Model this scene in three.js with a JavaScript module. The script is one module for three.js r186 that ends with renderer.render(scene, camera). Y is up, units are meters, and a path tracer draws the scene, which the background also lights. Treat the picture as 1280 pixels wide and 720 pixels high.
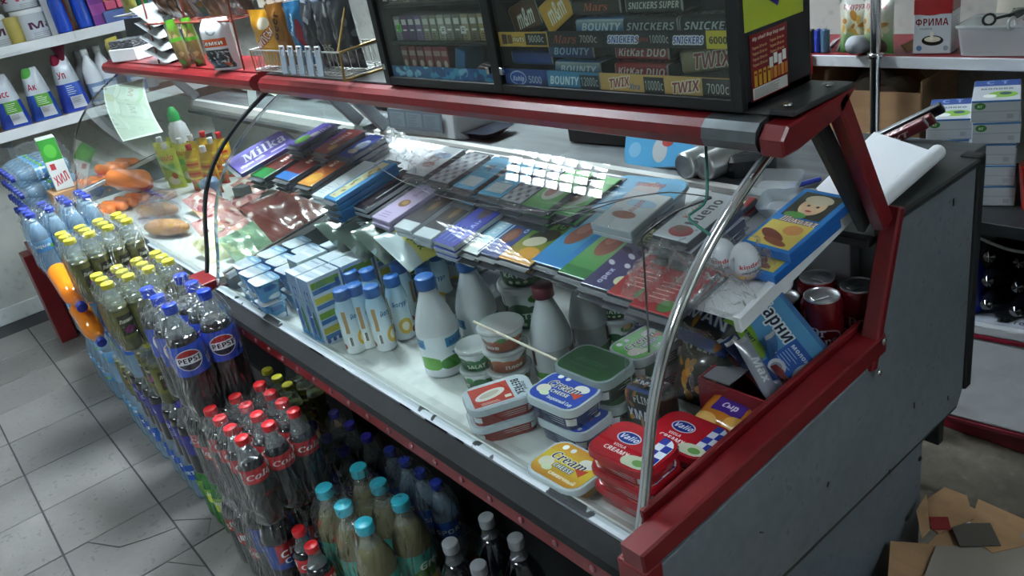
import * as THREE from 'three';
import { mergeGeometries, toCreasedNormals } from 'three/addons/utils/BufferGeometryUtils.js';
import { RoundedBoxGeometry } from 'three/addons/geometries/RoundedBoxGeometry.js';
import { RectAreaLightUniformsLib } from 'three/addons/lights/RectAreaLightUniformsLib.js';

// ---------------------------------------------------------------- camera, sky, lights, exposure
const EYE = 1.54, FOCAL = 1033;                       // metres above the floor, pixels
const scene = new THREE.Scene();
const camera = new THREE.PerspectiveCamera(2 * Math.atan(360 / FOCAL) * 180 / Math.PI, 1280 / 720, 0.02, 60);
const RIGHT = new THREE.Vector3(0.63102759, -0.17462221, -0.75585136);
const UP = new THREE.Vector3(-0.2249563, 0.89128111, -0.39371644);
const BACK = new THREE.Vector3(0.74242767, 0.41847946, 0.5231406);
camera.position.set(0, EYE, 0);
camera.quaternion.setFromRotationMatrix(new THREE.Matrix4().makeBasis(RIGHT, UP, BACK));
scene.background = new THREE.Color(0.25, 0.3, 0.38);
const renderer = new THREE.WebGLRenderer({ antialias: true });
renderer.toneMapping = THREE.LinearToneMapping;
renderer.toneMappingExposure = 1.6;
renderer.shadowMap.enabled = true;
RectAreaLightUniformsLib.init();
const CEILING = 2.7;
const LAMP_POWER = 84, LAMP_COLOR = new THREE.Color(0.82, 0.94, 1.0), LAMP_GLOW = 20;
const LAMPS = [[-2.55, -0.86, 1.3], [-2.62, -1.62, 0.9], [1.3, -0.55, 0.42], [-3.5, 0.6, 0.25], [-1.2, 1.1, 0.5]];   // louvred ceiling lamps (x, z, share of the full power)

// ---------------------------------------------------------------- helpers
const V = (x, y, z) => new THREE.Vector3(x, y, z);
let seed = 7;
const rnd = () => { seed |= 0; seed = seed + 0x6D2B79F5 | 0; let t = Math.imul(seed ^ seed >>> 15, 1 | seed); t = t + Math.imul(t ^ t >>> 7, 61 | t) ^ t; return ((t ^ t >>> 14) >>> 0) / 4294967296; };
const rr = (a, b) => a + (b - a) * rnd();
// direction of a photo pixel, and the point where it meets a plane x, y or z = value
const ray = (px, py) => V(0, 0, 0).addScaledVector(RIGHT, px - 640).addScaledVector(UP, 360 - py).addScaledVector(BACK, -FOCAL);
function at(axis, v, px, py) { const r = ray(px, py), o = V(0, EYE, 0); const t = (v - o[axis]) / r[axis]; return o.addScaledVector(r, t); }
function atPlane(p0, n, px, py) { const r = ray(px, py), o = V(0, EYE, 0); const t = p0.clone().sub(o).dot(n) / r.dot(n); return o.addScaledVector(r, t); }
// front glass profile: z as a function of y
const glassZ = y => ((-6.21147933 * y + 16.37734858) * y - 14.66136025) * y + 3.86850635;
function glassHit(px, py) { const d = ray(px, py).normalize(); for (let t = 0.4; t < 6; t += 0.001) { const q = V(0, EYE, 0).addScaledVector(d, t); if (q.y < 1.22 && q.y > 0.7 && q.z < glassZ(q.y)) return q; } return at('y', 0.9, px, py); }

const used = {};
function numbered(n) { const k = used[n] = (used[n] ?? -1) + 1; return k ? `${n}_${String(k).padStart(3, '0')}` : n; }
function part(parent, name, geo, mat, pos, rot) { const m = new THREE.Mesh(geo, mat); m.name = name; if (pos) m.position.set(...pos); if (rot) m.rotation.set(...rot); parent.add(m); return m; }
function tag(o, label, category, group) { o.userData = { label, category }; if (group) o.userData.group = group; return o; }
function thing(name, label, category, pos = [0, 0, 0], rot = [0, 0, 0], group) { const o = new THREE.Group(); o.name = numbered(name); o.position.set(...(pos.isVector3 ? pos.toArray() : pos)); if (typeof rot === 'number') o.rotation.y = rot; else o.rotation.set(...rot); scene.add(o); return tag(o, label, category, group); }
function single(name, label, category, geo, mat, pos = [0, 0, 0], rot = [0, 0, 0], group) { const m = new THREE.Mesh(geo, mat); m.name = numbered(name); m.position.set(...(pos.isVector3 ? pos.toArray() : pos)); if (typeof rot === 'number') m.rotation.y = rot; else m.rotation.set(...rot); scene.add(m); return tag(m, label, category, group); }
function copy(o, pos, rot, label, group) { const c = o.clone(); c.name = numbered(o.name.replace(/_\d{3}$/, '')); c.userData = { ...o.userData }; if (label) c.userData.label = label; if (group) c.userData.group = group; c.position.set(...(pos.isVector3 ? pos.toArray() : pos)); if (rot !== undefined) { if (typeof rot === 'number') c.rotation.set(0, rot, 0); else c.rotation.set(...rot); } scene.add(c); return c; }
function struct(name, geo, mat) { const m = new THREE.Mesh(geo, mat); m.name = name; m.userData = { kind: 'structure' }; scene.add(m); return m; }
// a thing whose parts were built in world coordinates: move its origin to its base
function settle(g) { g.updateMatrixWorld(true); const b = new THREE.Box3().setFromObject(g); const c = V((b.min.x + b.max.x) / 2, b.min.y, (b.min.z + b.max.z) / 2); for (const k of g.children) k.position.sub(c); g.position.add(c); return g; }

// ---------------------------------------------------------------- print atlas (flat print on packages)
const SIZE = 2048, canvas = document.createElement('canvas'); canvas.width = canvas.height = SIZE;
const ctx = canvas.getContext('2d'); ctx.fillStyle = '#fff'; ctx.fillRect(0, 0, SIZE, SIZE);
const atlas = new THREE.CanvasTexture(canvas); atlas.colorSpace = THREE.SRGBColorSpace; atlas.magFilter = THREE.LinearFilter;
let ax = 2, ay = 2, ah = 0;
function cell(w, h, draw) {
  if (ax + w + 2 > SIZE) { ax = 2; ay += ah + 3; ah = 0; }
  if (ay + h + 2 > SIZE) throw new Error('atlas full');
  ctx.save(); ctx.translate(ax, ay); ctx.beginPath(); ctx.rect(-1, -1, w + 2, h + 2); ctx.clip(); draw(ctx, w, h); ctx.restore();
  const c = { u0: ax / SIZE, u1: (ax + w) / SIZE, v1: 1 - ay / SIZE, v0: 1 - (ay + h) / SIZE }; ax += w + 3; ah = Math.max(ah, h); return c;
}
const solids = {};
function solid(col) { if (!solids[col]) { const c = cell(8, 8, (g) => { g.fillStyle = col; g.fillRect(-1, -1, 10, 10); }); const e = 2 / SIZE; solids[col] = { u0: c.u0 + e, u1: c.u1 - e, v0: c.v0 + e, v1: c.v1 - e }; } return solids[col]; }
const C = c => typeof c === 'string' ? solid(c) : c;
function bg(g, w, h, ...cols) { if (cols.length > 1) { const v = cols.map(c => [1, 3, 5].map(i => parseInt(c.slice(i, i + 2), 16))), far = Math.max(...v.map(p => Math.max(...p.map((x, i) => Math.abs(x - v[0][i]))))); if (far < 52) cols = [cols[cols.length >> 1]]; }   // near colours are one plain print
  if (cols.length === 1) { g.fillStyle = cols[0]; } else { const l = g.createLinearGradient(0, 0, 0, h); cols.forEach((c, i) => l.addColorStop(i / (cols.length - 1), c)); g.fillStyle = l; } g.fillRect(-1, -1, w + 2, h + 2); }
function T(g, s, x, y, size, col, o = {}) { g.save(); g.translate(x, y); if (o.rot) g.rotate(o.rot); if (o.skew) g.transform(1, 0, -o.skew, 1, 0, 0); g.font = `${o.italic ? 'italic ' : ''}${o.plain ? '' : 'bold '}${size}px ${o.font || 'sans-serif'}`; g.textAlign = o.align || 'center'; g.textBaseline = 'middle'; if (o.fit) { const m = g.measureText(s).width; if (m > o.fit) g.scale(o.fit / m, 1); } if (o.stroke) { g.strokeStyle = o.stroke; g.lineWidth = o.sw || size * 0.18; g.lineJoin = 'round'; g.strokeText(s, 0, 0); } g.fillStyle = col; g.fillText(s, 0, 0); g.restore(); }
function E(g, x, y, rx, ry, col, rot = 0) { g.fillStyle = col; g.beginPath(); g.ellipse(x, y, rx, ry, rot, 0, 7); g.fill(); }
function Rc(g, x, y, w, h, col) { g.fillStyle = col; g.fillRect(x, y, w, h); }
function specks(g, w, h, n, cols, r0, r1) { for (let i = 0; i < n; i++) E(g, rnd() * w, rnd() * h, rr(r0, r1), rr(r0, r1) * 0.7, cols[i % cols.length], rnd() * 3); }
function lines(g, x, y, w, n, dy, col, th = 1) { for (let i = 0; i < n; i++) Rc(g, x, y + i * dy, w * (0.6 + 0.4 * rnd()), th, col); }
function bars(g, x, y, w, h) { Rc(g, x, y, w, h, '#fff'); for (let i = 1; i < w - 1; i += 2) if (rnd() > 0.35) Rc(g, x + i, y + 1, rnd() > 0.6 ? 2 : 1, h - 2, '#222'); }

// ---------------------------------------------------------------- geometry
function remap(geo, c, i0 = 0, i1 = geo.attributes.uv.count) { const uv = geo.attributes.uv; for (let i = i0; i < i1; i++) { const u = Math.min(1, Math.max(0, uv.getX(i))), v = Math.min(1, Math.max(0, uv.getY(i))); uv.setXY(i, c.u0 + (c.u1 - c.u0) * u, c.v0 + (c.v1 - c.v0) * v); } return geo; }
function boxGeo(w, h, d, f = {}, r = 0) {
  const g0 = r ? new RoundedBoxGeometry(w, h, d, 1, r) : new THREE.BoxGeometry(w, h, d).toNonIndexed();
  const per = g0.attributes.uv.count / 6;
  ['px', 'nx', 'py', 'ny', 'pz', 'nz'].forEach((k, i) => remap(g0, C(f[k] || f.all || '#ffffff'), i * per, (i + 1) * per));
  g0.clearGroups(); return g0;
}
const rbox = (w, h, d, r = 0.003) => { const g = r ? new RoundedBoxGeometry(w, h, d, 1, Math.min(r, w / 2.01, h / 2.01, d / 2.01)) : new THREE.BoxGeometry(w, h, d).toNonIndexed(); g.clearGroups(); return metres(g); };
function metres(g) { const p = g.attributes.position, n = g.attributes.normal, uv = new Float32Array(p.count * 2); for (let i = 0; i < p.count; i++) { const x = Math.abs(n.getX(i)), y = Math.abs(n.getY(i)), z = Math.abs(n.getZ(i)); const a = y >= x && y >= z ? [p.getX(i), p.getZ(i)] : x >= z ? [p.getZ(i), p.getY(i)] : [p.getX(i), p.getY(i)]; uv[2 * i] = a[0]; uv[2 * i + 1] = a[1]; } g.setAttribute('uv', new THREE.BufferAttribute(uv, 2)); return g; }
const span = (x0, x1, y0, y1, z0, z1, r = 0.002) => rbox(Math.abs(x1 - x0), Math.abs(y1 - y0), Math.abs(z1 - z0), r).translate((x0 + x1) / 2, (y0 + y1) / 2, (z0 + z1) / 2);
// polygon given as [z, y] pairs, extruded along x
function alongX(pts, x0, x1, bevel = 0) { const s = new THREE.Shape(pts.map(p => new THREE.Vector2(p[0], p[1]))); const g = new THREE.ExtrudeGeometry(s, { depth: Math.abs(x1 - x0) - 2 * bevel, bevelEnabled: bevel > 0, bevelSize: bevel, bevelThickness: bevel, bevelSegments: 1, bevelOffset: -bevel }); g.rotateY(-Math.PI / 2); g.translate(Math.max(x0, x1) - bevel, 0, 0); g.clearGroups(); return metres(g); }
// [z,y] polygon in ExtrudeGeometry's own plane maps shape-x to world z after the turn
function lathe(pts, seg = 24, c) { const g = new THREE.LatheGeometry(pts.map(p => new THREE.Vector2(Math.max(p[0], 1e-4), p[1])), seg); if (c) { const ys = pts.map(p => p[1]), a = Math.min(...ys), b = Math.max(...ys), uv = g.attributes.uv, P = g.attributes.position; for (let i = 0; i < uv.count; i++) uv.setY(i, (P.getY(i) - a) / Math.max(b - a, 1e-5)); remap(g, C(c)); } return g; }
function tube(pts, r, seg = 24, rad = 6, closed = false) { return new THREE.TubeGeometry(new THREE.CatmullRomCurve3(pts.map(p => p.isVector3 ? p : V(...p)), closed, 'catmullrom', 0.3), seg, r, rad, closed); }
function rod(a, b, r, rad = 6) { a = a.isVector3 ? a : V(...a); b = b.isVector3 ? b : V(...b); const d = b.clone().sub(a), g = new THREE.CylinderGeometry(r, r, d.length(), rad, 1); g.applyQuaternion(new THREE.Quaternion().setFromUnitVectors(V(0, 1, 0), d.normalize())); const m = a.add(b).multiplyScalar(0.5); return g.translate(m.x, m.y, m.z); }
const merge = list => mergeGeometries(list.map(g => { const n = g.index ? g.toNonIndexed() : g; for (const k of Object.keys(n.attributes)) if (!['position', 'normal', 'uv'].includes(k)) n.deleteAttribute(k); n.clearGroups(); return n; }));
function ring(w, d, r, y, n = 4) { const o = []; r = Math.min(r, w / 2, d / 2); const cs = [[w / 2 - r, d / 2 - r, 0], [-w / 2 + r, d / 2 - r, 1], [-w / 2 + r, -d / 2 + r, 2], [w / 2 - r, -d / 2 + r, 3]]; for (const [x, z, q] of cs) for (let i = 0; i <= n; i++) { const a = (q + i / n) * Math.PI / 2; o.push([x + r * Math.cos(a), y, z + r * Math.sin(a)]); } return o; }
// rounded-rectangle sections joined from below upwards; print on the wall and the top
function loft(secs, side, top, o = {}) {
  const n = o.n || 4, rs = secs.map(s => ring(s[0], s[1], s[2], s[3], n)), m = rs[0].length, pos = [], uv = []; const cs = C(side || '#ffffff'), ct = C(top || side || '#ffffff');
  const y0 = secs[0][3], y1 = secs[secs.length - 1][3];
  const put = (p, u, v, c) => { pos.push(...p); uv.push(c.u0 + (c.u1 - c.u0) * u, c.v0 + (c.v1 - c.v0) * v); };
  for (let k = 0; k + 1 < rs.length; k++) for (let i = 0; i < m; i++) { const j = (i + 1) % m, a = rs[k][i], b = rs[k][j], c = rs[k + 1][j], d = rs[k + 1][i]; const u0 = (o.rep || 1) * i / m % 1.0001, u1 = u0 + (o.rep || 1) / m, va = Math.min(1, Math.max(0, (a[1] - y0) / (y1 - y0))), vb = Math.min(1, Math.max(0, (d[1] - y0) / (y1 - y0))); put(a, u0, va, cs); put(c, u1, vb, cs); put(b, u1, va, cs); put(a, u0, va, cs); put(d, u0, vb, cs); put(c, u1, vb, cs); }
  const cap = (r, c, up, s) => { const y = r[0][1]; for (let i = 0; i < m; i++) { const j = (i + 1) % m; const P = p => [p, p[0] / s[0] + 0.5, 0.5 - p[2] / s[1]]; const a = P(r[i]), b = P(r[j]), z = P([0, y, 0]); for (const q of up ? [z, b, a] : [z, a, b]) put(q[0], q[1], q[2], c); } };
  if (o.top !== false) cap(rs[rs.length - 1], ct, true, secs[secs.length - 1]);
  if (o.bottom !== false) cap(rs[0], C(o.under || '#dddddd'), false, secs[0]);
  const g = new THREE.BufferGeometry(); g.setAttribute('position', new THREE.Float32BufferAttribute(pos, 3)); g.setAttribute('uv', new THREE.Float32BufferAttribute(uv, 2)); return toCreasedNormals(g, 0.7);
}
// a filled bag: w wide, h high, d thick, standing on y = 0, face towards +z
function pillow(w, h, d, front, back, o = {}) {
  const nx = o.nx || 10, ny = o.ny || 12, p = o.p || 2.2, seam = o.seam ?? 0.06, pos = [], uv = [], idx = []; const cf = C(front), cb = C(back || front); const s1 = rnd() * 9, s2 = rnd() * 9, wr = o.wrinkle ?? 0.12;
  for (const sgn of [1, -1]) { const base = pos.length / 3, c = sgn > 0 ? cf : cb; for (let j = 0; j <= ny; j++) for (let i = 0; i <= nx; i++) { const u = i / nx, v = j / ny, a = 2 * u - 1; let b = (v - seam) / (1 - 2 * seam); b = Math.min(1, Math.max(0, b)) * 2 - 1; let t = Math.pow(1 - Math.pow(Math.abs(a), p), 0.55) * Math.pow(1 - Math.pow(Math.abs(b), o.py || p), o.pe || 0.6); t *= 1 + wr * (Math.sin(9 * u + 7 * v + s1) * Math.sin(11 * v - 5 * u + s2)); const low = o.foot ? Math.max(0, 1 - v * 4) * 0.5 : 0; const x = a * w / 2 * (1 - (o.taper || 0) * v * v) * (1 - (o.waist ?? 0.06) * (1 - Math.pow(Math.abs(b), 2))), z = sgn * d / 2 * Math.max(t, low * Math.pow(1 - Math.pow(Math.abs(a), 6), 0.5)) + (o.lean || 0) * v * v; pos.push(x, v * h, z); uv.push(c.u0 + (c.u1 - c.u0) * (sgn > 0 ? u : 1 - u), c.v0 + (c.v1 - c.v0) * v); } for (let j = 0; j < ny; j++) for (let i = 0; i < nx; i++) { const q = base + j * (nx + 1) + i; if (sgn > 0) idx.push(q, q + 1, q + nx + 2, q, q + nx + 2, q + nx + 1); else idx.push(q, q + nx + 2, q + 1, q, q + nx + 1, q + nx + 2); } }
  const g = new THREE.BufferGeometry(); g.setAttribute('position', new THREE.Float32BufferAttribute(pos, 3)); g.setAttribute('uv', new THREE.Float32BufferAttribute(uv, 2)); g.setIndex(idx); g.computeVertexNormals(); return g;
}
// flat sheet given by f(u, v) -> Vector3
function sheet(f, nu, nv, c) { const pos = [], uv = [], idx = []; const k = c ? C(c) : { u0: 0, u1: 1, v0: 0, v1: 1 }; for (let j = 0; j <= nv; j++) for (let i = 0; i <= nu; i++) { const p = f(i / nu, j / nv); pos.push(p.x, p.y, p.z); uv.push(k.u0 + (k.u1 - k.u0) * i / nu, k.v0 + (k.v1 - k.v0) * j / nv); } for (let j = 0; j < nv; j++) for (let i = 0; i < nu; i++) { const a = j * (nu + 1) + i; idx.push(a, a + 1, a + nu + 2, a, a + nu + 2, a + nu + 1); } const g = new THREE.BufferGeometry(); g.setAttribute('position', new THREE.Float32BufferAttribute(pos, 3)); g.setAttribute('uv', new THREE.Float32BufferAttribute(uv, 2)); g.setIndex(idx); g.computeVertexNormals(); return g; }
// smooth value noise
function noise2(x, y, s = 0) { const h = (i, j) => { let n = Math.imul(i, 374761393) + Math.imul(j, 668265263) + Math.imul(s + 1, 974634777); n = Math.imul(n ^ n >>> 13, 1274126177); return ((n ^ n >>> 16) >>> 0) / 4294967296; }; const i = Math.floor(x), j = Math.floor(y), f = x - i, g = y - j, u = f * f * (3 - 2 * f), v = g * g * (3 - 2 * g); return (h(i, j) * (1 - u) + h(i + 1, j) * u) * (1 - v) + (h(i, j + 1) * (1 - u) + h(i + 1, j + 1) * u) * v; }
function noiseTex(n, fn, srgb) { const d = new Uint8Array(n * n * 4); for (let j = 0; j < n; j++) for (let i = 0; i < n; i++) { const c = fn(i / n, j / n); const k = 4 * (j * n + i); for (let q = 0; q < 3; q++) d[k + q] = Math.max(0, Math.min(255, (c.length ? c[q] : c) * 255)); d[k + 3] = 255; } const t = new THREE.DataTexture(d, n, n); t.wrapS = t.wrapT = THREE.RepeatWrapping; t.magFilter = THREE.LinearFilter; t.minFilter = THREE.LinearFilter; if (srgb) t.colorSpace = THREE.SRGBColorSpace; t.needsUpdate = true; return t; }
// noise that repeats: several octaves on wrapped lattices
function tileNoise(u, v, f, s, oct = 4) { let a = 0, k = 0.5, t = 0; for (let o = 0; o < oct; o++) { const F = f << o, x = u * F, y = v * F, i = Math.floor(x), j = Math.floor(y), p = x - i, q = y - j, e = p * p * (3 - 2 * p), g = q * q * (3 - 2 * q); const h = (m, n) => noise2((m % F + F) % F, (n % F + F) % F, s + o * 17); a += k * ((h(i, j) * (1 - e) + h(i + 1, j) * e) * (1 - g) + (h(i, j + 1) * (1 - e) + h(i + 1, j + 1) * e) * g); t += k; k *= 0.5; } return a / t; }
// ---------------------------------------------------------------- materials
const lin = (r, g, b) => new THREE.Color().setRGB(r, g, b);
const std = o => new THREE.MeshStandardMaterial(o), phy = o => new THREE.MeshPhysicalMaterial(o);
const rep = (t, x, y) => { const c = t.clone(); c.repeat.set(x, y); c.needsUpdate = true; return c; };
const fineN = noiseTex(256, (u, v) => 0.3 + 0.7 * tileNoise(u, v, 32, 3, 3));
const grimeN = noiseTex(512, (u, v) => { const a = tileNoise(u, v, 6, 11, 5), b = tileNoise(u, v, 40, 5, 2); const k = 0.86 + 0.16 * a - 0.1 * Math.max(0, b - 0.62) * 3; return [k, k, k * 0.98]; }, true);
const tileTexs = [1, 2, 3].map(s => noiseTex(256, (u, v) => { const a = tileNoise(u, v, 4, s * 31, 5), b = tileNoise(u, v, 60, s * 7, 2); let k = 0.6 + 0.16 * a + 0.05 * b; if (b > 0.78) k -= 0.12; return [k, k * 0.995, k * 0.985]; }, true));
const concreteT = noiseTex(512, (u, v) => { const a = tileNoise(u, v, 5, 77, 6), b = tileNoise(u, v, 50, 13, 3), c = tileNoise(u, v, 18, 29, 3); let k = 0.42 + 0.2 * (a - 0.5) + 0.12 * (b - 0.5); if (c > 0.76) k -= 0.05; if (b > 0.8) k += 0.05; return [k, k * 0.96, k * 0.88]; }, true);
const woodT = noiseTex(512, (u, v) => { const a = tileNoise(u, v * 0.06 + 0.2, 24, 5, 3), s = tileNoise(u * 0.12, v, 48, 9, 4), k = 0.36 + 0.34 * s + 0.05 * a; return [k * 0.96, k, k * 1.02]; }, true);
const steelT = noiseTex(512, (u, v) => { const a = tileNoise(u, v, 4, 41, 5), b = tileNoise(u, v, 64, 43, 2), k = 0.42 + 0.1 * (a - 0.5) + 0.05 * (b - 0.5) - (b > 0.82 ? 0.06 : 0); return [k * 0.95, k, k * 1.04]; }, true);
const cardT = noiseTex(256, (u, v) => { const a = tileNoise(u, v, 6, 61, 4), b = tileNoise(u * 0.1, v, 64, 3, 2), k = 0.86 + 0.22 * (a - 0.5) + 0.12 * (b - 0.5); return [k * 0.78, k * 0.62, k * 0.46]; }, true);
const wrinkleN = noiseTex(512, (u, v) => { const r = (f, s, p) => Math.pow(1 - Math.abs(2 * tileNoise(u, v, f, s, 2) - 1), p); return 0.5 * r(8, 3, 5) + 0.35 * r(17, 9, 5) + 0.15 * r(34, 15, 3); });
const streakN = noiseTex(512, (u, v) => { const w = u + 0.1 * tileNoise(u, v, 4, 3, 2); return 0.65 * Math.pow(1 - Math.abs(2 * tileNoise(w % 1, v * 0.12, 40, 21, 3) - 1), 3) + 0.35 * tileNoise(u, v, 9, 5, 3); });
const wornT = noiseTex(512, (u, v) => { const a = tileNoise(u, v, 24, 51, 4), b = tileNoise(u, v, 8, 52, 3); return a * 0.6 + b * 0.55 > 0.49 ? [0.72, 0.75, 0.78] : [0.16, 0.17, 0.185]; }, true);
const foamN = noiseTex(256, (u, v) => tileNoise(u, v, 24, 17, 3));

const M = {
  print: std({ map: atlas, roughness: 0.55 }),
  gloss: phy({ map: atlas, roughness: 0.22, clearcoat: 0.5, clearcoatRoughness: 0.12 }),
  foil: phy({ map: atlas, roughness: 0.3, metalness: 0.05, clearcoat: 0.7, clearcoatRoughness: 0.08, bumpMap: wrinkleN, bumpScale: 0.0015 }),
  cardPrint: std({ map: atlas, roughness: 0.7 }),
  can: phy({ map: atlas, roughness: 0.25, metalness: 0.55, clearcoat: 0.6 }),
  wall: std({ color: lin(0.55, 0.57, 0.55), roughness: 0.9, map: grimeN, bumpMap: fineN, bumpScale: 0.001 }),
  ceiling: std({ color: lin(0.72, 0.72, 0.7), roughness: 0.95 }),
  concrete: std({ map: concreteT, color: lin(0.5, 0.46, 0.42), roughness: 0.9, bumpMap: concreteT, bumpScale: 0.003 }),
  tiles: tileTexs.map((t, i) => std({ map: t, color: lin(0.36 + i * 0.02, 0.35 + i * 0.02, 0.34 + i * 0.02), roughness: 0.42 })),
  grout: std({ color: lin(0.045, 0.045, 0.05), roughness: 0.95 }),
  red: phy({ color: lin(0.2, 0.0065, 0.011), roughness: 0.38, map: grimeN, clearcoat: 0.25, clearcoatRoughness: 0.25 }),
  panel: std({ map: steelT, color: lin(1.15, 1.18, 1.22), roughness: 0.5, metalness: 0.1, bumpMap: fineN, bumpScale: 0.0003 }),
  base: std({ map: steelT, color: lin(1.05, 1.12, 1.22), roughness: 0.5, metalness: 0.1 }),
  steel: std({ map: steelT, color: lin(1.4, 1.4, 1.4), roughness: 0.35, metalness: 0.8 }),
  worn: std({ map: wornT, roughness: 0.45, metalness: 0.35 }),
  redLaminate: std({ color: lin(0.22, 0.012, 0.02), roughness: 0.45, map: grimeN }),
  pallet: std({ color: lin(0.3, 0.2, 0.11), roughness: 0.85, map: cardT }),
  blackTrim: std({ color: lin(0.02, 0.022, 0.025), roughness: 0.42, map: grimeN }),
  black: std({ color: lin(0.012, 0.013, 0.015), roughness: 0.4 }),
  blackBoard: std({ color: lin(0.04, 0.043, 0.048), roughness: 0.38, map: grimeN }),
  chrome: std({ color: lin(0.78, 0.79, 0.8), roughness: 0.12, metalness: 1 }),
  aluminium: std({ color: lin(0.75, 0.76, 0.78), roughness: 0.3, metalness: 0.9 }),
  enamel: std({ color: lin(0.7, 0.73, 0.75), roughness: 0.3, map: grimeN }),
  whitePlastic: std({ color: lin(0.72, 0.74, 0.76), roughness: 0.4 }),
  greyPlastic: std({ color: lin(0.32, 0.34, 0.37), roughness: 0.45 }),
  milk: phy({ color: lin(0.62, 0.66, 0.7), roughness: 0.32, clearcoat: 0.3 }),
  wood: std({ map: woodT, color: lin(0.26, 0.27, 0.28), roughness: 0.55 }),
  card: std({ map: cardT, color: lin(1.0, 0.97, 0.94), roughness: 0.9, side: THREE.DoubleSide }),
  paper: std({ color: lin(0.8, 0.83, 0.87), roughness: 0.85, side: THREE.DoubleSide }),
  foam: std({ color: lin(0.6, 0.62, 0.65), roughness: 0.9, bumpMap: foamN, bumpScale: 0.004 }),
  glass: phy({ color: lin(0.93, 0.97, 0.95), roughness: 0, transmission: 1, thickness: 0, ior: 1.52, side: THREE.DoubleSide }),
  glassEdge: phy({ color: lin(0.05, 0.22, 0.17), roughness: 0.15, transmission: 0.3, thickness: 0 }),
  film: phy({ color: lin(0.98, 0.98, 0.99), roughness: 0.05, transmission: 0.985, thickness: 0, ior: 1.5, bumpMap: wrinkleN, bumpScale: 0.003, side: THREE.DoubleSide }),
  filmFlat: phy({ color: lin(0.98, 0.98, 0.99), roughness: 0.04, transmission: 0.99, thickness: 0, ior: 1.45, bumpMap: wrinkleN, bumpScale: 0.0006, side: THREE.DoubleSide }),
  wrap: phy({ color: lin(0.97, 0.98, 0.98), roughness: 0.07, transmission: 0.985, thickness: 0, ior: 1.5, bumpMap: streakN, bumpScale: 0.02, side: THREE.DoubleSide }),
  pet: phy({ color: lin(0.88, 0.92, 0.93), roughness: 0.06, transmission: 0.88, thickness: 0, ior: 1.5 }),
  water: phy({ color: lin(0.55, 0.74, 0.86), roughness: 0.08, transmission: 0.72, thickness: 0, ior: 1.45 }),
  tea: phy({ color: lin(0.3, 0.28, 0.13), roughness: 0.08, transmission: 0.5, thickness: 0, ior: 1.45 }),
  cola: phy({ color: lin(0.006, 0.006, 0.01), roughness: 0.08, clearcoat: 1, clearcoatRoughness: 0.05 }),
  orange: phy({ color: lin(0.85, 0.26, 0.01), roughness: 0.1, transmission: 0.25, thickness: 0, clearcoat: 1 }),
  green: phy({ color: lin(0.03, 0.32, 0.04), roughness: 0.08, transmission: 0.4, thickness: 0, clearcoat: 1 }),
  olive: phy({ color: lin(0.16, 0.17, 0.06), roughness: 0.1, transmission: 0.35, thickness: 0, clearcoat: 1 }),
  clearTub: phy({ color: lin(0.8, 0.84, 0.86), roughness: 0.18, transmission: 0.6, thickness: 0 }),
  sausage: phy({ color: lin(0.95, 0.25, 0.05), roughness: 0.3, clearcoat: 0.6 }),
  ledge: phy({ color: lin(0.02, 0.021, 0.023), roughness: 0.7, specularIntensity: 0.25, map: grimeN }),
  crumple: phy({ color: lin(0.96, 0.97, 0.98), roughness: 0.1, transmission: 0.9, thickness: 0, ior: 1.5, bumpMap: wrinkleN, bumpScale: 0.012, side: THREE.DoubleSide }),
  wire: std({ color: lin(0.5, 0.5, 0.48), roughness: 0.35, metalness: 0.8 }),
  brass: std({ color: lin(0.4, 0.27, 0.1), roughness: 0.4, metalness: 0.8 }),
  redWire: std({ color: lin(0.25, 0.05, 0.03), roughness: 0.5, metalness: 0.3 }),
};
const paint = {};
const col = (r, g, b, rough = 0.4) => paint[[r, g, b, rough]] ??= std({ color: lin(r, g, b), roughness: rough });
const CAP = { blue: col(0.01, 0.05, 0.5, 0.3), navy: col(0.02, 0.04, 0.3, 0.3), red: col(0.55, 0.015, 0.02, 0.3), yellow: col(0.5, 0.46, 0.03, 0.35), paleYellow: col(0.62, 0.6, 0.3, 0.35), cyan: col(0.03, 0.42, 0.52, 0.3), purple: col(0.05, 0.04, 0.42, 0.3), white: col(0.75, 0.76, 0.78, 0.35), maroon: col(0.16, 0.012, 0.03, 0.35), milkBlue: col(0.015, 0.12, 0.42, 0.35) };
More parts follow.
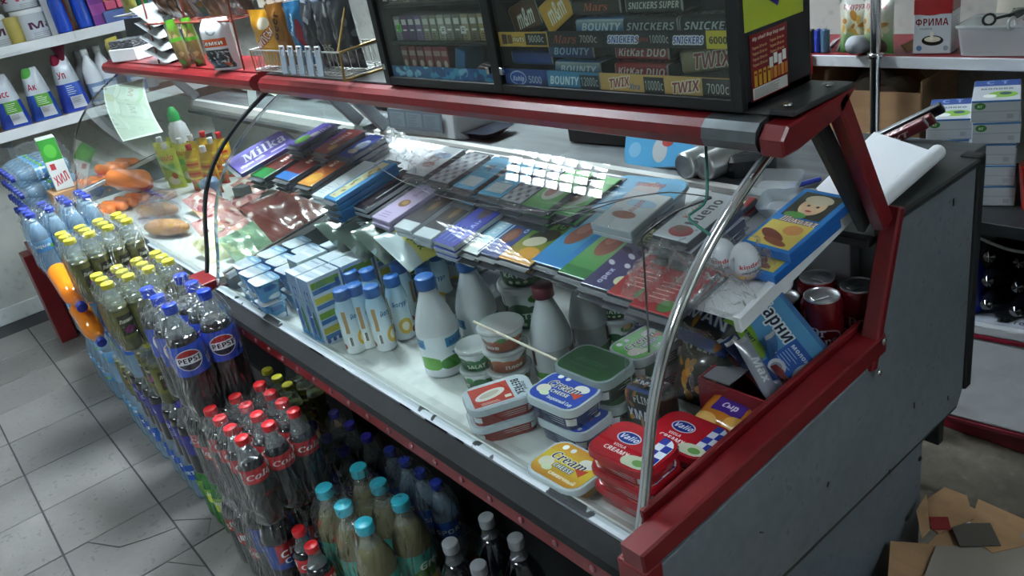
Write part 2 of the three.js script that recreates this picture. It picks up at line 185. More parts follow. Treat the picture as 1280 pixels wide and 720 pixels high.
// ---------------------------------------------------------------- the room
const X0 = -4.92, X1 = 1.8, Z0 = -2.2, Z1 = 2.2;
{
  const fl = new THREE.Group(); fl.name = 'floor'; fl.userData = { kind: 'structure' }; scene.add(fl);
  part(fl, 'grout_bed', span(X0, X1, -0.1, -0.003, -0.87, Z1, 0), M.grout);
  const sx = 0.31, sz = 0.298, ox = -2.549, oz = -0.262, gap = 0.006;
  const variants = [0, 1, 2].map(i => { const g = rbox(sx - gap, 0.012, sz - gap, 0.002); const uv = g.attributes.uv; for (let k = 0; k < uv.count; k++) uv.setXY(k, uv.getX(k) * 1.0 + i * 0.31, uv.getY(k) + i * 0.53); return g; });
  const prism = pts => { const s = new THREE.Shape(pts.map(p => new THREE.Vector2(p[0], -p[1]))); const g = new THREE.ExtrudeGeometry(s, { depth: 0.012, bevelEnabled: false }); g.rotateX(-Math.PI / 2); g.translate(0, -0.006, 0); g.clearGroups(); return metres(g); };
  const w = (sx - gap) / 2, d = (sz - gap) / 2;
  // the two broken tiles beside the cola packs, each in pieces along its cracks
  const e = 0.0035, broken = {
    '0,0': [[[-w, -d], [0.019, -d], [-0.006, -0.066], [-0.04, 0.009], [-w, 0.075]], [[0.019 + e, -d], [w, -d], [w, d], [-w, d], [-w, 0.075 + e], [-0.04 + e, 0.009 + e], [-0.006 + e, -0.066]]],
    '0,-1': [[[-w, -d], [w, -d], [w, 0.1], [0.074, 0.057], [-0.025, d], [-w, d]], [[-0.025 + e, d], [0.074, 0.057 + e], [w, 0.1 + e], [w, d]]],
    '1,0': [[[-w, -d], [-0.04, -d], [-w, -0.075]], [[-0.04 + e, -d], [w, -d], [w, d], [-w, d], [-w, -0.075 + e]]],
  };
  for (let i = -8; i < 13; i++) for (let j = -2; j < 8; j++) {
    const x = ox + (i + 0.5) * sx, z = oz + (j + 0.5) * sz; if (x + w > X1 || x - w < X0 - 0.01) continue;
    const b = broken[`${i},${j}`], y = -0.006 + rr(-0.0008, 0.0008), m = M.tiles[(i * 7 + j * 3 + 99) % 3];
    if (b) b.forEach((pts, k) => part(fl, 'tile_piece', prism(pts), m, [x, y - k * 0.0012, z]));
    else { const t = part(fl, 'tile', variants[(i * 5 + j * 11 + 60) % 3], m, [x, y, z]); if ((i + j) % 2) t.rotation.y = Math.PI; }
  }
}
struct('floor_concrete', span(X0, X1, -0.1, 0.0, Z0, -0.871, 0), M.concrete).userData.label = 'bare stained concrete floor behind the counter';
struct('wall_left', span(X0 - 0.12, X0, -0.1, CEILING, Z0, Z1, 0), M.wall);
struct('wall_right', span(X1, X1 + 0.12, -0.1, CEILING, Z0, Z1, 0), M.wall);
struct('wall_back', span(X0 - 0.12, X1 + 0.12, -0.1, CEILING, Z0 - 0.12, Z0, 0), M.wall);
struct('wall_front', span(X0 - 0.12, X1 + 0.12, -0.1, CEILING, Z1, Z1 + 0.12, 0), M.wall);
struct('ceiling', span(X0 - 0.12, X1 + 0.12, CEILING, CEILING + 0.1, Z0 - 0.12, Z1 + 0.12, 0), M.ceiling);
struct('baseboard_left', span(X0, X0 + 0.018, 0.0, 0.085, Z0, Z1, 0.003), M.enamel);

// louvred ceiling lamps
{
  const blade = col(0.5, 0.5, 0.52, 0.5);
  LAMPS.forEach(([x, z, share], k) => {
    const glow = std({ color: 0xffffff, emissive: LAMP_COLOR, emissiveIntensity: LAMP_GLOW * share, roughness: 1 });
    const t = thing('ceiling_lamp', ['square louvred ceiling lamp over the counter tops', 'square louvred ceiling lamp over the seller aisle', 'square louvred ceiling lamp near the right wall', 'square louvred ceiling lamp over the far shop floor', 'square louvred ceiling lamp before the chocolate counter'][k], 'lamp', [x, CEILING, z]);
    const b = 0.21;
    part(t, 'housing', merge([span(-0.31, 0.31, -0.07, 0, -b - 0.013, -b), span(-0.31, 0.31, -0.07, 0, b, b + 0.013), span(-0.31, -0.297, -0.07, 0, -b, b), span(0.297, 0.31, -0.07, 0, -b, b)]), M.whitePlastic);
    part(t, 'glowing_panel', span(-0.295, 0.295, -0.012, -0.004, -b, b, 0), glow);
    for (let i = 1; i < 7; i++) part(t, 'louvre_blade', span(-0.296 + i * 0.0846 - 0.007, -0.296 + i * 0.0846 + 0.007, -0.066, -0.03, -b, b, 0), blade);
    for (let i = 1; i < 4; i++) part(t, 'louvre_rail', span(-0.296, 0.296, -0.066, -0.03, -b + i * 0.105 - 0.014, -b + i * 0.105 + 0.014, 0), blade);
    const l = new THREE.RectAreaLight(LAMP_COLOR, LAMP_POWER * share, 0.58, 0.41); l.position.set(0, -0.016, 0); l.rotation.x = -Math.PI / 2; t.add(l);
  });
}

// ---------------------------------------------------------------- the two refrigerated counters
// quad between [z, y] points p and q, th wide to the left of the direction of travel
function barZY(p, q, th, x0, x1, bevel = 0.002) { const d = [q[0] - p[0], q[1] - p[1]], l = Math.hypot(...d), n = [-d[1] / l * th, d[0] / l * th]; return alongX([p, q, [q[0] + n[0], q[1] + n[1]], [p[0] + n[0], p[1] + n[1]]], x0, x1, bevel); }
const screw = (parent, x, y, z, rot, m = M.chrome) => part(parent, 'screw', new THREE.SphereGeometry(0.006, 10, 6).scale(1, 0.5, 1), m, [x, y, z], rot);
const DECK = 0.75, GLASS_FOOT = 0.777;
function glassCurve(x, y0, y1, n = 16) { const o = []; for (let i = 0; i <= n; i++) { const y = y0 + (y1 - y0) * i / n; o.push(V(x, y, glassZ(y))); } return o; }
function ribbon(x, y0, y1, wx, wt, n = 20) { const o = []; for (let i = 0; i < n; i++) { const a = y0 + (y1 - y0) * i / n, b = y0 + (y1 - y0) * (i + 1) / n; o.push(barZY([glassZ(a), a], [glassZ(b), b], wt, x - wx / 2, x + wx / 2, 0)); } return merge(o); }
const sideGlass = x => { const pts = []; for (let i = 0; i <= 14; i++) { const y = GLASS_FOOT + (1.205 - GLASS_FOOT) * i / 14; pts.push([glassZ(y), y]); } pts.push([-0.98, 1.205], [-1.1, 1.03], [-1.08, 0.8]); const s = new THREE.Shape(pts.map(p => new THREE.Vector2(p[0], p[1]))); const g = new THREE.ShapeGeometry(s); g.rotateY(-Math.PI / 2); return g.translate(x, 0, 0); };
function counter(x0, x1, label, near) {
  const t = thing('display_counter', label, 'display counter');
  const nose = [[-0.842, 1.204], [-0.828, 1.21], [-0.822, 1.222], [-0.824, 1.236], [-0.834, 1.245], [-0.85, 1.248], [-1.0, 1.248], [-1.0, 1.212], [-0.86, 1.204]];
  const xe = near ? x1 - 0.115 : x1;
  part(t, 'canopy_rail', alongX(nose, x0, xe), M.red);
  if (near) { part(t, 'canopy_end', alongX(nose, xe, x1 - 0.032), M.steel).userData.label = 'bare grey metal end of the red canopy'; for (const [z, x] of [[-0.86, -0.64], [-0.97, -0.64], [-0.975, -0.6]]) screw(t, x, 1.254, z); }
  part(t, 'canopy_top', span(x0, near ? x1 - 0.03 : x1, 1.248, 1.253, -1.0, -0.852), near ? M.blackBoard : M.red);
  part(t, 'deck', alongX([[-0.556, 0.776], [-0.56, 0.776], [-0.585, DECK + 0.004], [-0.605, DECK], [-1.172, DECK], [-1.172, DECK - 0.02], [-0.556, DECK - 0.02]], x0 + 0.03, x1 - 0.035), M.enamel);
  part(t, 'ledge', alongX([[-0.562, 0.77], [-0.548, 0.768], [-0.513, 0.752], [-0.508, 0.742], [-0.515, 0.735], [-0.562, 0.735]], x0, x1 - 0.03), M.ledge);
  part(t, 'worn_ledge_strip', alongX([[-0.557, 0.776], [-0.553, 0.777], [-0.543, 0.771], [-0.543, 0.766], [-0.557, 0.766]], x0 + 0.02, x1 - 0.035), M.worn).userData.label = 'silver strip along the glass with chipped paint';
  part(t, 'fascia', span(x0, x1 - 0.03, 0.705, 0.738, -0.535, -0.514), M.red);
  for (let x = x1 - 0.1; x > x0 + 0.05; x -= 0.075) part(t, 'bolt', new THREE.SphereGeometry(0.006, 8, 5).scale(1, 1, 0.5), col(0.3, 0.12, 0.14, 0.5), [x, 0.722, -0.513]);
  part(t, 'underbody', alongX([[-0.53, 0.706], [-0.53, 0.73], [-1.34, 0.73], [-1.34, 0.5], [-0.86, 0.62]], x0, x1 - 0.03), M.panel);
  part(t, 'base', span(x0 + 0.02, x1 - 0.09, 0.0, 0.625, -1.32, -0.86), M.blackTrim);
  part(t, 'inner_back_wall', span(x0 + 0.02, x1 - 0.035, DECK, 1.0, -1.185, -1.17), col(0.3, 0.32, 0.32));
  part(t, 'back_panel', span(x0, x1 - 0.03, 0.45, 1.0, -1.365, -1.345), M.blackTrim);
  part(t, 'worktop', span(x0, x1 - 0.03, 1.0, 1.02, -1.47, -1.13, 0.003), M.wood);
  part(t, 'worktop_front_rail', alongX([[-1.13, 1.024], [-1.115, 1.022], [-1.108, 1.0], [-1.108, 0.985], [-1.13, 0.985]], x0, x1 - 0.035), col(0.45, 0.45, 0.43));
  part(t, 'slide_channel', span(x0, x1 - 0.035, 0.972, 0.986, -1.128, -1.09), M.blackTrim);
  // curved front glass; the near one has lost its top corner and is cracked
  const edge = near ? y => { const k = [[0.77, -0.607], [1.125, -0.607], [1.138, -0.665], [1.155, -0.655], [1.21, -0.735]]; for (let i = 0; i + 1 < k.length; i++) if (y <= k[i + 1][0]) return k[i][1] + (k[i + 1][1] - k[i][1]) * (y - k[i][0]) / (k[i + 1][0] - k[i][0]); return k[4][1]; } : () => x1 - 0.02;
  part(t, 'curved_front_glass', sheet((u, v) => { const y = GLASS_FOOT - 0.005 + v * (1.208 - GLASS_FOOT + 0.005), xr = edge(y); return V(x0 + 0.01 + u * (xr - x0 - 0.01), y, glassZ(y)); }, 16, 40), M.glass);
  part(t, 'glass_top_seal', span(x0, near ? -0.735 : x1 - 0.02, 1.203, 1.2065, glassZ(1.2) - 0.006, glassZ(1.2) + 0.002, 0), M.aluminium);
  for (const x of [x0 + 0.012]) { part(t, 'side_glass', sideGlass(x + 0.01), M.glass); }
  part(t, 'glass_edge_trim', ribbon(x0 + 0.008, GLASS_FOOT, 1.207, 0.007, 0.006), near ? M.chrome : M.black);
  // canopy brackets and the lower bar at the left end
  part(t, 'bracket', barZY([-1.12, 1.02], [-0.985, 1.212], 0.034, x0 + 0.03, x0 + 0.05), M.steel);
  part(t, 'side_rail', barZY([-0.572, 0.808], [-1.02, 0.876], 0.014, x0 + 0.02, x0 + 0.056), M.aluminium); part(t, 'side_rail_groove', barZY([-0.572, 0.81], [-1.02, 0.878], 0.004, x0 + 0.034, x0 + 0.043), M.black); part(t, 'side_plate', alongX([[-0.575, DECK], [-0.575, 0.795], [-1.02, 0.863], [-1.15, 0.87], [-1.15, DECK]], x0 + 0.022, x0 + 0.028), M.panel);
  if (near) {
    // end panel of the near counter
    part(t, 'end_panel', alongX([[-0.516, 0.745], [-0.56, 0.7], [-0.72, 0.556], [-1.352, 0.552], [-1.378, 0.6], [-1.368, 1.018], [-1.122, 1.018], [-1.054, 0.8], [-0.516, 0.762]], -0.572, -0.6, 0.002), M.panel).userData.label = 'grey painted sheet metal end panel';
    part(t, 'base_end_panel', span(-0.64, -0.626, 0.0, 0.56, -1.335, -0.83), M.base); part(t, 'panel_lower_lip', span(-0.63, -0.572, 0.548, 0.556, -1.35, -0.74), M.blackTrim); for (const [y, z] of [[0.42, -1.325], [0.2, -1.325], [0.3, -1.28]]) screw(t, -0.625, y, z, [0, 0, -1.57], M.black);
    part(t, 'panel_cap', alongX([[-1.112, 1.016], [-1.378, 1.016], [-1.378, 1.03], [-1.112, 1.03]], -0.566, -0.645, 0.003), M.worn2 ?? M.blackBoard);
    part(t, 'panel_back_edge', span(-0.6, -0.566, 0.58, 1.034, -1.39, -1.366, 0.004), M.blackTrim);
    part(t, 'lower_red_bar', barZY([-1.075, 0.812], [-0.51, 0.778], 0.034, -0.564, -0.602, 0.003), M.red);
    part(t, 'inner_red_bar', barZY([-1.075, 0.806], [-0.56, 0.776], 0.05, -0.603, -0.612, 0.002), M.red);
    part(t, 'upright_red_bar', barZY([-1.05, 0.79], [-1.124, 1.035], -0.017, -0.565, -0.594, 0.003), M.red);
    part(t, 'sloping_red_bar', barZY([-1.09, 1.03], [-0.968, 1.252], -0.026, -0.565, -0.588, 0.003), M.red); part(t, 'dark_inner_post', barZY([-1.085, 1.03], [-0.96, 1.222], -0.03, -0.592, -0.606, 0.002), M.blackTrim);
    part(t, 'top_red_bar', alongX([[-0.99, 1.252], [-0.838, 1.243], [-0.824, 1.228], [-0.828, 1.206], [-0.86, 1.206], [-0.952, 1.222]], -0.565, -0.6, 0.003), M.red);
    part(t, 'canopy_end_cap', span(-0.6, -0.565, 1.25, 1.258, -0.985, -0.85), M.blackBoard);
    screw(t, -0.56, 0.84, -1.058, [0, 0, -1.57]); screw(t, -0.56, 0.79, -1.045, [0, 0, -1.57]); screw(t, -0.58, 1.262, -0.95); screw(t, -0.58, 1.262, -0.86);
    part(t, 'chrome_edge_strip', new THREE.TubeGeometry(new THREE.CatmullRomCurve3(glassCurve(-0.611, 0.772, 1.204, 20)), 60, 0.0062, 12), M.chrome); part(t, 'strip_seal', ribbon(-0.62, 0.772, 1.2, 0.005, 0.006, 24), M.greyPlastic);
    part(t, 'red_corner_block', span(-0.562, -0.612, 0.735, 0.783, -0.54, -0.508, 0.004), M.red);
    for (const [a, b, l, r] of [[1113, 590, 0.008, 0.2], [953, 666, 0.01, 0.9], [1144, 507, 0.012, 0.1], [1193, 253, 0.012, 0.1], [1186, 498, 0.01, 0.3], [1036, 606, 0.008, -0.4]]) { const q = at('x', -0.57, a, b); part(t, 'scratch', rbox(0.0012, l, 0.0025, 0), M.black, [-0.5712, q.y, q.z], [r, 0, 0]); }
    // cracks in the glass
    const crack = (pts, r = 0.0009) => tube(pts.map(([a, b]) => { const q = glassHit(a, b); q.z += 0.001; return q; }), r, 60, 4);
    part(t, 'crack', crack([[468, 205], [500, 225], [545, 243], [600, 256], [660, 263], [700, 262], [745, 255], [790, 246], [835, 240], [868, 243], [890, 246]]), M.black);
    part(t, 'crack', crack([[890, 247], [850, 262], [822, 280], [803, 297], [805, 320], [809, 380], [812, 440]], 0.0016), M.black);
    part(t, 'crack', crack([[803, 297], [812, 287], [822, 272]]), M.black);
    part(t, 'crack', crack([[790, 246], [745, 260], [720, 268], [690, 280]]), M.black);
    part(t, 'broken_glass_edge', tube([[1.207, -0.733], [1.155, -0.655], [1.138, -0.665], [1.126, -0.61]].map(([y, x]) => V(x, y, glassZ(y))), 0.0022, 30, 5), M.glassEdge);
    for (const [a, b] of [[400, 262], [425, 330], [690, 440]]) void a, b;
    // sloping shelf for the chocolate
    part(t, 'goods_shelf', alongX([[-0.80, 0.986], [-1.06, 1.038], [-1.06, 1.028], [-0.80, 0.976]], x0 + 0.04, -0.632, 0.001), M.whitePlastic);
    part(t, 'shelf_end_strip', barZY([-0.795, 0.964], [-1.105, 1.03], -0.026, -0.631, -0.618), M.whitePlastic);
    for (const x of [-0.66, -1.35, x0 + 0.06]) part(t, 'shelf_bracket', barZY([-0.84, 0.965], [-1.1, 1.018], 0.02, x - 0.006, x + 0.006), M.greyPlastic);
  } else {
    part(t, 'glass_edge_trim', ribbon(x1 - 0.02, GLASS_FOOT, 1.207, 0.012, 0.008), M.black);
    part(t, 'side_glass', sideGlass(x1 - 0.025), M.glass);
    part(t, 'bracket', barZY([-1.12, 1.02], [-0.985, 1.212], 0.034, x1 - 0.06, x1 - 0.04), M.steel);
    part(t, 'corner_block', span(x1 - 0.05, x1 + 0.06, 0.735, 0.785, -0.56, -0.505, 0.003), M.red);
    part(t, 'front_skirt', span(x0, x0 + 0.02, 0.0, 0.74, -1.34, -0.52), M.red);
  }
  return settle(t);
}
counter(-2.105, -0.57, 'grey refrigerated counter with red trim, cracked curved glass and a chocolate shelf', true);
const FAR = -0.006;   // the far counter stands a hair further back
counter(-3.66, -2.175, 'refrigerated counter with dark red top, curved glass and sausages on its white deck', false).position.z += FAR;
// ---------------------------------------------------------------- glazed sweets cabinet on the canopy
const CY = 1.2535;                                      // top of the canopy
{
  const xl = -1.485, xm = -1.118, xr = -0.632, zf = -0.845, zb = -0.99, top = 1.72;
  const t = thing('sweets_cabinet', 'black glazed sweets cabinet with price strips on the counter canopy', 'cabinet');
  part(t, 'floor_board', span(xl, xr, CY, CY + 0.012, zb, zf), M.black);
  part(t, 'back_board', span(xl, xr, CY, top, zb - 0.004, zb), M.black);
  part(t, 'top_board', span(xl, xr, top, top + 0.012, zb, zf), M.black);
  part(t, 'side_board', span(xl, xl + 0.008, CY, top, zb, zf), M.black);
  part(t, 'side_board', span(xr - 0.008, xr, CY, top, zb, zf), M.black);
  part(t, 'divider', span(xm - 0.006, xm + 0.006, CY, top, zb, zf - 0.006), M.black);
  for (const [a, b] of [[xl, xl + 0.02], [xm - 0.011, xm + 0.011], [xr - 0.016, xr + 0.002]]) part(t, 'door_stile', span(a, b, CY, top, zf - 0.006, zf + 0.006), M.black);
  part(t, 'bottom_rail', span(xl, xr, CY, CY + 0.016, zf - 0.004, zf + 0.005), M.black);
  for (const [a, b] of [[xl + 0.02, xm - 0.011], [xm + 0.011, xr - 0.016]]) part(t, 'glass_door', span(a, b, CY + 0.014, top, zf - 0.002, zf + 0.001, 0), M.glass);
  for (const [x, y] of [[xm - 0.018, 1.292], [xm + 0.018, 1.292], [xl + 0.012, 1.29]]) part(t, 'door_clip', rbox(0.008, 0.012, 0.006, 0.001), M.chrome, [x, y, zf + 0.006]);
  for (const y of [1.332, 1.402, 1.475, 1.55, 1.63]) for (const [a, b] of [[xl + 0.01, xm - 0.007], [xm + 0.007, xr - 0.01]]) part(t, 'shelf', span(a, b, y - 0.006, y, zb, zf - 0.02), M.black);
  // price strips
  const strip = (w, f) => cell(w, 36, f);
  const price = (g, s, x, y) => { g.font = '22px monospace'; T(g, s, x, y, 22, '#d8dcd8', { font: 'monospace', plain: true, fit: 48 }); };
  const A = [
    [0.132, strip(150, (g, w, h) => { bg(g, w, h, '#c99a3c'); Rc(g, 84, 4, 62, 28, '#15151a'); Rc(g, 10, 6, 16, 24, '#3a1c10'); Rc(g, 28, 7, 14, 22, '#5a3012'); T(g, 'nuts', 62, 18, 17, '#e9e2c8', { stroke: '#6b4312', sw: 3 }); price(g, '9000c', 115, 18); })],
    [0.128, strip(150, (g, w, h) => { bg(g, w, h, '#101018'); T(g, 'Mars', 46, 18, 26, '#b4432e', { italic: true, font: 'serif', skew: 0.2 }); price(g, '7000c', 112, 18); })],
    [0.135, strip(170, (g, w, h) => { bg(g, w, h, '#0d0f16'); T(g, 'SNICKERS', 52, 17, 20, '#2b3f9a', { italic: true, stroke: '#e8e8f0', sw: 5, fit: 80 }); T(g, 'SUPER', 104, 18, 13, '#c0402c', { fit: 30 }); price(g, '10000c', 144, 18); })],
    [0.105, strip(140, (g, w, h) => { bg(g, w, h, '#0d0f16'); T(g, 'SNICKERS', 42, 18, 20, '#2b3f9a', { italic: true, stroke: '#e8e8f0', sw: 5, fit: 72 }); Rc(g, 86, 0, 54, 36, '#d9c72e'); T(g, '6000', 113, 19, 19, '#1a1a14', { fit: 42 }); })],
  ];
  const B = [
    [0.115, strip(140, (g, w, h) => { bg(g, w, h, '#1d3f8e'); E(g, 44, 18, 28, 15, '#c9d6ee'); E(g, 44, 18, 25, 12, '#1f4aa8'); T(g, 'Kuhlp', 44, 19, 14, '#e8eefc', { italic: true }); E(g, 132, 28, 9, 10, '#16295a'); T(g, '5000', 100, 19, 20, '#dfe6f4', { plain: true, font: 'monospace', fit: 44 }); })],
    [0.128, strip(150, (g, w, h) => { bg(g, w, h, '#2a62a0', '#3c86b4'); T(g, 'BOUNTY', 48, 19, 22, '#eef4f8', { italic: true, fit: 84 }); Rc(g, 96, 6, 52, 26, '#101a2c'); price(g, '12000c', 122, 19); })],
    [0.135, strip(170, (g, w, h) => { bg(g, w, h, '#c08a44', '#d3a35c'); T(g, 'TWIX', 52, 17, 23, '#8e2430', { italic: true, stroke: '#f0e4cc', sw: 4, rot: -0.12 }); T(g, 'Xtra', 94, 22, 14, '#3a55a0', { italic: true }); Rc(g, 120, 4, 50, 30, '#121216'); price(g, '10000c', 145, 19); })],
    [0.125, strip(150, (g, w, h) => { bg(g, w, h, '#c08a44', '#d3a35c'); T(g, 'TWIX', 46, 18, 25, '#8e2430', { italic: true, stroke: '#f0e4cc', sw: 4, rot: -0.12 }); Rc(g, 86, 2, 64, 33, '#121216'); price(g, '7000c', 118, 19); })],
  ];
  for (const [rowCells, y] of [[A, 1.341], [B, 1.279]]) { const tot = rowCells.reduce((a, c) => a + c[0], 0), k = (xr - 0.018 - xm - 0.011) / tot; let x = xm + 0.011; for (const [w, c] of rowCells) { part(t, 'price_strip', boxGeo(w * k - 0.0006, y > 1.3 ? 0.023 : 0.029, 0.002, { all: '#222222', pz: c }), M.print, [x + w * k / 2, y, zf - 0.006]); x += w * k; } }
  part(t, 'blue_strip', boxGeo(xm - xl - 0.034, 0.022, 0.002, { all: '#222', pz: cell(180, 18, (g, w, h) => { bg(g, w, h, '#1f5f96'); specks(g, w, h, 70, ['#3f9ac4', '#143f7c', '#8cc6de', '#1a55a0'], 3, 9); }) }), M.print, [(xl + xm) / 2 + 0.002, 1.279, zf - 0.006]);
  for (const [x, y, c] of [[-1.44, 1.417, '#e8e8e8'], [-1.405, 1.417, '#e8e8e8'], [-1.37, 1.418, '#e8e8e8'], [-1.32, 1.419, '#e8e8e8'], [-1.41, 1.361, '#4fd02a'], [-1.265, 1.356, '#e8e8e8'], [-1.205, 1.356, '#e8e8e8']]) part(t, 'price_tag', boxGeo(0.014, 0.013, 0.001, { all: '#fff', pz: cell(24, 22, (g, w, h) => { bg(g, w, h, c); Rc(g, 5, 6, 14, 2, '#555'); Rc(g, 5, 11, 12, 3, '#333'); }) }), M.print, [x, y, zf - 0.008]);
  // posters on the end
  const poster1 = cell(150, 240, (g, w, h) => { bg(g, w, h, '#b7c62c'); g.fillStyle = '#2a1f7a'; g.beginPath(); g.moveTo(0, 30); g.lineTo(150, 110); g.lineTo(84, 218); g.lineTo(0, 170); g.closePath(); g.fill(); });
  const poster2 = cell(150, 190, (g, w, h) => { bg(g, w, h, '#7c1418'); T(g, 'My shall Buy buy out', 75, 14, 13, '#e8d8c8', { italic: true, fit: 130 }); for (const [x, y] of [[34, 40], [34, 56], [34, 72], [34, 88], [104, 36], [104, 52], [104, 68]]) T(g, 'Тарых 20 м лз', x + 4, y, 10, '#d8b070', { fit: 58 }); specks(g, 90, 60, 0, ['#fff'], 1, 2); for (let i = 0; i < 4; i++) { Rc(g, 12 + i * 18, 104, 12, 46, '#d2a322'); Rc(g, 14 + i * 18, 112, 8, 6, '#7c1418'); } for (let i = 0; i < 4; i++) Rc(g, 74 + i * 18, 82 - (i % 2) * 8, 15, 30, '#e6e2dc'); for (let i = 0; i < 5; i++) Rc(g, 76 + i * 15, 112, 12, 34, ['#c06a22', '#d88a30'][i % 2]); Rc(g, 4, 152, 142, 34, '#ddd9d2'); lines(g, 10, 158, 120, 7, 4, '#555', 1); });
  part(t, 'poster', boxGeo(0.001, 0.2, 0.124, { all: '#333', px: poster1 }), M.gloss, [xr + 0.0008, 1.448, -0.914]).userData.label = 'yellow-green poster with a purple diamond';
  part(t, 'poster', boxGeo(0.001, 0.082, 0.078, { all: '#333', px: poster2 }), M.gloss, [xr + 0.0008, 1.302, -0.9]).userData.label = 'dark red poster with a white text panel';
  settle(t);

  // sweets inside: name on face and top
  const bar = (txt, c1, c2, tc, o = {}) => cell(190, 52, (g, w, h) => { bg(g, w, h, c1, c2 || c1); if (o.extra) o.extra(g, w, h); T(g, txt, o.x || w / 2, h * 0.52, o.size || 36, tc, { italic: o.italic !== false, stroke: o.stroke, sw: o.sw, fit: o.fit || 165, font: o.font }); Rc(g, 0, 0, 6, h, '#9a9a98'); Rc(g, w - 6, 0, 6, h, '#9a9a98'); });
  const cs = {
    mm: bar('m&m', '#4a2a14', '#5a3416', '#e6e6e0', { size: 44 }), mmy: bar('m&m', '#c08a1e', '#d8a028', '#f0efe6', { size: 44 }), mars: bar('Mars', '#1b1b22', '#2a2018', '#b8502c', { font: 'serif' }), bounty: bar('BOUNTY', '#b9c4c6', '#2a64a0', '#e8f0f4', {}), bountyBlue: bar('BOUNTY', '#1f4a96', '#173a7c', '#9fc0e0'),
    snick: bar('SNICKERS', '#2c3a2c', '#20282c', '#b9c4c6', { size: 34 }), snickS: bar('SNICKERS SUPER', '#3a3420', '#2c3830', '#d0d0c8', { size: 30 }), kit: bar('KitKat DUO', '#7c1016', '#98161c', '#e0d8d4'), twix: bar('TWIX', '#6a5a42', '#8a7450', '#8e2430', { size: 46, stroke: '#e8dcc8', sw: 5 }), blue: bar('', '#16306c', '#2450a8', '#fff'),
  };
  const list = [
    ['mm', -1.06, 1.3525, 0.3], ['mmy', -0.985, 1.36, 0.5], ['mars', -0.9, 1.376, 0], ['bounty', -0.895, 1.348, 0], ['snickS', -0.79, 1.376, 0], ['snick', -0.80, 1.348, 0], ['snick', -0.697, 1.348, 0],
    ['bounty', -0.955, 1.285, 0], ['bountyBlue', -0.965, 1.312, 0], ['blue', -1.06, 1.3, 0], ['kit', -0.825, 1.285, 0], ['kit', -0.82, 1.312, 0], ['twix', -0.7, 1.3, 0.12],
  ];
  const words = { mm: 'brown bag of coated sweets', mmy: 'yellow bag of coated sweets', mars: 'black chocolate bar with red script', bounty: 'blue and silver coconut bar', bountyBlue: 'dark blue coconut bar', snickS: 'long dark nut bar with extra word', snick: 'dark nut bar with white lettering', blue: 'plain blue wrapped bar', kit: 'red wafer bar', twix: 'gold biscuit bar with red lettering' };
  const geos = {};
  const dash = { mars: 'behind the upper price strip', bounty: 'behind the cabinet glass', snick: 'on the upper cabinet shelf', kit: 'behind the lower price strip' };
  for (const [k, x, y, r] of list) {
    const w = k === 'mm' || k === 'mmy' ? 0.075 : 0.106, h = k === 'mm' || k === 'mmy' ? 0.05 : k === 'twix' ? 0.034 : 0.024;
    const g = geos[k] ??= boxGeo(w, h, 0.042, { all: '#26262c', pz: cs[k], py: cs[k] }, 0.006);
    single('chocolate_bar', `${words[k]} ${dash[k] || 'in the glazed cabinet'}`, 'chocolate bar', g, M.foil, [x, y + h / 2 - 0.008 + 0.002, -0.893], [0, 0, r], 'bars in the glazed cabinet');
  }
  // small packs in the left compartment
  const hues = ['#8a8a92', '#6b3a6e', '#5c4a72', '#7d6b9a', '#9a8f86', '#8f8d7c', '#a8a69a', '#93908a', '#7c7a70', '#a99a7a', '#8a7f66', '#b09a6c', '#9c4a2a'];
  const packC = hues.map(h => cell(28, 44, (g, w, H) => { bg(g, w, H, h); Rc(g, 4, 6, 20, 10, '#d8d8d0'); Rc(g, 6, 24, 16, 3, '#f0f0ea'); lines(g, 6, 32, 14, 3, 4, '#333'); }));
  const gs = packC.map(c => boxGeo(0.0235, 0.046, 0.05, { all: '#77757a', pz: c }, 0.0015));
  for (const [y, n0] of [[1.332, 0], [1.402, 4]]) for (let i = 0; i < 13; i++) single('cigarette_pack', `small coloured pack in the row on the ${y < 1.35 ? 'middle' : 'upper'} cabinet shelf`, 'small pack', gs[(i + n0) % 13], M.cardPrint, [-1.452 + i * 0.0248, y + 0.0235, -0.9], 0, `packs on the ${y < 1.35 ? 'middle' : 'upper'} cabinet shelf`);
  const redC = ['#7c2a30', '#8c3036', '#6a2228', '#93414a'].map(h => cell(30, 56, (g, w, H) => { bg(g, w, H, h); Rc(g, 3, 8, 24, 10, '#a98a86'); E(g, 15, 34, 8, 8, '#c8b8b0'); }));
  for (let i = 0; i < 6; i++) single('red_pack', 'dull red pack standing on the cabinet floor', 'small pack', boxGeo(0.026, 0.055, 0.05, { all: '#5c1c22', pz: redC[i % 4] }, 0.0015), M.cardPrint, [-1.447 + i * 0.0275, CY + 0.0405, -0.9], rr(-0.08, 0.08), 'red packs on the cabinet floor');
  single('blue_pack', 'light blue leaning pack on the cabinet floor', 'small pack', boxGeo(0.03, 0.05, 0.045, { all: '#2f6a9a' }, 0.002), M.cardPrint, [-1.27, CY + 0.0385, -0.9], [0, 0, -0.3]);
  const foilBit = pillow(0.05, 0.03, 0.03, cell(40, 30, (g, w, h) => { bg(g, w, h, '#8c2030'); Rc(g, 4, 6, 30, 8, '#dcdcdc'); }), '#7a1a28');
  for (let i = 0; i < 4; i++) single('sweet', 'red and silver wrapped sweet at the cabinet door', 'sweet', foilBit, M.foil, [-1.225 + i * 0.026, CY + 0.0125, -0.885 + (i % 2) * 0.02], [-1.2, rr(-1, 1), 0], 'wrapped sweets in the cabinet');
}
// ---------------------------------------------------------------- dairy goods on the white deck of the near counter
const D = DECK + 0.001;
const onDeck = (px, py, y = D) => at('y', y, px, py);
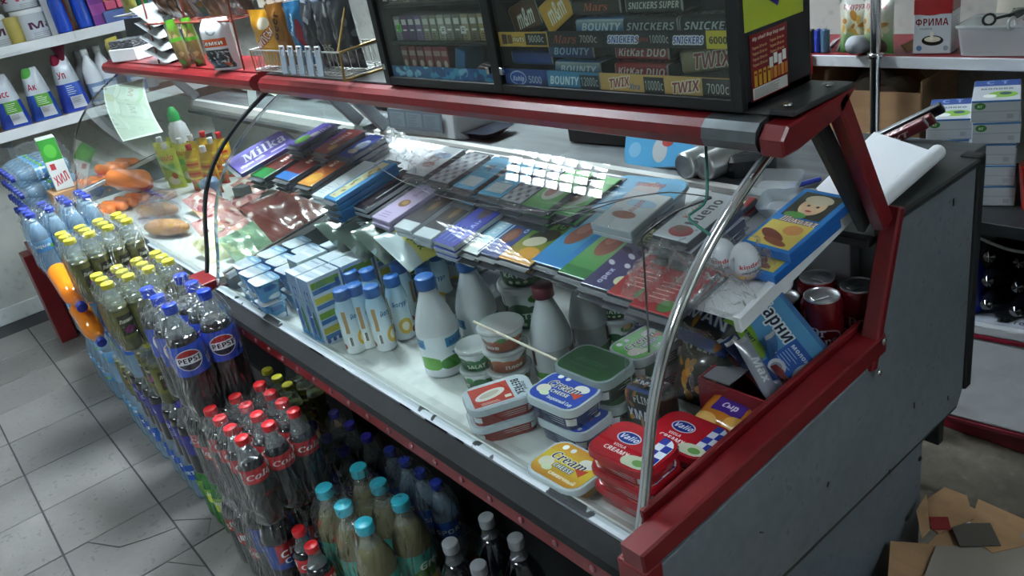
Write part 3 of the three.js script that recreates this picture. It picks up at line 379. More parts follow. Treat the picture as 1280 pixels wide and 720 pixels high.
// bottles from a profile; cuts into liquid body, label band and cap
function capGeo(r, h, y) { const p = []; p.push([0.0001, y], [r, y], [r, y + h * 0.86], [r * 0.9, y + h], [0.0001, y + h]); return lathe(p, 18); }
{
  // white milk bottles
  const lb = cell(220, 110, (g, w, h) => { bg(g, w, h, '#bcd6e6', '#dfeaf0'); for (const k of [0, 1]) { const o = k * 110; Rc(g, o + 14, 10, 74, 30, '#2f86b8'); T(g, 'МОЛОКО', o + 52, 26, 20, '#1b3f92', { fit: 66 }); T(g, '1 л', o + 30, 62, 14, '#2a5a8c'); E(g, o + 22, 92, 24, 22, '#3f8a2c'); E(g, o + 88, 90, 26, 24, '#5a9c34'); Rc(g, o + 40, 56, 32, 54, '#e8eef0'); } });
  const lm = cell(220, 80, (g, w, h) => { bg(g, w, h, '#b7bcbd'); for (const k of [0, 1]) { const o = k * 110; Rc(g, o + 30, 6, 44, 40, '#6d2c30'); T(g, 'ӨЗ', o + 52, 20, 15, '#e0d0c8'); lines(g, o + 36, 30, 30, 3, 5, '#d8c8c0'); E(g, o + 40, 74, 40, 22, '#2f6a30'); E(g, o + 90, 80, 26, 20, '#4b8a3c'); } });
  const make = (name, label, cat, h, r, capM, labelC, y0, y1, pos, group) => {
    const t = thing(name, label, cat, pos, 0.9, group);
    const body = part(t, 'body', lathe([[0.0001, 0], [r * 0.9, 0], [r, 0.006], [r, h * 0.44], [r * 0.97, h * 0.5], [r * 0.78, h * 0.64], [r * 0.52, h * 0.78], [r * 0.38, h * 0.86], [r * 0.36, h * 0.9], [0.0001, h * 0.9]], 28), M.milk);
    part(body, 'label', lathe([[r * 1.012, h * y0], [r * 1.012, h * y1]], 28, labelC), M.gloss);
    part(t, 'cap', capGeo(0.0195, h * 0.12, h * 0.88), capM); return t;
  };
  make('milk_bottle', 'white milk bottle with blue cap and blue-green label, nearest the ledge', 'milk bottle', 0.2, 0.041, CAP.milkBlue, lb, 0.1, 0.45, onDeck(558, 460));
  make('milk_bottle', 'white milk bottle with blue cap behind the round tubs', 'milk bottle', 0.2, 0.041, CAP.milkBlue, lb, 0.1, 0.45, onDeck(606, 435));
  make('milk_bottle', 'grey-white kefir bottle with maroon cap beside the orange tubs', 'milk bottle', 0.185, 0.038, CAP.maroon, lm, 0.06, 0.38, onDeck(697, 468));
  make('milk_bottle', 'grey-white kefir bottle with maroon cap behind the green butter tubs', 'milk bottle', 0.18, 0.036, CAP.maroon, lm, 0.06, 0.38, onDeck(742, 440));
  // slim yoghurt drinks
  const yl = cell(200, 150, (g, w, h) => { bg(g, w, h, '#9fc4dc', '#cfe2ea', '#e8eef0'); for (const k of [0, 1]) { const o = k * 100; Rc(g, o + 6, 30, 12, 60, '#b08a5a'); bars(g, o + 6, 100, 14, 26); E(g, o + 58, 110, 22, 22, '#e2b63c'); E(g, o + 58, 110, 12, 12, '#f2e8c8'); T(g, 'йогурт', o + 58, 48, 18, '#2a62a4', { fit: 56 }); E(g, o + 86, 128, 10, 8, '#9c3a2a'); } });
  const yogH = 0.142, yr = 0.0225;
  const spots = [[447, 437], [463, 431], [484, 434], [437, 416], [457, 412], [478, 410], [508, 420], [515, 402], [545, 405], [560, 385], [575, 365]];
  let proto;
  spots.forEach(([a, b], i) => {
    const p = onDeck(a, b), lab = i < 7 ? 'slim pale blue yoghurt bottle with dark blue cap by the milk cartons' : 'slim pale blue yoghurt bottle with dark blue cap behind the milk bottles', gr = i < 7 ? 'yoghurt bottles by the cartons' : 'yoghurt bottles behind the milk';
    if (proto) { copy(proto, p, rr(0, 6), lab, gr); return; }
    const t = proto = thing('yoghurt_bottle', lab, 'yoghurt bottle', p, 0.4, gr);
    part(t, 'sleeve', lathe([[0.0001, 0], [yr * 0.9, 0], [yr, 0.004], [yr, 0.05], [yr * 0.93, 0.07], [yr, 0.09], [yr * 0.98, 0.1], [yr * 0.72, 0.122], [yr * 0.68, 0.126]], 22, yl), M.gloss);
    part(t, 'cap', capGeo(0.017, 0.022, 0.122), CAP.milkBlue);
  });
  const tallYog = [[532, 372], [552, 372], [592, 372]];
  // milk cartons
  const cf = cell(90, 150, (g, w, h) => { bg(g, w, h, '#c9d8e4'); for (let i = 0; i < 4; i++) { Rc(g, 6, 8 + i * 34, 78, 14, ['#7fae3a', '#cfc22c'][i % 2]); Rc(g, 6, 24 + i * 34, 78, 10, '#3f7ab8'); } for (let i = 0; i < 5; i++) E(g, 12 + i * 16, 140, 5, 5, '#2f4a9a'); });
  const cside = cell(130, 150, (g, w, h) => { bg(g, w, h, '#8fa9bf', '#7a97b4'); E(g, 40, 96, 22, 36, '#27509a'); E(g, 92, 104, 20, 32, '#3a6a3c'); T(g, 'СҮТ', 70, 40, 34, '#213a7a'); Rc(g, 0, 134, 130, 16, '#3f8ac0'); });
  const ctop = cell(80, 60, (g, w, h) => { bg(g, w, h, '#aeb9c4'); Rc(g, 0, 26, 80, 7, '#cfd8de'); Rc(g, 6, 8, 60, 5, '#7d8ea2'); });
  const cg = boxGeo(0.052, 0.158, 0.078, { all: '#9fb2c4', px: cf, nx: cf, pz: cside, nz: cside, py: ctop }, 0.002);
  const c0 = onDeck(415, 424); let cp;
  for (let i = 0; i < 2; i++) for (let j = 0; j < 4; j++) { const p = [c0.x - i * 0.056 - (j > 2 ? 0.02 : 0), D + 0.079, c0.z - 0.012 - j * 0.0815]; const q = cp ? copy(cp, p, rr(-0.02, 0.02)) : single('milk_carton', 'pale blue milk carton with yellow-green bands in the block of cartons', 'milk carton', cg, M.cardPrint, p, 0, 'block of milk cartons'); cp ??= q; }
  // a second, lower row of cartons behind
  for (let j = 0; j < 3; j++) copy(cp, [c0.x - 0.125, D + 0.079, c0.z - 0.05 - j * 0.083], 0);
  // foil-lidded dessert cups in trays
  const foilC = cell(60, 60, (g, w, h) => { bg(g, w, h, '#c2cdd6'); Rc(g, 0, 0, w, 20, '#6f9cc0'); E(g, 40, 40, 10, 10, '#d8dee2'); T(g, 'творог', 30, 11, 12, '#eef3f6', { fit: 48 }); });
  let cup;
  for (let i = 0; i < 3; i++) for (let j = 0; j < 3; j++) for (let k = 0; k < 2; k++) {
    const p = [-1.955 + i * 0.075, D + k * 0.053, -0.6 - j * 0.07 + i * 0.01]; const lab = k ? 'foil-lidded dessert cup on the upper layer' : 'foil-lidded dessert cup on the deck layer';
    if (cup) { copy(cup, p, rr(-0.05, 0.05), lab, k ? 'upper dessert cups' : 'lower dessert cups'); continue; }
    cup = thing('dessert_cup', lab, 'dessert cup', p, 0, 'lower dessert cups');
    part(cup, 'cup', loft([[0.048, 0.048, 0.01, 0], [0.06, 0.056, 0.012, 0.047]], cell(120, 40, (g, w, h) => { bg(g, w, h, '#7fb2d0', '#4f8fc0'); specks(g, w, h, 8, ['#cfe0ea', '#2f62a4'], 4, 9); }), '#ffffff', { top: false }), M.gloss);
    part(cup, 'foil_lid', loft([[0.068, 0.062, 0.012, 0.047], [0.068, 0.062, 0.012, 0.0485]], '#c8d0d8', foilC), M.foil);
  }
  // dark film packs between cartons and the chocolate shelf
  const pk = cell(120, 80, (g, w, h) => { bg(g, w, h, '#2c3c40', '#3f5048'); T(g, 'Molke', 60, 20, 26, '#d8e4ec', { italic: true }); specks(g, w, h, 14, ['#57705e', '#20303a', '#6f8a90'], 4, 12); });
  const pk2 = cell(120, 80, (g, w, h) => { bg(g, w, h, '#c8c048', '#e0dca0'); Rc(g, 0, 44, w, 36, '#b9c8cc'); T(g, 'Сырок', 60, 26, 24, '#3f6a2c'); });
  const packGeo = [pillow(0.12, 0.08, 0.035, pk, pk), pillow(0.12, 0.08, 0.035, pk2, pk2)];
  [[455, 304, 0], [482, 312, 0], [432, 296, 0], [512, 320, 1], [470, 292, 0], [500, 300, 0]].forEach(([a, b, k], i) => { const p = onDeck(a, b, 0.925); single('dairy_pack', k ? 'yellow and grey curd pack lying on the milk cartons' : 'dark green film pack lying on the milk cartons', 'food pack', packGeo[k], M.foil, [p.x, 0.932 + (i % 2) * 0.012, p.z + 0.04], [-1.45, 0.5, 0], 'film packs on the cartons'); });
  for (const x of [-1.66, -1.52, -1.38]) single('pack_box', 'cardboard tray holding film packs under the chocolate shelf', 'tray', rbox(0.13, 0.045, 0.2, 0.003), M.greyPlastic, [x, D + 0.023, -0.93], 0, 'trays under the shelf');

  // round plastic buckets and tubs
  const bk = (txt, c1, c2) => cell(240, 90, (g, w, h) => { bg(g, w, h, c1); for (let i = 0; i < 12; i++) E(g, i * 22, 40 + (i % 2) * 7, 16, 12, c2); Rc(g, 0, 44, w, 46, c2); for (const o of [0, 120]) { T(g, txt, o + 62, 58, 19, '#e8efe6', { fit: 76 }); for (let i = 0; i < 3; i++) E(g, o + 46 + i * 14, 78, 4.5, 4.5, '#cfe0b8'); E(g, o + 90, 18, 18, 11, '#3f8a34'); E(g, o + 90, 13, 12, 8, '#d8a83c'); bars(g, o + 10, 12, 22, 24); } });
  const bucketC = bk('QATIQ', '#dbe4e4', '#1f5c36'), bucketC2 = bk('КАТЫК', '#e2e8e6', '#2a6a3a');
  const bucket = (label, r, h, c, pos, group) => { const t = thing('yoghurt_bucket', label, 'bucket', pos, 2.2, group); part(t, 'bucket_body', lathe([[0.0001, 0], [r * 0.84, 0], [r * 0.86, 0.003], [r * 0.97, h * 0.86], [r * 0.97, h * 0.9]], 30, c), M.gloss); part(t, 'lid', lathe([[r * 0.97, h * 0.86], [r * 1.05, h * 0.87], [r * 1.05, h * 0.95], [r, h], [r * 0.94, h], [r * 0.92, h * 0.97], [0.0001, h * 0.97]], 30), M.whitePlastic); return t; };
  bucket('large white and green yoghurt bucket standing on the deck', 0.055, 0.095, bucketC, onDeck(664, 398));
  bucket('green yoghurt bucket stacked on the large bucket under the shelf', 0.05, 0.08, bucketC2, onDeck(664, 398).setY(D + 0.0955));
  bucket('small white and green yoghurt bucket behind the green butter tubs', 0.033, 0.07, bucketC2, onDeck(776, 432));
  bucket('small green bucket stacked on the small white bucket', 0.031, 0.05, bucketC, onDeck(776, 432).setY(D + 0.0705));
  const sal = (c1, c2, txt) => cell(220, 44, (g, w, h) => { bg(g, w, h, '#c8cfd0'); for (let i = 0; i < 14; i++) E(g, i * 17, 20 + (i % 3) * 3, 13, 9, c1); Rc(g, 0, 22, w, 22, c1); for (const o of [0, 73, 146]) { T(g, txt, o + 36, 32, 14, '#eee6d8', { fit: 60 }); E(g, o + 60, 14, 8, 6, c2); } });
  const tub = (label, group, r, h, c, pos) => { const t = thing('salad_tub', label, 'tub', pos, rr(0, 3), group); part(t, 'tub_body', lathe([[0.0001, 0], [r * 0.84, 0], [r * 0.97, h * 0.84]], 28, c), M.gloss); part(t, 'clear_lid', lathe([[r * 0.97, h * 0.82], [r * 1.06, h * 0.84], [r * 1.06, h * 0.92], [r * 0.98, h * 0.99], [r * 0.9, h * 0.985], [r * 0.86, h * 0.94], [0.0001, h * 0.94]], 28), M.clearTub); return t; };
  const oc = sal('#a4502a', '#3f7a2c', 'Плов'), gc = sal('#1f6a34', '#2f8a3c', 'SALAT');
  const o0 = onDeck(640, 478), g0 = onDeck(603, 478);
  for (let k = 0; k < 3; k++) tub(`round clear tub with orange label, ${['lowest', 'middle', 'topmost'][k]} of the stack of three`, undefined, 0.041, 0.042, oc, [o0.x, D + k * 0.0422, o0.z]);
  for (let k = 0; k < 2; k++) tub(`round clear tub with green label, ${['lower', 'upper'][k]} one beside the orange tubs`, undefined, 0.035, 0.042, gc, [g0.x, D + k * 0.0422, g0.z]);

  // rectangular butter and cream cheese tubs
  const face = (draw) => cell(170, 120, draw);
  const bef = face((g, w, h) => { bg(g, w, h, '#b7c2cc'); Rc(g, 10, 10, 108, 100, '#b03a2c'); E(g, 62, 60, 44, 22, '#d9dad2', -0.3); E(g, 60, 58, 30, 12, '#b9b3a4', -0.3); Rc(g, 96, 84, 18, 14, '#e8e2d0'); lines(g, 30, 96, 60, 2, 6, '#e8d8cc', 2); T(g, 'BEFREK', 138, 60, 30, '#14161c', { rot: Math.PI / 2, fit: 84 }); T(g, 'Original', 156, 64, 12, '#333', { rot: Math.PI / 2 }); });
  const cream = (c1, c2, sub) => face((g, w, h) => { bg(g, w, h, c1, c2, c1); E(g, 30, 78, 22, 18, '#e0dcc8'); E(g, 46, 92, 16, 10, '#d8e4c0'); E(g, 128, 34, 24, 16, '#e6e4dc'); T(g, 'Cream', 78, 48, 34, '#1f2a5c', { italic: true, font: 'serif', stroke: '#f2ead0', sw: 4 }); T(g, 'CHEESE', 86, 74, 18, '#f2f0e8', { stroke: '#2a3a6c', sw: 3 }); g.fillStyle = '#c8452a'; g.beginPath(); g.moveTo(112, 60); g.lineTo(150, 50); g.lineTo(142, 78); g.fill(); E(g, 32, 16, 9, 9, '#ffffff'); E(g, 60, 16, 8, 8, '#eeeeee'); T(g, sub, 110, 100, 16, '#f6f2e6', { fit: 90 }); });
  const blueC = cream('#1d2f86', '#2a4ab0', 'Творожный Сыр'), yelC = cream('#d08a22', '#e0c83c', 'сливочный'), grnC = cream('#2f8a34', '#58b848', 'Creamy');
  const darkGrn = face((g, w, h) => { bg(g, w, h, '#1d4a2c', '#2c5f36', '#1d4a2c'); E(g, 90, 40, 40, 16, '#33603c', 0.3); T(g, 'Butter', 80, 60, 30, '#3f7448', { italic: true, font: 'serif' }); Rc(g, 20, 84, 110, 4, '#3f6a44'); });
  const valio = face((g, w, h) => { bg(g, w, h, '#b01524'); E(g, 62, 44, 32, 20, '#d8dcea'); E(g, 62, 44, 29, 17, '#1b2f86'); T(g, 'Valio', 62, 44, 22, '#eef0fa', { italic: true }); T(g, 'VIOLA', 62, 76, 12, '#f0dcd8'); T(g, 'CREAMY', 66, 92, 18, '#f6ecea'); Rc(g, 128, 0, 42, 120, '#d9dfe8'); for (let i = 0; i < 4; i++) Rc(g, 128 + (i % 2) * 20, i * 22, 20, 22, '#2f3c9a'); E(g, 132, 104, 40, 22, '#c9cdb4'); E(g, 138, 102, 16, 10, '#6a9c54'); });
  const sideOf = c => cell(160, 30, (g, w, h) => { bg(g, w, h, c); for (let i = 0; i < 4; i++) { Rc(g, 8 + i * 40, 8, 18, 14, '#cfd4d8'); lines(g, 30 + i * 40, 10, 8, 3, 5, '#dddddd'); } });
  const bt = (label, w, d, h, top, sideC, rim, pos, ry, y = 0) => {
    const t = thing('butter_tub', label, 'butter tub', [pos.x, D + y, pos.z], ry);
    part(t, 'tub_body', loft([[w * 0.86, d * 0.84, 0.018, 0], [w * 0.93, d * 0.92, 0.022, h * 0.72]], sideOf(sideC), undefined, { top: false }), M.gloss);
    const lid = part(t, 'lid', loft([[w * 0.94, d * 0.93, 0.022, h * 0.66], [w, d, 0.024, h * 0.68], [w, d, 0.024, h * 0.88], [w * 0.97, d * 0.96, 0.023, h], [w * 0.95, d * 0.93, 0.022, h]], rim, rim), M.gloss);
    part(lid, 'printed_lid_label', loft([[w * 0.9, d * 0.87, 0.02, h], [w * 0.9, d * 0.87, 0.02, h + 0.0008]], rim, top), M.gloss); return t;
  };
  const P = {};
  P.b = onDeck(632, 533); bt('red and grey butter tub, lower of two by the ledge', 0.118, 0.082, 0.034, bef, '#8c2a24', '#b6c0c8', P.b, 1.12); bt('red and grey lettered butter tub, upper of two by the ledge', 0.118, 0.082, 0.034, bef, '#8c2a24', '#b6c0c8', P.b, 1.15, 0.0345);
  P.u = onDeck(722, 542); bt('dark blue cream cheese tub, lower of two', 0.112, 0.088, 0.04, blueC, '#1b2a5c', '#b9c4cc', P.u, 0.04); bt('dark blue cream cheese tub, upper of two', 0.112, 0.088, 0.04, blueC, '#1b2a5c', '#b9c4cc', { x: P.u.x - 0.012, z: P.u.z + 0.004 }, 0.06, 0.0405);
  P.y = onDeck(713, 603); bt('yellow cream cheese tub lying alone by the ledge', 0.112, 0.09, 0.032, yelC, '#b07a3a', '#c6cfd6', P.y, 0.02);
  P.g = onDeck(760, 512); bt('dark green butter tub, lower of two', 0.125, 0.09, 0.045, darkGrn, '#23402c', '#8f9ea0', P.g, 0.02); bt('dark green butter tub, upper of two', 0.125, 0.09, 0.045, darkGrn, '#23402c', '#8f9ea0', { x: P.g.x - 0.012, z: P.g.z + 0.006 }, 0.04, 0.0455);
  P.h = onDeck(812, 480); bt('bright green cream cheese tub, lower of two by the chrome strip', 0.115, 0.085, 0.042, grnC, '#4a6a58', '#aab6b8', P.h, 1.5); bt('bright green cream cheese tub, upper of two by the chrome strip', 0.115, 0.085, 0.042, grnC, '#4a6a58', '#aab6b8', P.h, 1.53, 0.0425);
  P.v = V(-0.69, D, -0.636); for (let k = 0; k < 3; k++) bt(`red cream cheese tub with blue oval, ${['lowest', 'middle', 'topmost'][k]} of three at the corner`, 0.115, 0.088, 0.03, valio, '#9c1420', '#a81624', { x: P.v.x, z: P.v.z + k * 0.001 }, 0.05, k * 0.0308);
  P.w = V(-0.676, D, -0.729); for (let k = 0; k < 2; k++) bt(`red cream cheese tub with blue oval, ${['lower', 'upper'][k]} one behind the stack of three`, 0.115, 0.088, 0.03, valio, '#9c1420', '#a81624', P.w, 0.03, k * 0.0308);
  // orange cheese pack, crisps packs and the red box of bars
  const chz = cell(120, 90, (g, w, h) => { bg(g, w, h, '#d08a34', '#c27424'); Rc(g, 28, 14, 62, 40, '#4a2a8c'); T(g, 'Сыр', 58, 34, 17, '#e8e0f0', { italic: true }); E(g, 96, 70, 30, 22, '#e0a850'); E(g, 30, 76, 26, 14, '#e6b464'); });
  single('cheese_pack', 'orange cheese pack with purple label leaning on the red end bar', 'cheese pack', pillow(0.1, 0.075, 0.045, chz, '#c07a2c', { p: 4 }), M.gloss, [-0.672, D + 0.026, -0.782], [-1.35, 0.1, 0]);
  const flint = cell(130, 110, (g, w, h) => { bg(g, w, h, '#252a2e', '#1a1e1c'); T(g, 'FLINT', 70, 18, 26, '#c9ccd0', { skew: -0.2, fit: 90 }); Rc(g, 0, 0, 20, 34, '#7c2426'); T(g, 'XMAN', 62, 58, 34, '#d5dade', { skew: -0.2, stroke: '#2a3a6c', sw: 5, fit: 110 }); Rc(g, 0, 92, w, 18, '#27407c'); specks(g, w, h, 6, ['#b0782a', '#8c5a20'], 6, 14); });
  const flint2 = cell(130, 130, (g, w, h) => { bg(g, w, h, '#22271c', '#1a1e1a'); for (let i = 0; i < 22; i++) E(g, rr(10, 120), rr(50, 128), rr(6, 16), rr(4, 9), ['#b07a22', '#c98e2c', '#8c5c18'][i % 3], rnd() * 3); T(g, 'FLINT', 66, 20, 30, '#c5c8c0', { skew: -0.2 }); });
  const fp = onDeck(828, 540);
  single('crouton_pack', 'dark crisps pack with big silver letters beside the butter tubs', 'crisps pack', boxGeo(0.075, 0.085, 0.05, { all: '#22282a', pz: flint, nx: flint, py: flint }, 0.012), M.foil, [-0.78, D + 0.0428, -0.77], 0.12);
  single('crouton_pack', 'dark crisps pack with golden croutons printed, behind the chrome strip', 'crisps pack', pillow(0.11, 0.12, 0.05, flint2, flint2), M.foil, [-0.765, D, -0.86], [-0.45, 0.15, 0]);
  single('crouton_pack', 'dark crisps pack lying on the others beside the red box', 'crisps pack', pillow(0.13, 0.1, 0.045, flint, flint), M.foil, [-0.79, D + 0.1, -0.88], [-1.2, 0.15, 0]);
  single('crouton_pack', 'dark crisps pack with blue corner lying behind the red box', 'crisps pack', pillow(0.14, 0.1, 0.045, flint, flint), M.foil, [-0.79, D + 0.1, -0.955], [-1.3, 0.15, 0.05]);
  const rb = thing('red_card_box', 'open dark red cardboard box of wrapped bars', 'box', [-0.682, D, -0.912], 0.03);
  const bw = 0.118, bd = 0.15, bh = 0.078; const redCard = std({ color: lin(0.22, 0.012, 0.018), roughness: 0.6, side: THREE.DoubleSide });
  part(rb, 'bottom', span(-bw / 2, bw / 2, 0, 0.003, -bd / 2, bd / 2, 0), redCard);
  for (const s of [-1, 1]) { part(rb, 'side_wall', span(s * bw / 2 - 0.0015, s * bw / 2 + 0.0015, 0, bh, -bd / 2, bd / 2, 0), redCard); part(rb, 'end_wall', span(-bw / 2, bw / 2, 0, bh, s * bd / 2 - 0.0015, s * bd / 2 + 0.0015, 0), redCard); }
  part(rb, 'paper_flap', span(-bw / 2, -0.01, bh - 0.004, bh - 0.002, -0.05, bd / 2 - 0.01, 0), col(0.2, 0.2, 0.22, 0.8));
  const wb = ['#7c1418', '#23376c', '#8c8f9a', '#5c1014', '#3f6a9a', '#2c3a70'].map((c, i) => cell(90, 26, (g, w, h) => { bg(g, w, h, c); T(g, ['бар', 'Nuts', 'Max', 'Wafer', 'Milk', 'Bar'][i], 45, 13, 18, '#d8dce0', { italic: true }); Rc(g, 0, 0, 6, h, '#aaa'); }));
  for (let i = 0; i < 9; i++) single('wrapped_bar', ['dark red', 'navy', 'silver', 'maroon', 'light blue', 'blue'][i % 6] + ' wrapped bar in the open red box', 'chocolate bar', pillow(0.11, 0.032, 0.016, wb[i % 6], wb[i % 6], { p: 4, nx: 6, ny: 5 }), M.foil, [-0.69 + rr(-0.02, 0.02), D + 0.045 + i * 0.005, -0.915 + rr(-0.04, 0.04)], [-1.45 + rr(-0.15, 0.15), rr(0.5, 1.6), rr(-0.1, 0.1)], 'bars in the red box');
  // blue biscuit box standing on edge
  const barni = cell(250, 150, (g, w, h) => { bg(g, w, h, '#6cb0d8', '#5aa0cf'); E(g, 30, 140, 90, 40, '#7fae38'); E(g, 100, 132, 30, 22, '#8fb840'); T(g, 'Барни', 74, 44, 46, '#16233c', { stroke: '#e8eef0', sw: 8, rot: 0.05, fit: 118 }); T(g, 'бисквит', 52, 118, 16, '#20324a'); Rc(g, 134, 34, 116, 116, '#2f62b8'); T(g, 'молоко', 176, 50, 18, '#e8eef8'); E(g, 216, 74, 24, 34, '#c9d4e2'); E(g, 214, 122, 28, 14, '#c58a4a'); E(g, 164, 116, 22, 22, '#e4e8ee'); E(g, 164, 118, 14, 14, '#9aa4b4'); lines(g, 142, 64, 46, 5, 8, '#bcd0ee', 2); });
  single('biscuit_box', 'light blue and green biscuit box tilted between the cans and the red box', 'biscuit box', boxGeo(0.165, 0.095, 0.045, { all: '#3f7ab0', pz: barni, px: '#4a8cb8', nx: '#5a9ccc' }, 0.002), M.cardPrint, [-0.685, D + 0.09, -0.975], [-0.35, 0.5, -0.75]);
  // soda cans
  const dp = cell(240, 120, (g, w, h) => { bg(g, w, h, '#641016', '#7c141c', '#5c0e14'); for (const o of [0, 120]) { E(g, o + 60, 62, 36, 17, '#c9c6c8', -0.12); E(g, o + 60, 62, 33, 14.5, '#6c1018', -0.12); T(g, 'Dr', o + 52, 50, 22, '#e6e2e2', { font: 'serif' }); T(g, 'Pepper', o + 61, 66, 21, '#e6e2e2', { font: 'serif', rot: -0.1 }); specks(g, 0, 0, 0, ['#fff'], 1, 1); for (let i = 0; i < 9; i++) E(g, o + 100 + (i % 3) * 6, 20 + i * 10, 2.5, 2.5, '#8c2a32'); } });
  const dk = cell(240, 120, (g, w, h) => { bg(g, w, h, '#16171c', '#22242a', '#101116'); for (const o of [0, 120]) T(g, 'BLACK', o + 60, 56, 24, '#8f9298'); });
  const cr = 0.033, chh = 0.122; let can;
  const mk = (label, c, p, ry) => { const t = thing('drink_can', label, 'drink can', p, ry); part(t, 'can_body', lathe([[0.0001, 0], [cr * 0.78, 0], [cr * 0.82, 0.004], [cr, 0.012], [cr, chh - 0.014], [cr * 0.84, chh - 0.003]], 30, c), M.can); const cl = part(t, 'can_lid', lathe([[cr * 0.84, chh - 0.004], [cr * 0.85, chh], [cr * 0.8, chh], [cr * 0.77, chh - 0.005], [0.0001, chh - 0.005]], 30), M.aluminium); part(cl, 'pull_tab', rbox(0.014, 0.0015, 0.024, 0.0006), M.aluminium, [0.002, chh - 0.003, 0.004], [0.05, 0.5, 0]); return t; };
  mk('dark red soda can in front of two others', dp, [-0.662, D + 0.022, -1.055], -1.0);
  mk('dark red soda can against the red upright bar', dp, [-0.634, D + 0.022, -1.068 - 0.045], -0.95);
  mk('dark red soda can behind the other soda cans', dp, [-0.703, D + 0.022, -1.068 - 0.04], 1.0);
  mk('black drink can lying lower beside the biscuit box', dk, [-0.735, D, -1.055], 0.4);
  mk('black drink can behind the white cup', dk, [-0.812, D, -1.065], 0.9);
  // white tray edge and carton behind the cans
  single('white_box', 'plain white box behind the soda cans', 'box', boxGeo(0.16, 0.1, 0.03, { all: '#b9b4ba' }, 0.003), M.cardPrint, [-0.74, D + 0.17, -1.15], 0);
  single('lidded_cup', 'small white cup with a cream lid by the biscuit box', 'cup', lathe([[0.0001, 0], [0.02, 0], [0.026, 0.03], [0.03, 0.032], [0.028, 0.036], [0.0001, 0.037]], 20), M.whitePlastic, [-0.755, D + 0.124, -1.055], [0.3, 0, -0.4]);
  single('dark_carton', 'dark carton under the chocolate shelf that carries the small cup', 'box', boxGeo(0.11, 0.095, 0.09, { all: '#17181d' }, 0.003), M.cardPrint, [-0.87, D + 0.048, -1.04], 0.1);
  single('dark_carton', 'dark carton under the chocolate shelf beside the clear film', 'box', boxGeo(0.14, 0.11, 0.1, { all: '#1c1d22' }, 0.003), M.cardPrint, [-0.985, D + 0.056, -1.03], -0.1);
  single('navy_pouch', 'navy pouch with red print beside the small buckets', 'pouch', pillow(0.06, 0.1, 0.03, cell(50, 80, (g, w, h) => { bg(g, w, h, '#1f2f8c'); Rc(g, 8, 14, 30, 12, '#8c2a4a'); T(g, 'RED', 25, 50, 14, '#c8cce8'); }), '#1a2870'), M.foil, onDeck(800, 420).toArray(), 0.5);
  // wooden stick lying across the tubs
  single('wooden_stick', 'thin pale wooden stick lying across the tubs', 'stick', rod(onDeck(592, 402, 0.925), onDeck(696, 450, 0.91), 0.0022), col(0.7, 0.62, 0.5, 0.7));
}
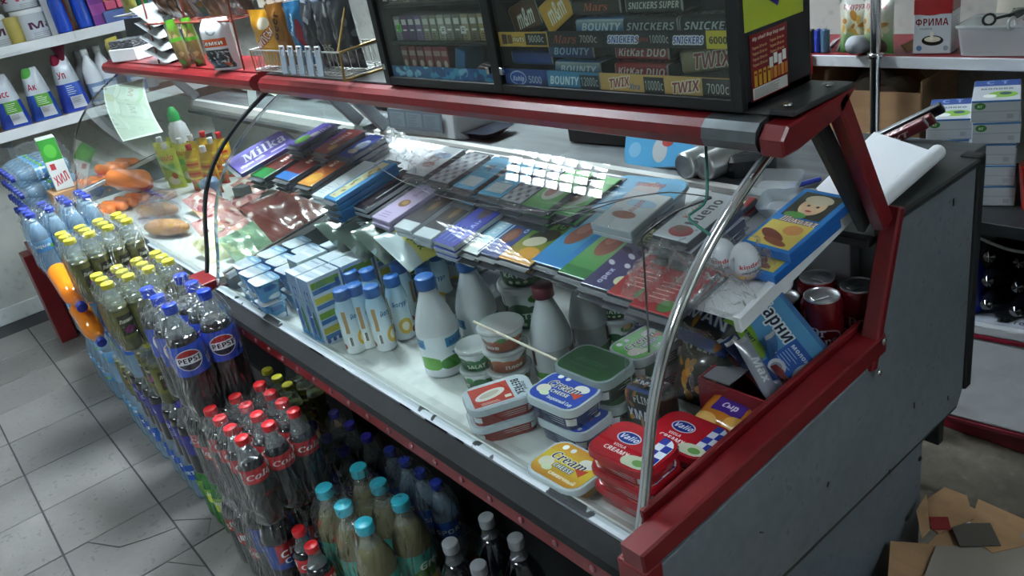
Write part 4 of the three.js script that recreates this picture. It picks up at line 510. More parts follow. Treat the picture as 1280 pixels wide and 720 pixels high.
// ---------------------------------------------------------------- chocolate on the sloping shelf
const SLOPE = 0.2, TILT = Math.atan(SLOPE), SN = V(0, 1, SLOPE);
function shelfPt(px, py, h = 0) { return atPlane(V(0, 0.9875 + h * Math.hypot(1, SLOPE), -0.80), SN, px, py); }
{
  const up = -Math.PI / 2;
  const cc = (draw) => cell(72, 150, draw);
  const B = {
    milka: cc((g, w, h) => { bg(g, w, h, '#4c3a96', '#58459f'); T(g, 'Milka', 30, 66, 40, '#e6e2f0', { rot: up, italic: true, font: 'serif' }); Rc(g, 54, 20, 6, 40, '#c9c0e0'); T(g, 'alpine milk', 54, 108, 12, '#e6e2f0', { rot: up }); }),
    milka2: cc((g, w, h) => { bg(g, w, h, '#4c3a96'); E(g, 30, 110, 22, 30, '#5a9c34'); E(g, 44, 70, 14, 18, '#e6e6ea'); T(g, 'Milka', 50, 50, 30, '#eae6f4', { rot: up, italic: true }); }),
    nes: cc((g, w, h) => { bg(g, w, h, '#7c1c1c', '#6a1816'); Rc(g, 0, 112, w, 38, '#1f7a34'); E(g, 36, 88, 20, 16, '#4a2216'); T(g, 'NESTLÉ', 36, 48, 26, '#e8e0d8', { rot: up, fit: 70 }); }),
    nes2: cc((g, w, h) => { bg(g, w, h, '#8a1f22', '#70191a'); Rc(g, 0, 122, w, 28, '#2a6ab0'); E(g, 30, 96, 22, 14, '#57281a'); T(g, 'NESTLÉ', 36, 46, 26, '#f0e8e0', { rot: up, fit: 74 }); }),
    gold: cc((g, w, h) => { bg(g, w, h, '#8e2224', '#a84a22', '#c98a30'); E(g, 36, 120, 26, 20, '#d8a040'); T(g, 'ROSSIA', 30, 42, 24, '#f0e8dc', { rot: up, fit: 66 }); }),
    magenta: cc((g, w, h) => { bg(g, w, h, '#7a2a9c', '#5c2080'); T(g, 'Mix', 36, 60, 30, '#e4d4f0', { rot: up }); }),
    red: cc((g, w, h) => { bg(g, w, h, '#9c1c24', '#86161c'); T(g, 'NESTLÉ', 30, 60, 24, '#f0e8e4', { rot: up }); E(g, 52, 112, 14, 18, '#c89a4a'); }),
    bluew: cc((g, w, h) => { bg(g, w, h, '#22389c', '#1c2f86'); E(g, 40, 70, 22, 34, '#aeb6cc'); E(g, 40, 110, 20, 16, '#c2b49c'); }),
    white: cc((g, w, h) => { bg(g, w, h, '#c6ccd2'); lines(g, 12, 110, 44, 4, 8, '#9aa4ae', 2); }),
    nut: cc((g, w, h) => { bg(g, w, h, '#3f9ccf', '#2c86c2'); Rc(g, 12, 8, 40, 134, '#cfc89a'); specks(g, 40, 120, 0, ['#fff'], 1, 1); for (let i = 0; i < 16; i++) E(g, rr(16, 48), rr(20, 136), rr(4, 9), rr(3, 7), ['#7c5430', '#a88a4a', '#e0d8b0', '#5f7a3a'][i % 4], rnd() * 3); }),
    dark: cc((g, w, h) => { bg(g, w, h, '#1c181e', '#241a20'); T(g, 'NOIR', 22, 46, 20, '#a03a4a', { rot: up }); E(g, 44, 96, 14, 30, '#3a2a2a'); Rc(g, 52, 20, 6, 90, '#b9bcc2'); }),
    lilac: cc((g, w, h) => { bg(g, w, h, '#c9bcd6', '#bfb0d0'); E(g, 38, 90, 16, 12, '#8c6a4a'); E(g, 38, 88, 10, 7, '#b0925c'); lines(g, 14, 124, 40, 3, 7, '#8f80a8', 2); T(g, 'Sweet', 36, 40, 18, '#8c7aa8', { rot: up }); }),
    black: cc((g, w, h) => { bg(g, w, h, '#23252b', '#2c2f36'); E(g, 40, 70, 14, 26, '#50402c'); E(g, 40, 70, 9, 17, '#7c6a44'); Rc(g, 0, 124, w, 26, '#b9c2c8'); T(g, 'VIP', 22, 40, 18, '#9a9ca4', { rot: up }); }),
    navy: cc((g, w, h) => { bg(g, w, h, '#1b2a7c', '#22339a'); E(g, 38, 46, 14, 24, '#4a3a3a'); for (let i = 0; i < 4; i++) Rc(g, 8 + i * 15, 96, 3, 44, '#6a8ac4'); T(g, 'Air', 50, 84, 18, '#b8c4e8', { rot: up }); }),
    sky: cc((g, w, h) => { bg(g, w, h, '#7fb6d8', '#a8cfe2'); T(g, 'Choco', 36, 60, 24, '#e8eef2', { rot: up }); Rc(g, 0, 118, w, 32, '#cfd6d2'); }),
    alpen: cc((g, w, h) => { bg(g, w, h, '#c8c09a', '#2a4a9c', '#1d2f6c'); T(g, 'Gold', 34, 30, 26, '#6a5a2c', { rot: up }); E(g, 36, 92, 20, 22, '#7a4a3c'); E(g, 36, 92, 12, 14, '#94604a'); T(g, 'Oreo', 58, 62, 15, '#d8e4f4', { rot: up }); }),
    gingold: cc((g, w, h) => { bg(g, w, h, '#c6cf94', '#4f8a34', '#c98a22'); T(g, 'Про', 24, 34, 26, '#20242a', { rot: up }); T(g, 'Gold', 48, 38, 26, '#20242a', { rot: up }); E(g, 36, 84, 26, 16, '#2c241e', -0.4); E(g, 30, 100, 20, 12, '#cfc8b0', -0.4); E(g, 44, 126, 20, 14, '#d89a2c'); }),
    cyan: cc((g, w, h) => { bg(g, w, h, '#bcd8e0', '#4fa6d4', '#1f7ac0'); E(g, 32, 64, 18, 34, '#a86a5c', 0.2); E(g, 28, 56, 10, 14, '#c08a78', 0.2); Rc(g, 56, 0, 16, h, '#2a84c8'); }),
    mint: cc((g, w, h) => { bg(g, w, h, '#c8d8b0', '#7fb070', '#3f8a44'); E(g, 34, 66, 20, 30, '#9c5a4c'); E(g, 28, 56, 10, 12, '#b87a66'); Rc(g, 0, 128, w, 22, '#2f7a3c'); }),
    plum: cc((g, w, h) => { bg(g, w, h, '#c3cc9c', '#4a3a6a', '#2c2a5c'); T(g, 'Gold', 26, 24, 22, '#4a4a2c', { rot: up }); for (let i = 0; i < 10; i++) E(g, rr(10, 62), rr(40, 100), rr(6, 12), 4, ['#d4d0d8', '#3a2c3c'][i % 2], 0.5); E(g, 54, 124, 10, 10, '#d8dcae'); T(g, 'орех', 24, 122, 15, '#c8c8e0', { rot: up }); }),
    redgold: cc((g, w, h) => { bg(g, w, h, '#b8342c', '#a01c22', '#8c181e'); E(g, 34, 30, 26, 22, '#c3cc8c'); T(g, 'Alpen', 24, 34, 18, '#22261c', { rot: up }); T(g, 'Gold', 44, 34, 18, '#22261c', { rot: up }); lines(g, 14, 90, 44, 5, 8, '#d8a8a0', 2); E(g, 50, 134, 12, 12, '#3f7a34'); }),
    bueno: cc((g, w, h) => { bg(g, w, h, '#c9ced6'); T(g, 'kinder', 20, 66, 14, '#c0392b', { rot: up }); T(g, 'bueno', 42, 62, 28, '#1f222c', { rot: up }); E(g, 40, 124, 22, 16, '#9c2a34'); E(g, 34, 116, 12, 8, '#6a3422'); }),
    ltblue: cc((g, w, h) => { bg(g, w, h, '#5cc0e6', '#4ab2e0'); g.fillStyle = '#5a6470'; g.beginPath(); for (let i = 0; i < 10; i++) { const r = i % 2 ? 8 : 20, a = i * 0.628; g.lineTo(36 + r * Math.cos(a), 50 + r * Math.sin(a)); } g.fill(); Rc(g, 10, 96, 52, 40, '#cfe0e4'); }),
    grid: cc((g, w, h) => { bg(g, w, h, '#8f98a8', '#a8b0b8'); for (let i = 0; i < 8; i++) for (let j = 0; j < 5; j++) E(g, 8 + j * 14, 12 + i * 18, 5, 6, ['#5c5474', '#c9ccd0'][(i + j) % 2]); }),
    leaf: cc((g, w, h) => { bg(g, w, h, '#58c04a', '#8fcf80', '#4ea654'); E(g, 36, 80, 24, 40, '#d4dccc'); E(g, 30, 90, 12, 18, '#b88a7c'); }),
    pale: cc((g, w, h) => { bg(g, w, h, '#c6d0da', '#d4dae0'); E(g, 40, 46, 26, 16, '#8fb4d8'); E(g, 34, 96, 20, 14, '#b06a5c'); T(g, 'Сладко', 36, 62, 16, '#a0524a', { rot: up }); }),
  };
  const g = {};
  function choc(k, px, py, label, o = {}) {
    const w = o.w || 0.075, l = o.l || 0.165, t = o.t || 0.011, n = o.n || 1, side = o.side || '#4c4f58';
    const key = [k, w, l, t, side].join(); g[key] ??= boxGeo(w, t, l, { all: side, py: B[k], pz: o.end || side }, Math.min(0.003, t / 2.2)); const fin = g['fin' + w] ??= boxGeo(w * 0.98, 0.0012, 0.012, { all: '#5a5d64' });
    for (let i = 0; i < n; i++) {
      const h = (o.h || 0) + t * (i + 0.5) + 0.0008 * i, p = shelfPt(px, py, (o.h || 0) + t * (n - 0.5)).add(V(0, (h - ((o.h || 0) + t * (n - 0.5))), 0));
      const tg = thing('chocolate_bar', n > 1 ? `${label}, ${i === n - 1 ? 'topmost of its stack' : i ? 'inside its stack' : 'lowest of its stack'}` : label, 'chocolate bar', [p.x + (i === n - 1 ? 0 : rr(-0.002, 0.002)), p.y, p.z + (i === n - 1 ? 0 : rr(-0.003, 0.003))], [0, 0, 0], o.group || 'chocolate on the sloping shelf');
      tg.rotation.set(TILT + (o.rx || 0), o.ry ?? rr(-0.04, 0.04), o.rz || 0, 'YXZ'); if (o.ry) tg.rotation.order = 'XYZ';
      part(tg, 'wrapper', g[key], o.matte ? M.gloss : M.foil); if (!o.box) { part(tg, 'crimped_end', fin, M.foil, [0, 0, l / 2 + 0.005]); part(tg, 'crimped_end', fin, M.foil, [0, 0, -l / 2 - 0.005]); }
    }
  }
  // left group
  choc('nes', 356, 203, 'red and green chocolate bar next to the purple bar', { n: 3, w: 0.085, l: 0.175 }); choc('milka', 327, 192, 'large purple chocolate bar with white script beside the divider glass', { h: 0.05, rz: -0.32, w: 0.09, l: 0.175, t: 0.014, side: '#3f2f86' });
  choc('nes2', 388, 205, 'red chocolate bar with a blue end', { n: 3, w: 0.085, l: 0.175 }); choc('gold', 415, 212, 'red and gold chocolate bar', { n: 3, w: 0.07, l: 0.17 });
  choc('milka2', 392, 172, 'purple and green chocolate bar behind the red bars', { n: 5, t: 0.013, l: 0.12 }); choc('magenta', 408, 178, 'magenta chocolate bar behind the red bars', { n: 4, l: 0.12, w: 0.05 }); choc('red', 425, 180, 'bright red chocolate bar behind the gold bar', { n: 5, l: 0.12 }); choc('bluew', 452, 186, 'royal blue chocolate bag with white picture', { n: 3, l: 0.11, t: 0.014 });
  choc('white', 432, 226, 'plain white chocolate box beside the blue nut bars', { n: 2, box: 1, matte: 1, w: 0.06, side: '#b4bac2' }); choc('nut', 452, 229, 'light blue nut chocolate bar with pale window', { n: 4, w: 0.06, l: 0.17, side: '#2476b4', t: 0.013 });
  choc('dark', 482, 239, 'black chocolate box with red lettering', { n: 2, w: 0.08, l: 0.16, box: 1, matte: 1, side: '#b9c0c6', end: '#aab2ba' }); choc('lilac', 514, 252, 'lilac chocolate box with gold emblem', { n: 2, w: 0.075, box: 1, matte: 1, side: '#9c8fb0' });
  choc('black', 541, 262, 'black chocolate box with pale end, beside the lilac box', { n: 2, w: 0.062, box: 1, side: '#b0b6bc' }); choc('black', 567, 271, 'black chocolate box with pale end, second from the lilac box', { n: 2, w: 0.062, box: 1, side: '#b0b6bc' }); choc('navy', 596, 279, 'navy chocolate box with pale stripes', { n: 3, w: 0.07, box: 1, side: '#b0b6bc' });
  choc('sky', 628, 288, 'pale blue chocolate bar beside the navy boxes', { n: 2, w: 0.055 }); choc('alpen', 650, 291, 'dark blue and gold chocolate bar', { n: 2, w: 0.062 }); choc('gingold', 688, 295, 'green and yellow chocolate bar with black lettering', { n: 2, w: 0.085, l: 0.18 });
  choc('cyan', 726, 300, 'bright blue chocolate bar with milk picture', { n: 2, w: 0.08, l: 0.17 }); choc('mint', 760, 314, 'green chocolate bar with wafer picture', { n: 2, w: 0.075 }); choc('plum', 792, 327, 'purple and green chocolate bar with round seal', { n: 2, w: 0.08 }); choc('redgold', 828, 338, 'red and gold chocolate bar under the clear film', { n: 2, w: 0.085 });
  choc('redgold', 856, 352, 'red chocolate bar at the chrome strip under the clear film', { n: 2, w: 0.08 });
  // back row
  choc('pale', 545, 205, 'white and brown chocolate bar in the back row', { n: 3, l: 0.12, t: 0.014 }); choc('grid', 575, 213, 'grey-blue chocolate bar in the back row', { n: 3, l: 0.12, t: 0.014 }); choc('ltblue', 607, 221, 'sky blue chocolate bar with a dark star', { n: 4, l: 0.12, t: 0.014, w: 0.07 }); choc('ltblue', 640, 229, 'sky blue chocolate bar with a dark star beside the patterned bar', { n: 4, l: 0.12, t: 0.014, w: 0.07 });
  choc('grid', 668, 236, 'grey patterned chocolate bar between blue and green ones', { n: 4, l: 0.12, t: 0.014, w: 0.06 }); choc('leaf', 700, 241, 'leaf green chocolate bar in the back row', { n: 4, l: 0.13, t: 0.014, w: 0.07 }); choc('leaf', 730, 248, 'leaf green chocolate bar beside the pale blue tub', { n: 3, l: 0.13, t: 0.014, w: 0.075 });
  choc('pale', 790, 268, 'white chocolate box with red drawing beside the pale blue tub', { n: 3, l: 0.11, w: 0.09, t: 0.014, box: 1, matte: 1, side: '#b8c4d0' }); choc('bueno', 873, 277, 'white wafer bar with black lettering behind the chrome strip', { n: 4, l: 0.13, w: 0.07, t: 0.016 });
  choc('redgold', 905, 268, 'dark red chocolate bar behind the chrome strip', { n: 2, l: 0.1, w: 0.06 });
  // two blue boxes of chocolate at the right end: a child's face above a yellow panel
  const aly = cell(110, 190, (q, w, h) => { bg(q, w, h, '#3a8cd0', '#2c78c0'); Rc(q, 12, 10, 86, 80, '#23261c'); E(q, 56, 50, 27, 30, '#d8b690'); E(q, 56, 30, 30, 16, '#c8bca0'); E(q, 46, 50, 3.5, 3, '#2a2018'); E(q, 66, 50, 3.5, 3, '#2a2018'); E(q, 56, 66, 7, 3, '#a8443c'); E(q, 40, 84, 24, 10, '#5a9c4a'); T(q, 'Шоколад', 60, 98, 20, '#f2ead8', { italic: true, font: 'serif', stroke: '#7c3a2a', sw: 3, fit: 80 }); Rc(q, 8, 108, 94, 74, '#d9c05a'); E(q, 70, 128, 20, 15, '#c88a4a'); E(q, 42, 152, 32, 12, '#7a3420', 0.4); E(q, 60, 168, 28, 8, '#8c4426', 0.2); });
  const ag = boxGeo(0.084, 0.016, 0.155, { all: '#1f62b0', py: aly, pz: '#2a74c4' }, 0.002);
  [[998, 280, 0.017, 'upper'], [980, 306, 0, 'lower']].forEach(([a, b, h, s]) => { const p = shelfPt(a, b, h + 0.0085); const m = single('chocolate_box', `blue box with a child's face and yellow panel, ${s} one at the shelf end`, 'chocolate box', ag, M.gloss, p, 0); m.rotation.set(TILT, -0.06, 0); });
  // foil eggs
  const ec = cell(160, 90, (q, w, h) => { bg(q, w, h, '#dadde2', '#d2d6dc', '#a84a2c'); for (const o of [0, 80]) { T(q, 'kinder', o + 40, 40, 12, '#c0302c'); T(q, 'сюрприз', o + 42, 54, 8, '#22304a'); specks(q, 0, 0, 0, ['#fff'], 1, 1); E(q, o + 24, 66, 10, 6, '#d8a83c'); E(q, o + 58, 68, 9, 6, '#3f6a9a'); } });
  const ep = []; for (let i = 0; i <= 14; i++) { const a = Math.PI * i / 14; ep.push([0.0225 * Math.sin(a) * (1 - 0.1 * Math.cos(a) * -1), 0.03 - 0.03 * Math.cos(a)]); }
  const eg = lathe(ep, 24, ec);
  single('foil_egg', 'white foil chocolate egg beside the blue boxes', 'chocolate egg', eg, M.gloss, shelfPt(934, 348), [0.15, 2.6, 0.05]);
  single('foil_egg', 'white foil chocolate egg half behind the chrome strip', 'chocolate egg', eg, M.gloss, shelfPt(908, 345), [0.15, 2.2, -0.1]);
  // crumpled clear film over the bars
  function film(name, label, corners, amp, f, sd, nu = 46, nv = 40, mat = M.film) { const [a, b, c, d] = corners; const geo = sheet((u, v) => { const p = a.clone().lerp(b, u).lerp(d.clone().lerp(c, u), v); const e = Math.pow(16 * u * (1 - u) * v * (1 - v), 0.35); const r = x => Math.pow(1 - Math.abs(2 * x - 1), 2); p.y += amp * (0.35 + 0.65 * e) * (0.6 * r(noise2(u * f, v * f * 0.8, sd)) + 0.4 * r(noise2(u * f * 2.3 + 5, v * f * 2.1, sd + 3))); p.z += amp * 0.5 * (noise2(u * f + 9, v * f, sd + 7) - 0.5); p.x += amp * 0.5 * (noise2(u * f, v * f + 9, sd + 8) - 0.5); return p; }, nu, nv); return single(name, label, 'plastic film', geo, mat); }
  film('plastic_film', 'crumpled clear film heaped over the bars by the chrome strip', [shelfPt(770, 372, 0.03), shelfPt(915, 400, 0.004), shelfPt(985, 320, 0.01), shelfPt(835, 285, 0.05)], 0.045, 7, 3, 60, 52, M.crumple);
  film('plastic_film', 'clear film spread over the back row of chocolate', [shelfPt(500, 228, 0.055), shelfPt(760, 285, 0.055), shelfPt(800, 240, 0.06), shelfPt(520, 185, 0.06)], 0.012, 7, 11, 60, 36, M.filmFlat);
  film('plastic_film', 'crumpled clear bag at the back near the scale', [shelfPt(462, 190, 0.03), shelfPt(525, 225, 0.05), shelfPt(560, 198, 0.05), shelfPt(490, 165, 0.02)], 0.04, 4, 21, 40, 34);
  // film hanging over the shelf edge
  const h0 = shelfPt(790, 378, 0.02), h1 = shelfPt(905, 402, 0.004);
  single('hanging_film', 'clear film hanging from the shelf edge above the green tubs', 'plastic film', sheet((u, v) => { const p = h0.clone().lerp(h1, u); p.y -= v * 0.13 * (0.7 + 0.3 * noise2(u * 5, 1, 4)); p.z += 0.02 + 0.02 * Math.sin(u * 17) * v + 0.012 * noise2(u * 9, v * 6, 5); return p; }, 36, 18), M.film);
}
// ---------------------------------------------------------------- worktop goods and the seller side
const WT = 1.0205;
{
  const onTop = (px, py, y = WT) => at('y', y, px, py);
  // shop scale
  {
    const p = onTop(528, 168), t = thing('shop_scale', 'white electronic shop scale on the worktop', 'scale', [p.x + 0.02, WT, p.z - 0.1], 0.06);
    part(t, 'base_body', loft([[0.33, 0.22, 0.03, 0], [0.34, 0.23, 0.035, 0.02], [0.32, 0.21, 0.03, 0.062]], '#c6cacd', '#b9bdc0'), M.gloss);
    part(t, 'display_console', loft([[0.3, 0.05, 0.012, 0.0], [0.3, 0.05, 0.012, 0.085], [0.285, 0.036, 0.01, 0.092]], '#c6cacd', '#c6cacd'), M.gloss, [0, 0.004, 0.095], [-0.12, 0, 0]);
    const d = cell(200, 60, (g, w, h) => { bg(g, w, h, '#5c6770'); for (let i = 0; i < 3; i++) { Rc(g, 8 + i * 64, 8, 56, 44, '#6f7a82'); lines(g, 12 + i * 64, 14, 44, 8, 5, '#59646c', 2); } });
    part(t, 'display', boxGeo(0.24, 0.052, 0.002, { all: '#333', pz: d }), M.gloss, [-0.015, 0.046, 0.1215], [-0.12, 0, 0]);
    part(t, 'weighing_plate', loft([[0.3, 0.2, 0.02, 0.066], [0.31, 0.21, 0.02, 0.074]], '#8f969c', '#9aa2a8'), M.can, [0, 0, -0.02]);
    part(t, 'foot', loft([[0.2, 0.06, 0.02, 0], [0.26, 0.1, 0.02, 0.02]], '#1d2230', '#1d2230'), M.gloss, [0.13, 0.001, 0.06]);
  }
  // tub with blue lid standing on edge and one lying on the shelf
  const ice = cell(150, 110, (g, w, h) => { bg(g, w, h, '#4aa2dc', '#62b4e6'); E(g, 82, 40, 26, 22, '#d8c8cc'); E(g, 80, 80, 16, 22, '#d2d6da'); E(g, 96, 66, 12, 8, '#c0504a'); E(g, 24, 76, 14, 14, '#8fc8ea'); T(g, 'пломбир', 82, 22, 20, '#c04848', { fit: 60 }); });
  const mkTub = (label, pos, rot) => { const t = thing('ice_cream_tub', label, 'tub', pos, rot); part(t, 'tub_body', loft([[0.15, 0.1, 0.025, 0], [0.17, 0.118, 0.03, 0.06]], '#c3ccd4', '#c3ccd4', { top: false }), M.gloss); part(t, 'lid', loft([[0.172, 0.12, 0.03, 0.058], [0.178, 0.126, 0.032, 0.06], [0.178, 0.126, 0.032, 0.068], [0.172, 0.12, 0.03, 0.072]], '#b6cbd8', ice), M.gloss); return t; };
  mkTub('rectangular tub with blue lid standing on edge on the worktop', at('z', -1.2, 832, 194).add(V(0, 0.01, -0.05)), [1.1, 0.15, 0]);
  mkTub('rectangular tub with pale blue lid lying among the chocolate', shelfPt(797, 242, 0.036).addScaledVector(SN.clone().normalize(), -0.036).toArray(), [0.2, 0.1, 0]).scale.set(0.9, 0.5, 0.9);
  // silver cans lying with the ends towards the shop
  const sc = lathe([[0.0001, 0], [0.024, 0], [0.026, 0.004], [0.026, 0.1], [0.022, 0.106], [0.02, 0.104], [0.0001, 0.104]], 24);
  [[880, 222, 'silver can lying beside the blue-lidded tub'], [905, 224, 'silver can lying next to the card terminal']].forEach(([a, b, l]) => single('silver_can', l, 'drink can', sc, M.aluminium, onTop(a, b).add(V(-0.01, 0.026, -0.08)), [1.57, 0, 0.15]));
  // dark bottle behind film, card terminal, pen, folded white sheet
  { const t = thing('card_terminal', 'black till printer lying on the worktop behind the glass', 'till', onTop(935, 200), 0.7); part(t, 'body', loft([[0.09, 0.2, 0.02, 0], [0.09, 0.2, 0.02, 0.03], [0.08, 0.18, 0.018, 0.038]], '#26282c', '#2f3236'), M.gloss); for (let i = 0; i < 4; i++) for (let j = 0; j < 3; j++) part(t, 'key', rbox(0.014, 0.006, 0.012, 0.002), j === 2 ? col(0.35, 0.14, 0.06) : M.greyPlastic, [-0.022 + j * 0.022, 0.041, 0.0 + i * 0.018]); }
  single('black_box', 'long black box lying along the worktop behind the tub', 'box', rbox(0.2, 0.05, 0.09, 0.006), M.black, onTop(770, 188).add(V(-0.06, 0.026, -0.06)), 0.1);
  { const a = onTop(975, 242), b = onTop(1025, 228); const t = thing('pen', 'blue ballpoint pen lying on the worktop', 'pen'); a.y = b.y = WT + 0.006; const dir = b.clone().sub(a); part(t, 'barrel', rod(a.clone().addScaledVector(dir, 0.15), b, 0.0045, 8), CAP.navy); part(t, 'clear_tip', rod(a, a.clone().addScaledVector(dir, 0.15), 0.0035, 8), M.whitePlastic); settle(t); }
  for (const [a, b, r, l] of [[970, 236, 0.2, 'clear plastic tray beside the pen'], [985, 262, 0.3, 'clear plastic tray behind the foil eggs']]) single('clear_tray', l, 'tray', loft([[0.07, 0.05, 0.01, 0], [0.085, 0.06, 0.012, 0.02]], undefined, undefined, { top: false }), M.clearTub, shelfPt(a, b, 0.001), [TILT, r, 0]);
  // folded white paper bundle lying over worktop and panel top
  { const q = [[1012, 243], [1090, 262], [1172, 192], [1092, 166]].map(([a, b]) => at('y', 1.048, a, b)), c = q.reduce((a, p) => a.add(p.clone()), V(0, 0, 0)).multiplyScalar(0.25); const s = new THREE.Shape(q.map(p => new THREE.Vector2(p.x - c.x, -(p.z - c.z)))); const g = new THREE.ExtrudeGeometry(s, { depth: 0.006, bevelEnabled: true, bevelSize: 0.008, bevelThickness: 0.008, bevelSegments: 4, bevelOffset: -0.008 }); g.rotateX(-Math.PI / 2); g.clearGroups();
    const t = thing('paper_bundle', 'folded white paper bundle on the worktop beside the end panel', 'paper', [c.x, WT + 0.018, c.z]); part(t, 'folded_sheets', g, M.paper); part(t, 'turned_edge', rod(q[1].clone().sub(c).setY(0.012), q[2].clone().sub(c).setY(0.012), 0.013, 14), M.paper); }
  // red and dark wafer packs propped behind the sheet
  const wf = cell(110, 26, (g, w, h) => { bg(g, w, h, '#6c1c24'); T(g, 'КОКТ', 55, 13, 20, '#d8ccc8', { italic: true }); });
  [[1130, 172, '#6c1c24', 'red wafer packet leaning behind the white sheet'], [1142, 160, '#1d1f26', 'black wafer packet leaning behind the white sheet'], [1120, 182, '#8a8f96', 'grey wafer packet leaning behind the white sheet']].forEach(([a, b, c, l], i) => single('wafer_packet', l, 'snack packet', boxGeo(0.13, 0.022, 0.014, { all: c, pz: i === 1 ? c : wf, py: i === 1 ? c : wf }, 0.004), M.foil, onTop(a, b).add(V(0, 0.012 + i * 0.003, 0.02)), [0.4, 0.5, 0.32]));

  // back shelving: chrome post, red-topped shelf, lower dark shelf
  const zs = -1.95;
  const rk = thing('back_shelving', 'chrome-post shelving with white-edged red shelves against the back wall', 'shelving');
  part(rk, 'upper_shelf', span(-1.9, 0.6, 1.025, 1.045, -2.185, zs), M.redLaminate);
  part(rk, 'shelf_edging', span(-1.9, 0.6, 1.018, 1.046, zs, zs + 0.006), M.whitePlastic);
  part(rk, 'lower_shelf', span(-1.9, 0.6, 0.70, 0.722, -2.19, zs - 0.0), M.blackTrim);
  part(rk, 'backing_sheet', span(-1.9, 0.6, 0.05, 0.7, -2.195, -2.185), M.black);
  for (const x of [-1.054, 0.1]) { const cp = part(rk, 'chrome_post', rod([x, 0, zs + 0.022], [x, 2.3, zs + 0.022], 0.0125, 16), M.chrome); part(cp, 'post_collar', lathe([[0.013, 0], [0.02, 0.001], [0.019, 0.012], [0.013, 0.014]], 18), M.chrome, [x, 1.046, zs + 0.022]); }
  settle(rk);
  const S = 1.0462, on = (px, py) => at('y', S, px, py);
  // creamer carton
  const fr = cell(120, 170, (g, w, h) => { bg(g, w, h, '#c6c9cc'); Rc(g, 0, 0, w, 46, '#a01c20'); g.fillStyle = '#a01c20'; g.beginPath(); g.moveTo(0, 40); g.quadraticCurveTo(60, 62, 120, 34); g.lineTo(120, 30); g.lineTo(0, 30); g.fill(); T(g, 'ФРИМА', 58, 70, 30, '#7c1c20', { fit: 104 }); T(g, 'сливки', 40, 90, 11, '#8a8a8a'); E(g, 62, 128, 34, 16, '#2a241e'); E(g, 62, 124, 26, 9, '#d8cdb8'); Rc(g, 54, 100, 10, 26, '#e6dcc8'); E(g, 20, 152, 9, 9, '#5c7a9c'); E(g, 104, 152, 8, 8, '#8c9ca8'); });
  const fs = cell(60, 170, (g, w, h) => { bg(g, w, h, '#b4b8bc'); Rc(g, 0, 0, w, 40, '#8c1c20'); lines(g, 8, 60, 44, 14, 7, '#8a8e92', 2); });
  single('creamer_pack', 'white and red creamer pack on the red shelf', 'creamer pack', boxGeo(0.085, 0.125, 0.055, { all: '#a8acb0', pz: fr, px: fs, py: '#8c1a1e' }, 0.003), M.gloss, [-0.945, S + 0.0625, -2.0], 0.12);
  // clear container with odds and ends
  { const p = on(1225, 75); const t = thing('clear_container', 'clear plastic container with small things in its lid on the red shelf', 'container', [-0.795, S, -2.02], 0.05); part(t, 'container_body', loft([[0.165, 0.11, 0.015, 0], [0.18, 0.125, 0.018, 0.062]], '#8f979c', undefined, { top: false }), M.clearTub); part(t, 'rim', loft([[0.185, 0.13, 0.018, 0.06], [0.188, 0.133, 0.018, 0.064], [0.185, 0.13, 0.018, 0.068]], undefined, undefined, { top: false, bottom: false }), M.clearTub); void p; }
  { const bag = cell(110, 80, (g, w, h) => { bg(g, w, h, '#b6b6aa', '#c6c4b4'); T(g, 'Gold', 40, 20, 22, '#55544c', { italic: true, font: 'serif' }); T(g, 'Gold', 84, 36, 20, '#66645a', { italic: true, font: 'serif' }); });
    single('clear_bag', 'pale printed bag leaning behind the clear container', 'bag', pillow(0.2, 0.16, 0.05, bag, bag), M.foil, [-0.78, S, -2.145], [-0.1, 0.1, 0]);
    const tool = (k, l) => { const g = merge([rod([-0.04, 0, 0], [0.05, 0.008, 0], 0.0035), new THREE.TorusGeometry(0.012, 0.003, 6, 14).translate(-0.05, 0, 0)]); single('kitchen_tool', l, 'tool', g, k ? M.aluminium : M.black, [-0.78 + k * 0.03, S + 0.078, -2.01 + k * 0.01], [0, 0.4 + k * 0.9, 0.1]); };
    tool(0, 'black handled tool on the clear container'); tool(1, 'metal tool on the clear container');
    single('black_pouch', 'black pouch lying on the clear container', 'pouch', pillow(0.1, 0.05, 0.025, '#17181a', '#17181a'), M.gloss, [-0.75, S + 0.072, -2.0], [-1.4, 0.1, 0]); }
  // pack of snacks left of the creamer, batteries, brushes
  const sn = cell(90, 110, (g, w, h) => { bg(g, w, h, '#c9ccc8', '#c8c4a4', '#2f8a2c'); T(g, 'Кукуруза', 45, 14, 14, '#8c2a3c'); for (let i = 0; i < 12; i++) E(g, rr(10, 80), rr(30, 80), rr(6, 14), rr(4, 8), ['#c8a04a', '#e0d6b0', '#b07a34'][i % 3], rnd() * 3); E(g, 56, 92, 22, 16, '#4a3a34'); });
  const sg = pillow(0.085, 0.13, 0.05, sn, sn);
  single('snack_bag', 'white and green snack bag on the red shelf, beside the batteries', 'snack bag', sg, M.foil, on(1055, 72).add(V(0, 0, -0.06)), 0.2);
  single('snack_bag', 'white and green snack bag behind the chrome post', 'snack bag', sg, M.foil, on(1090, 70).add(V(0, 0, -0.03)), -0.15);
  const dark = lathe([[0.0001, 0], [0.02, 0], [0.022, 0.004], [0.022, 0.05], [0.0001, 0.054]], 20);
  single('round_tin', 'dark round tin lying before the snack bags', 'tin', dark, M.greyPlastic, on(1080, 66).add(V(0, 0.022, 0.0)), [1.4, 0.3, 0]);
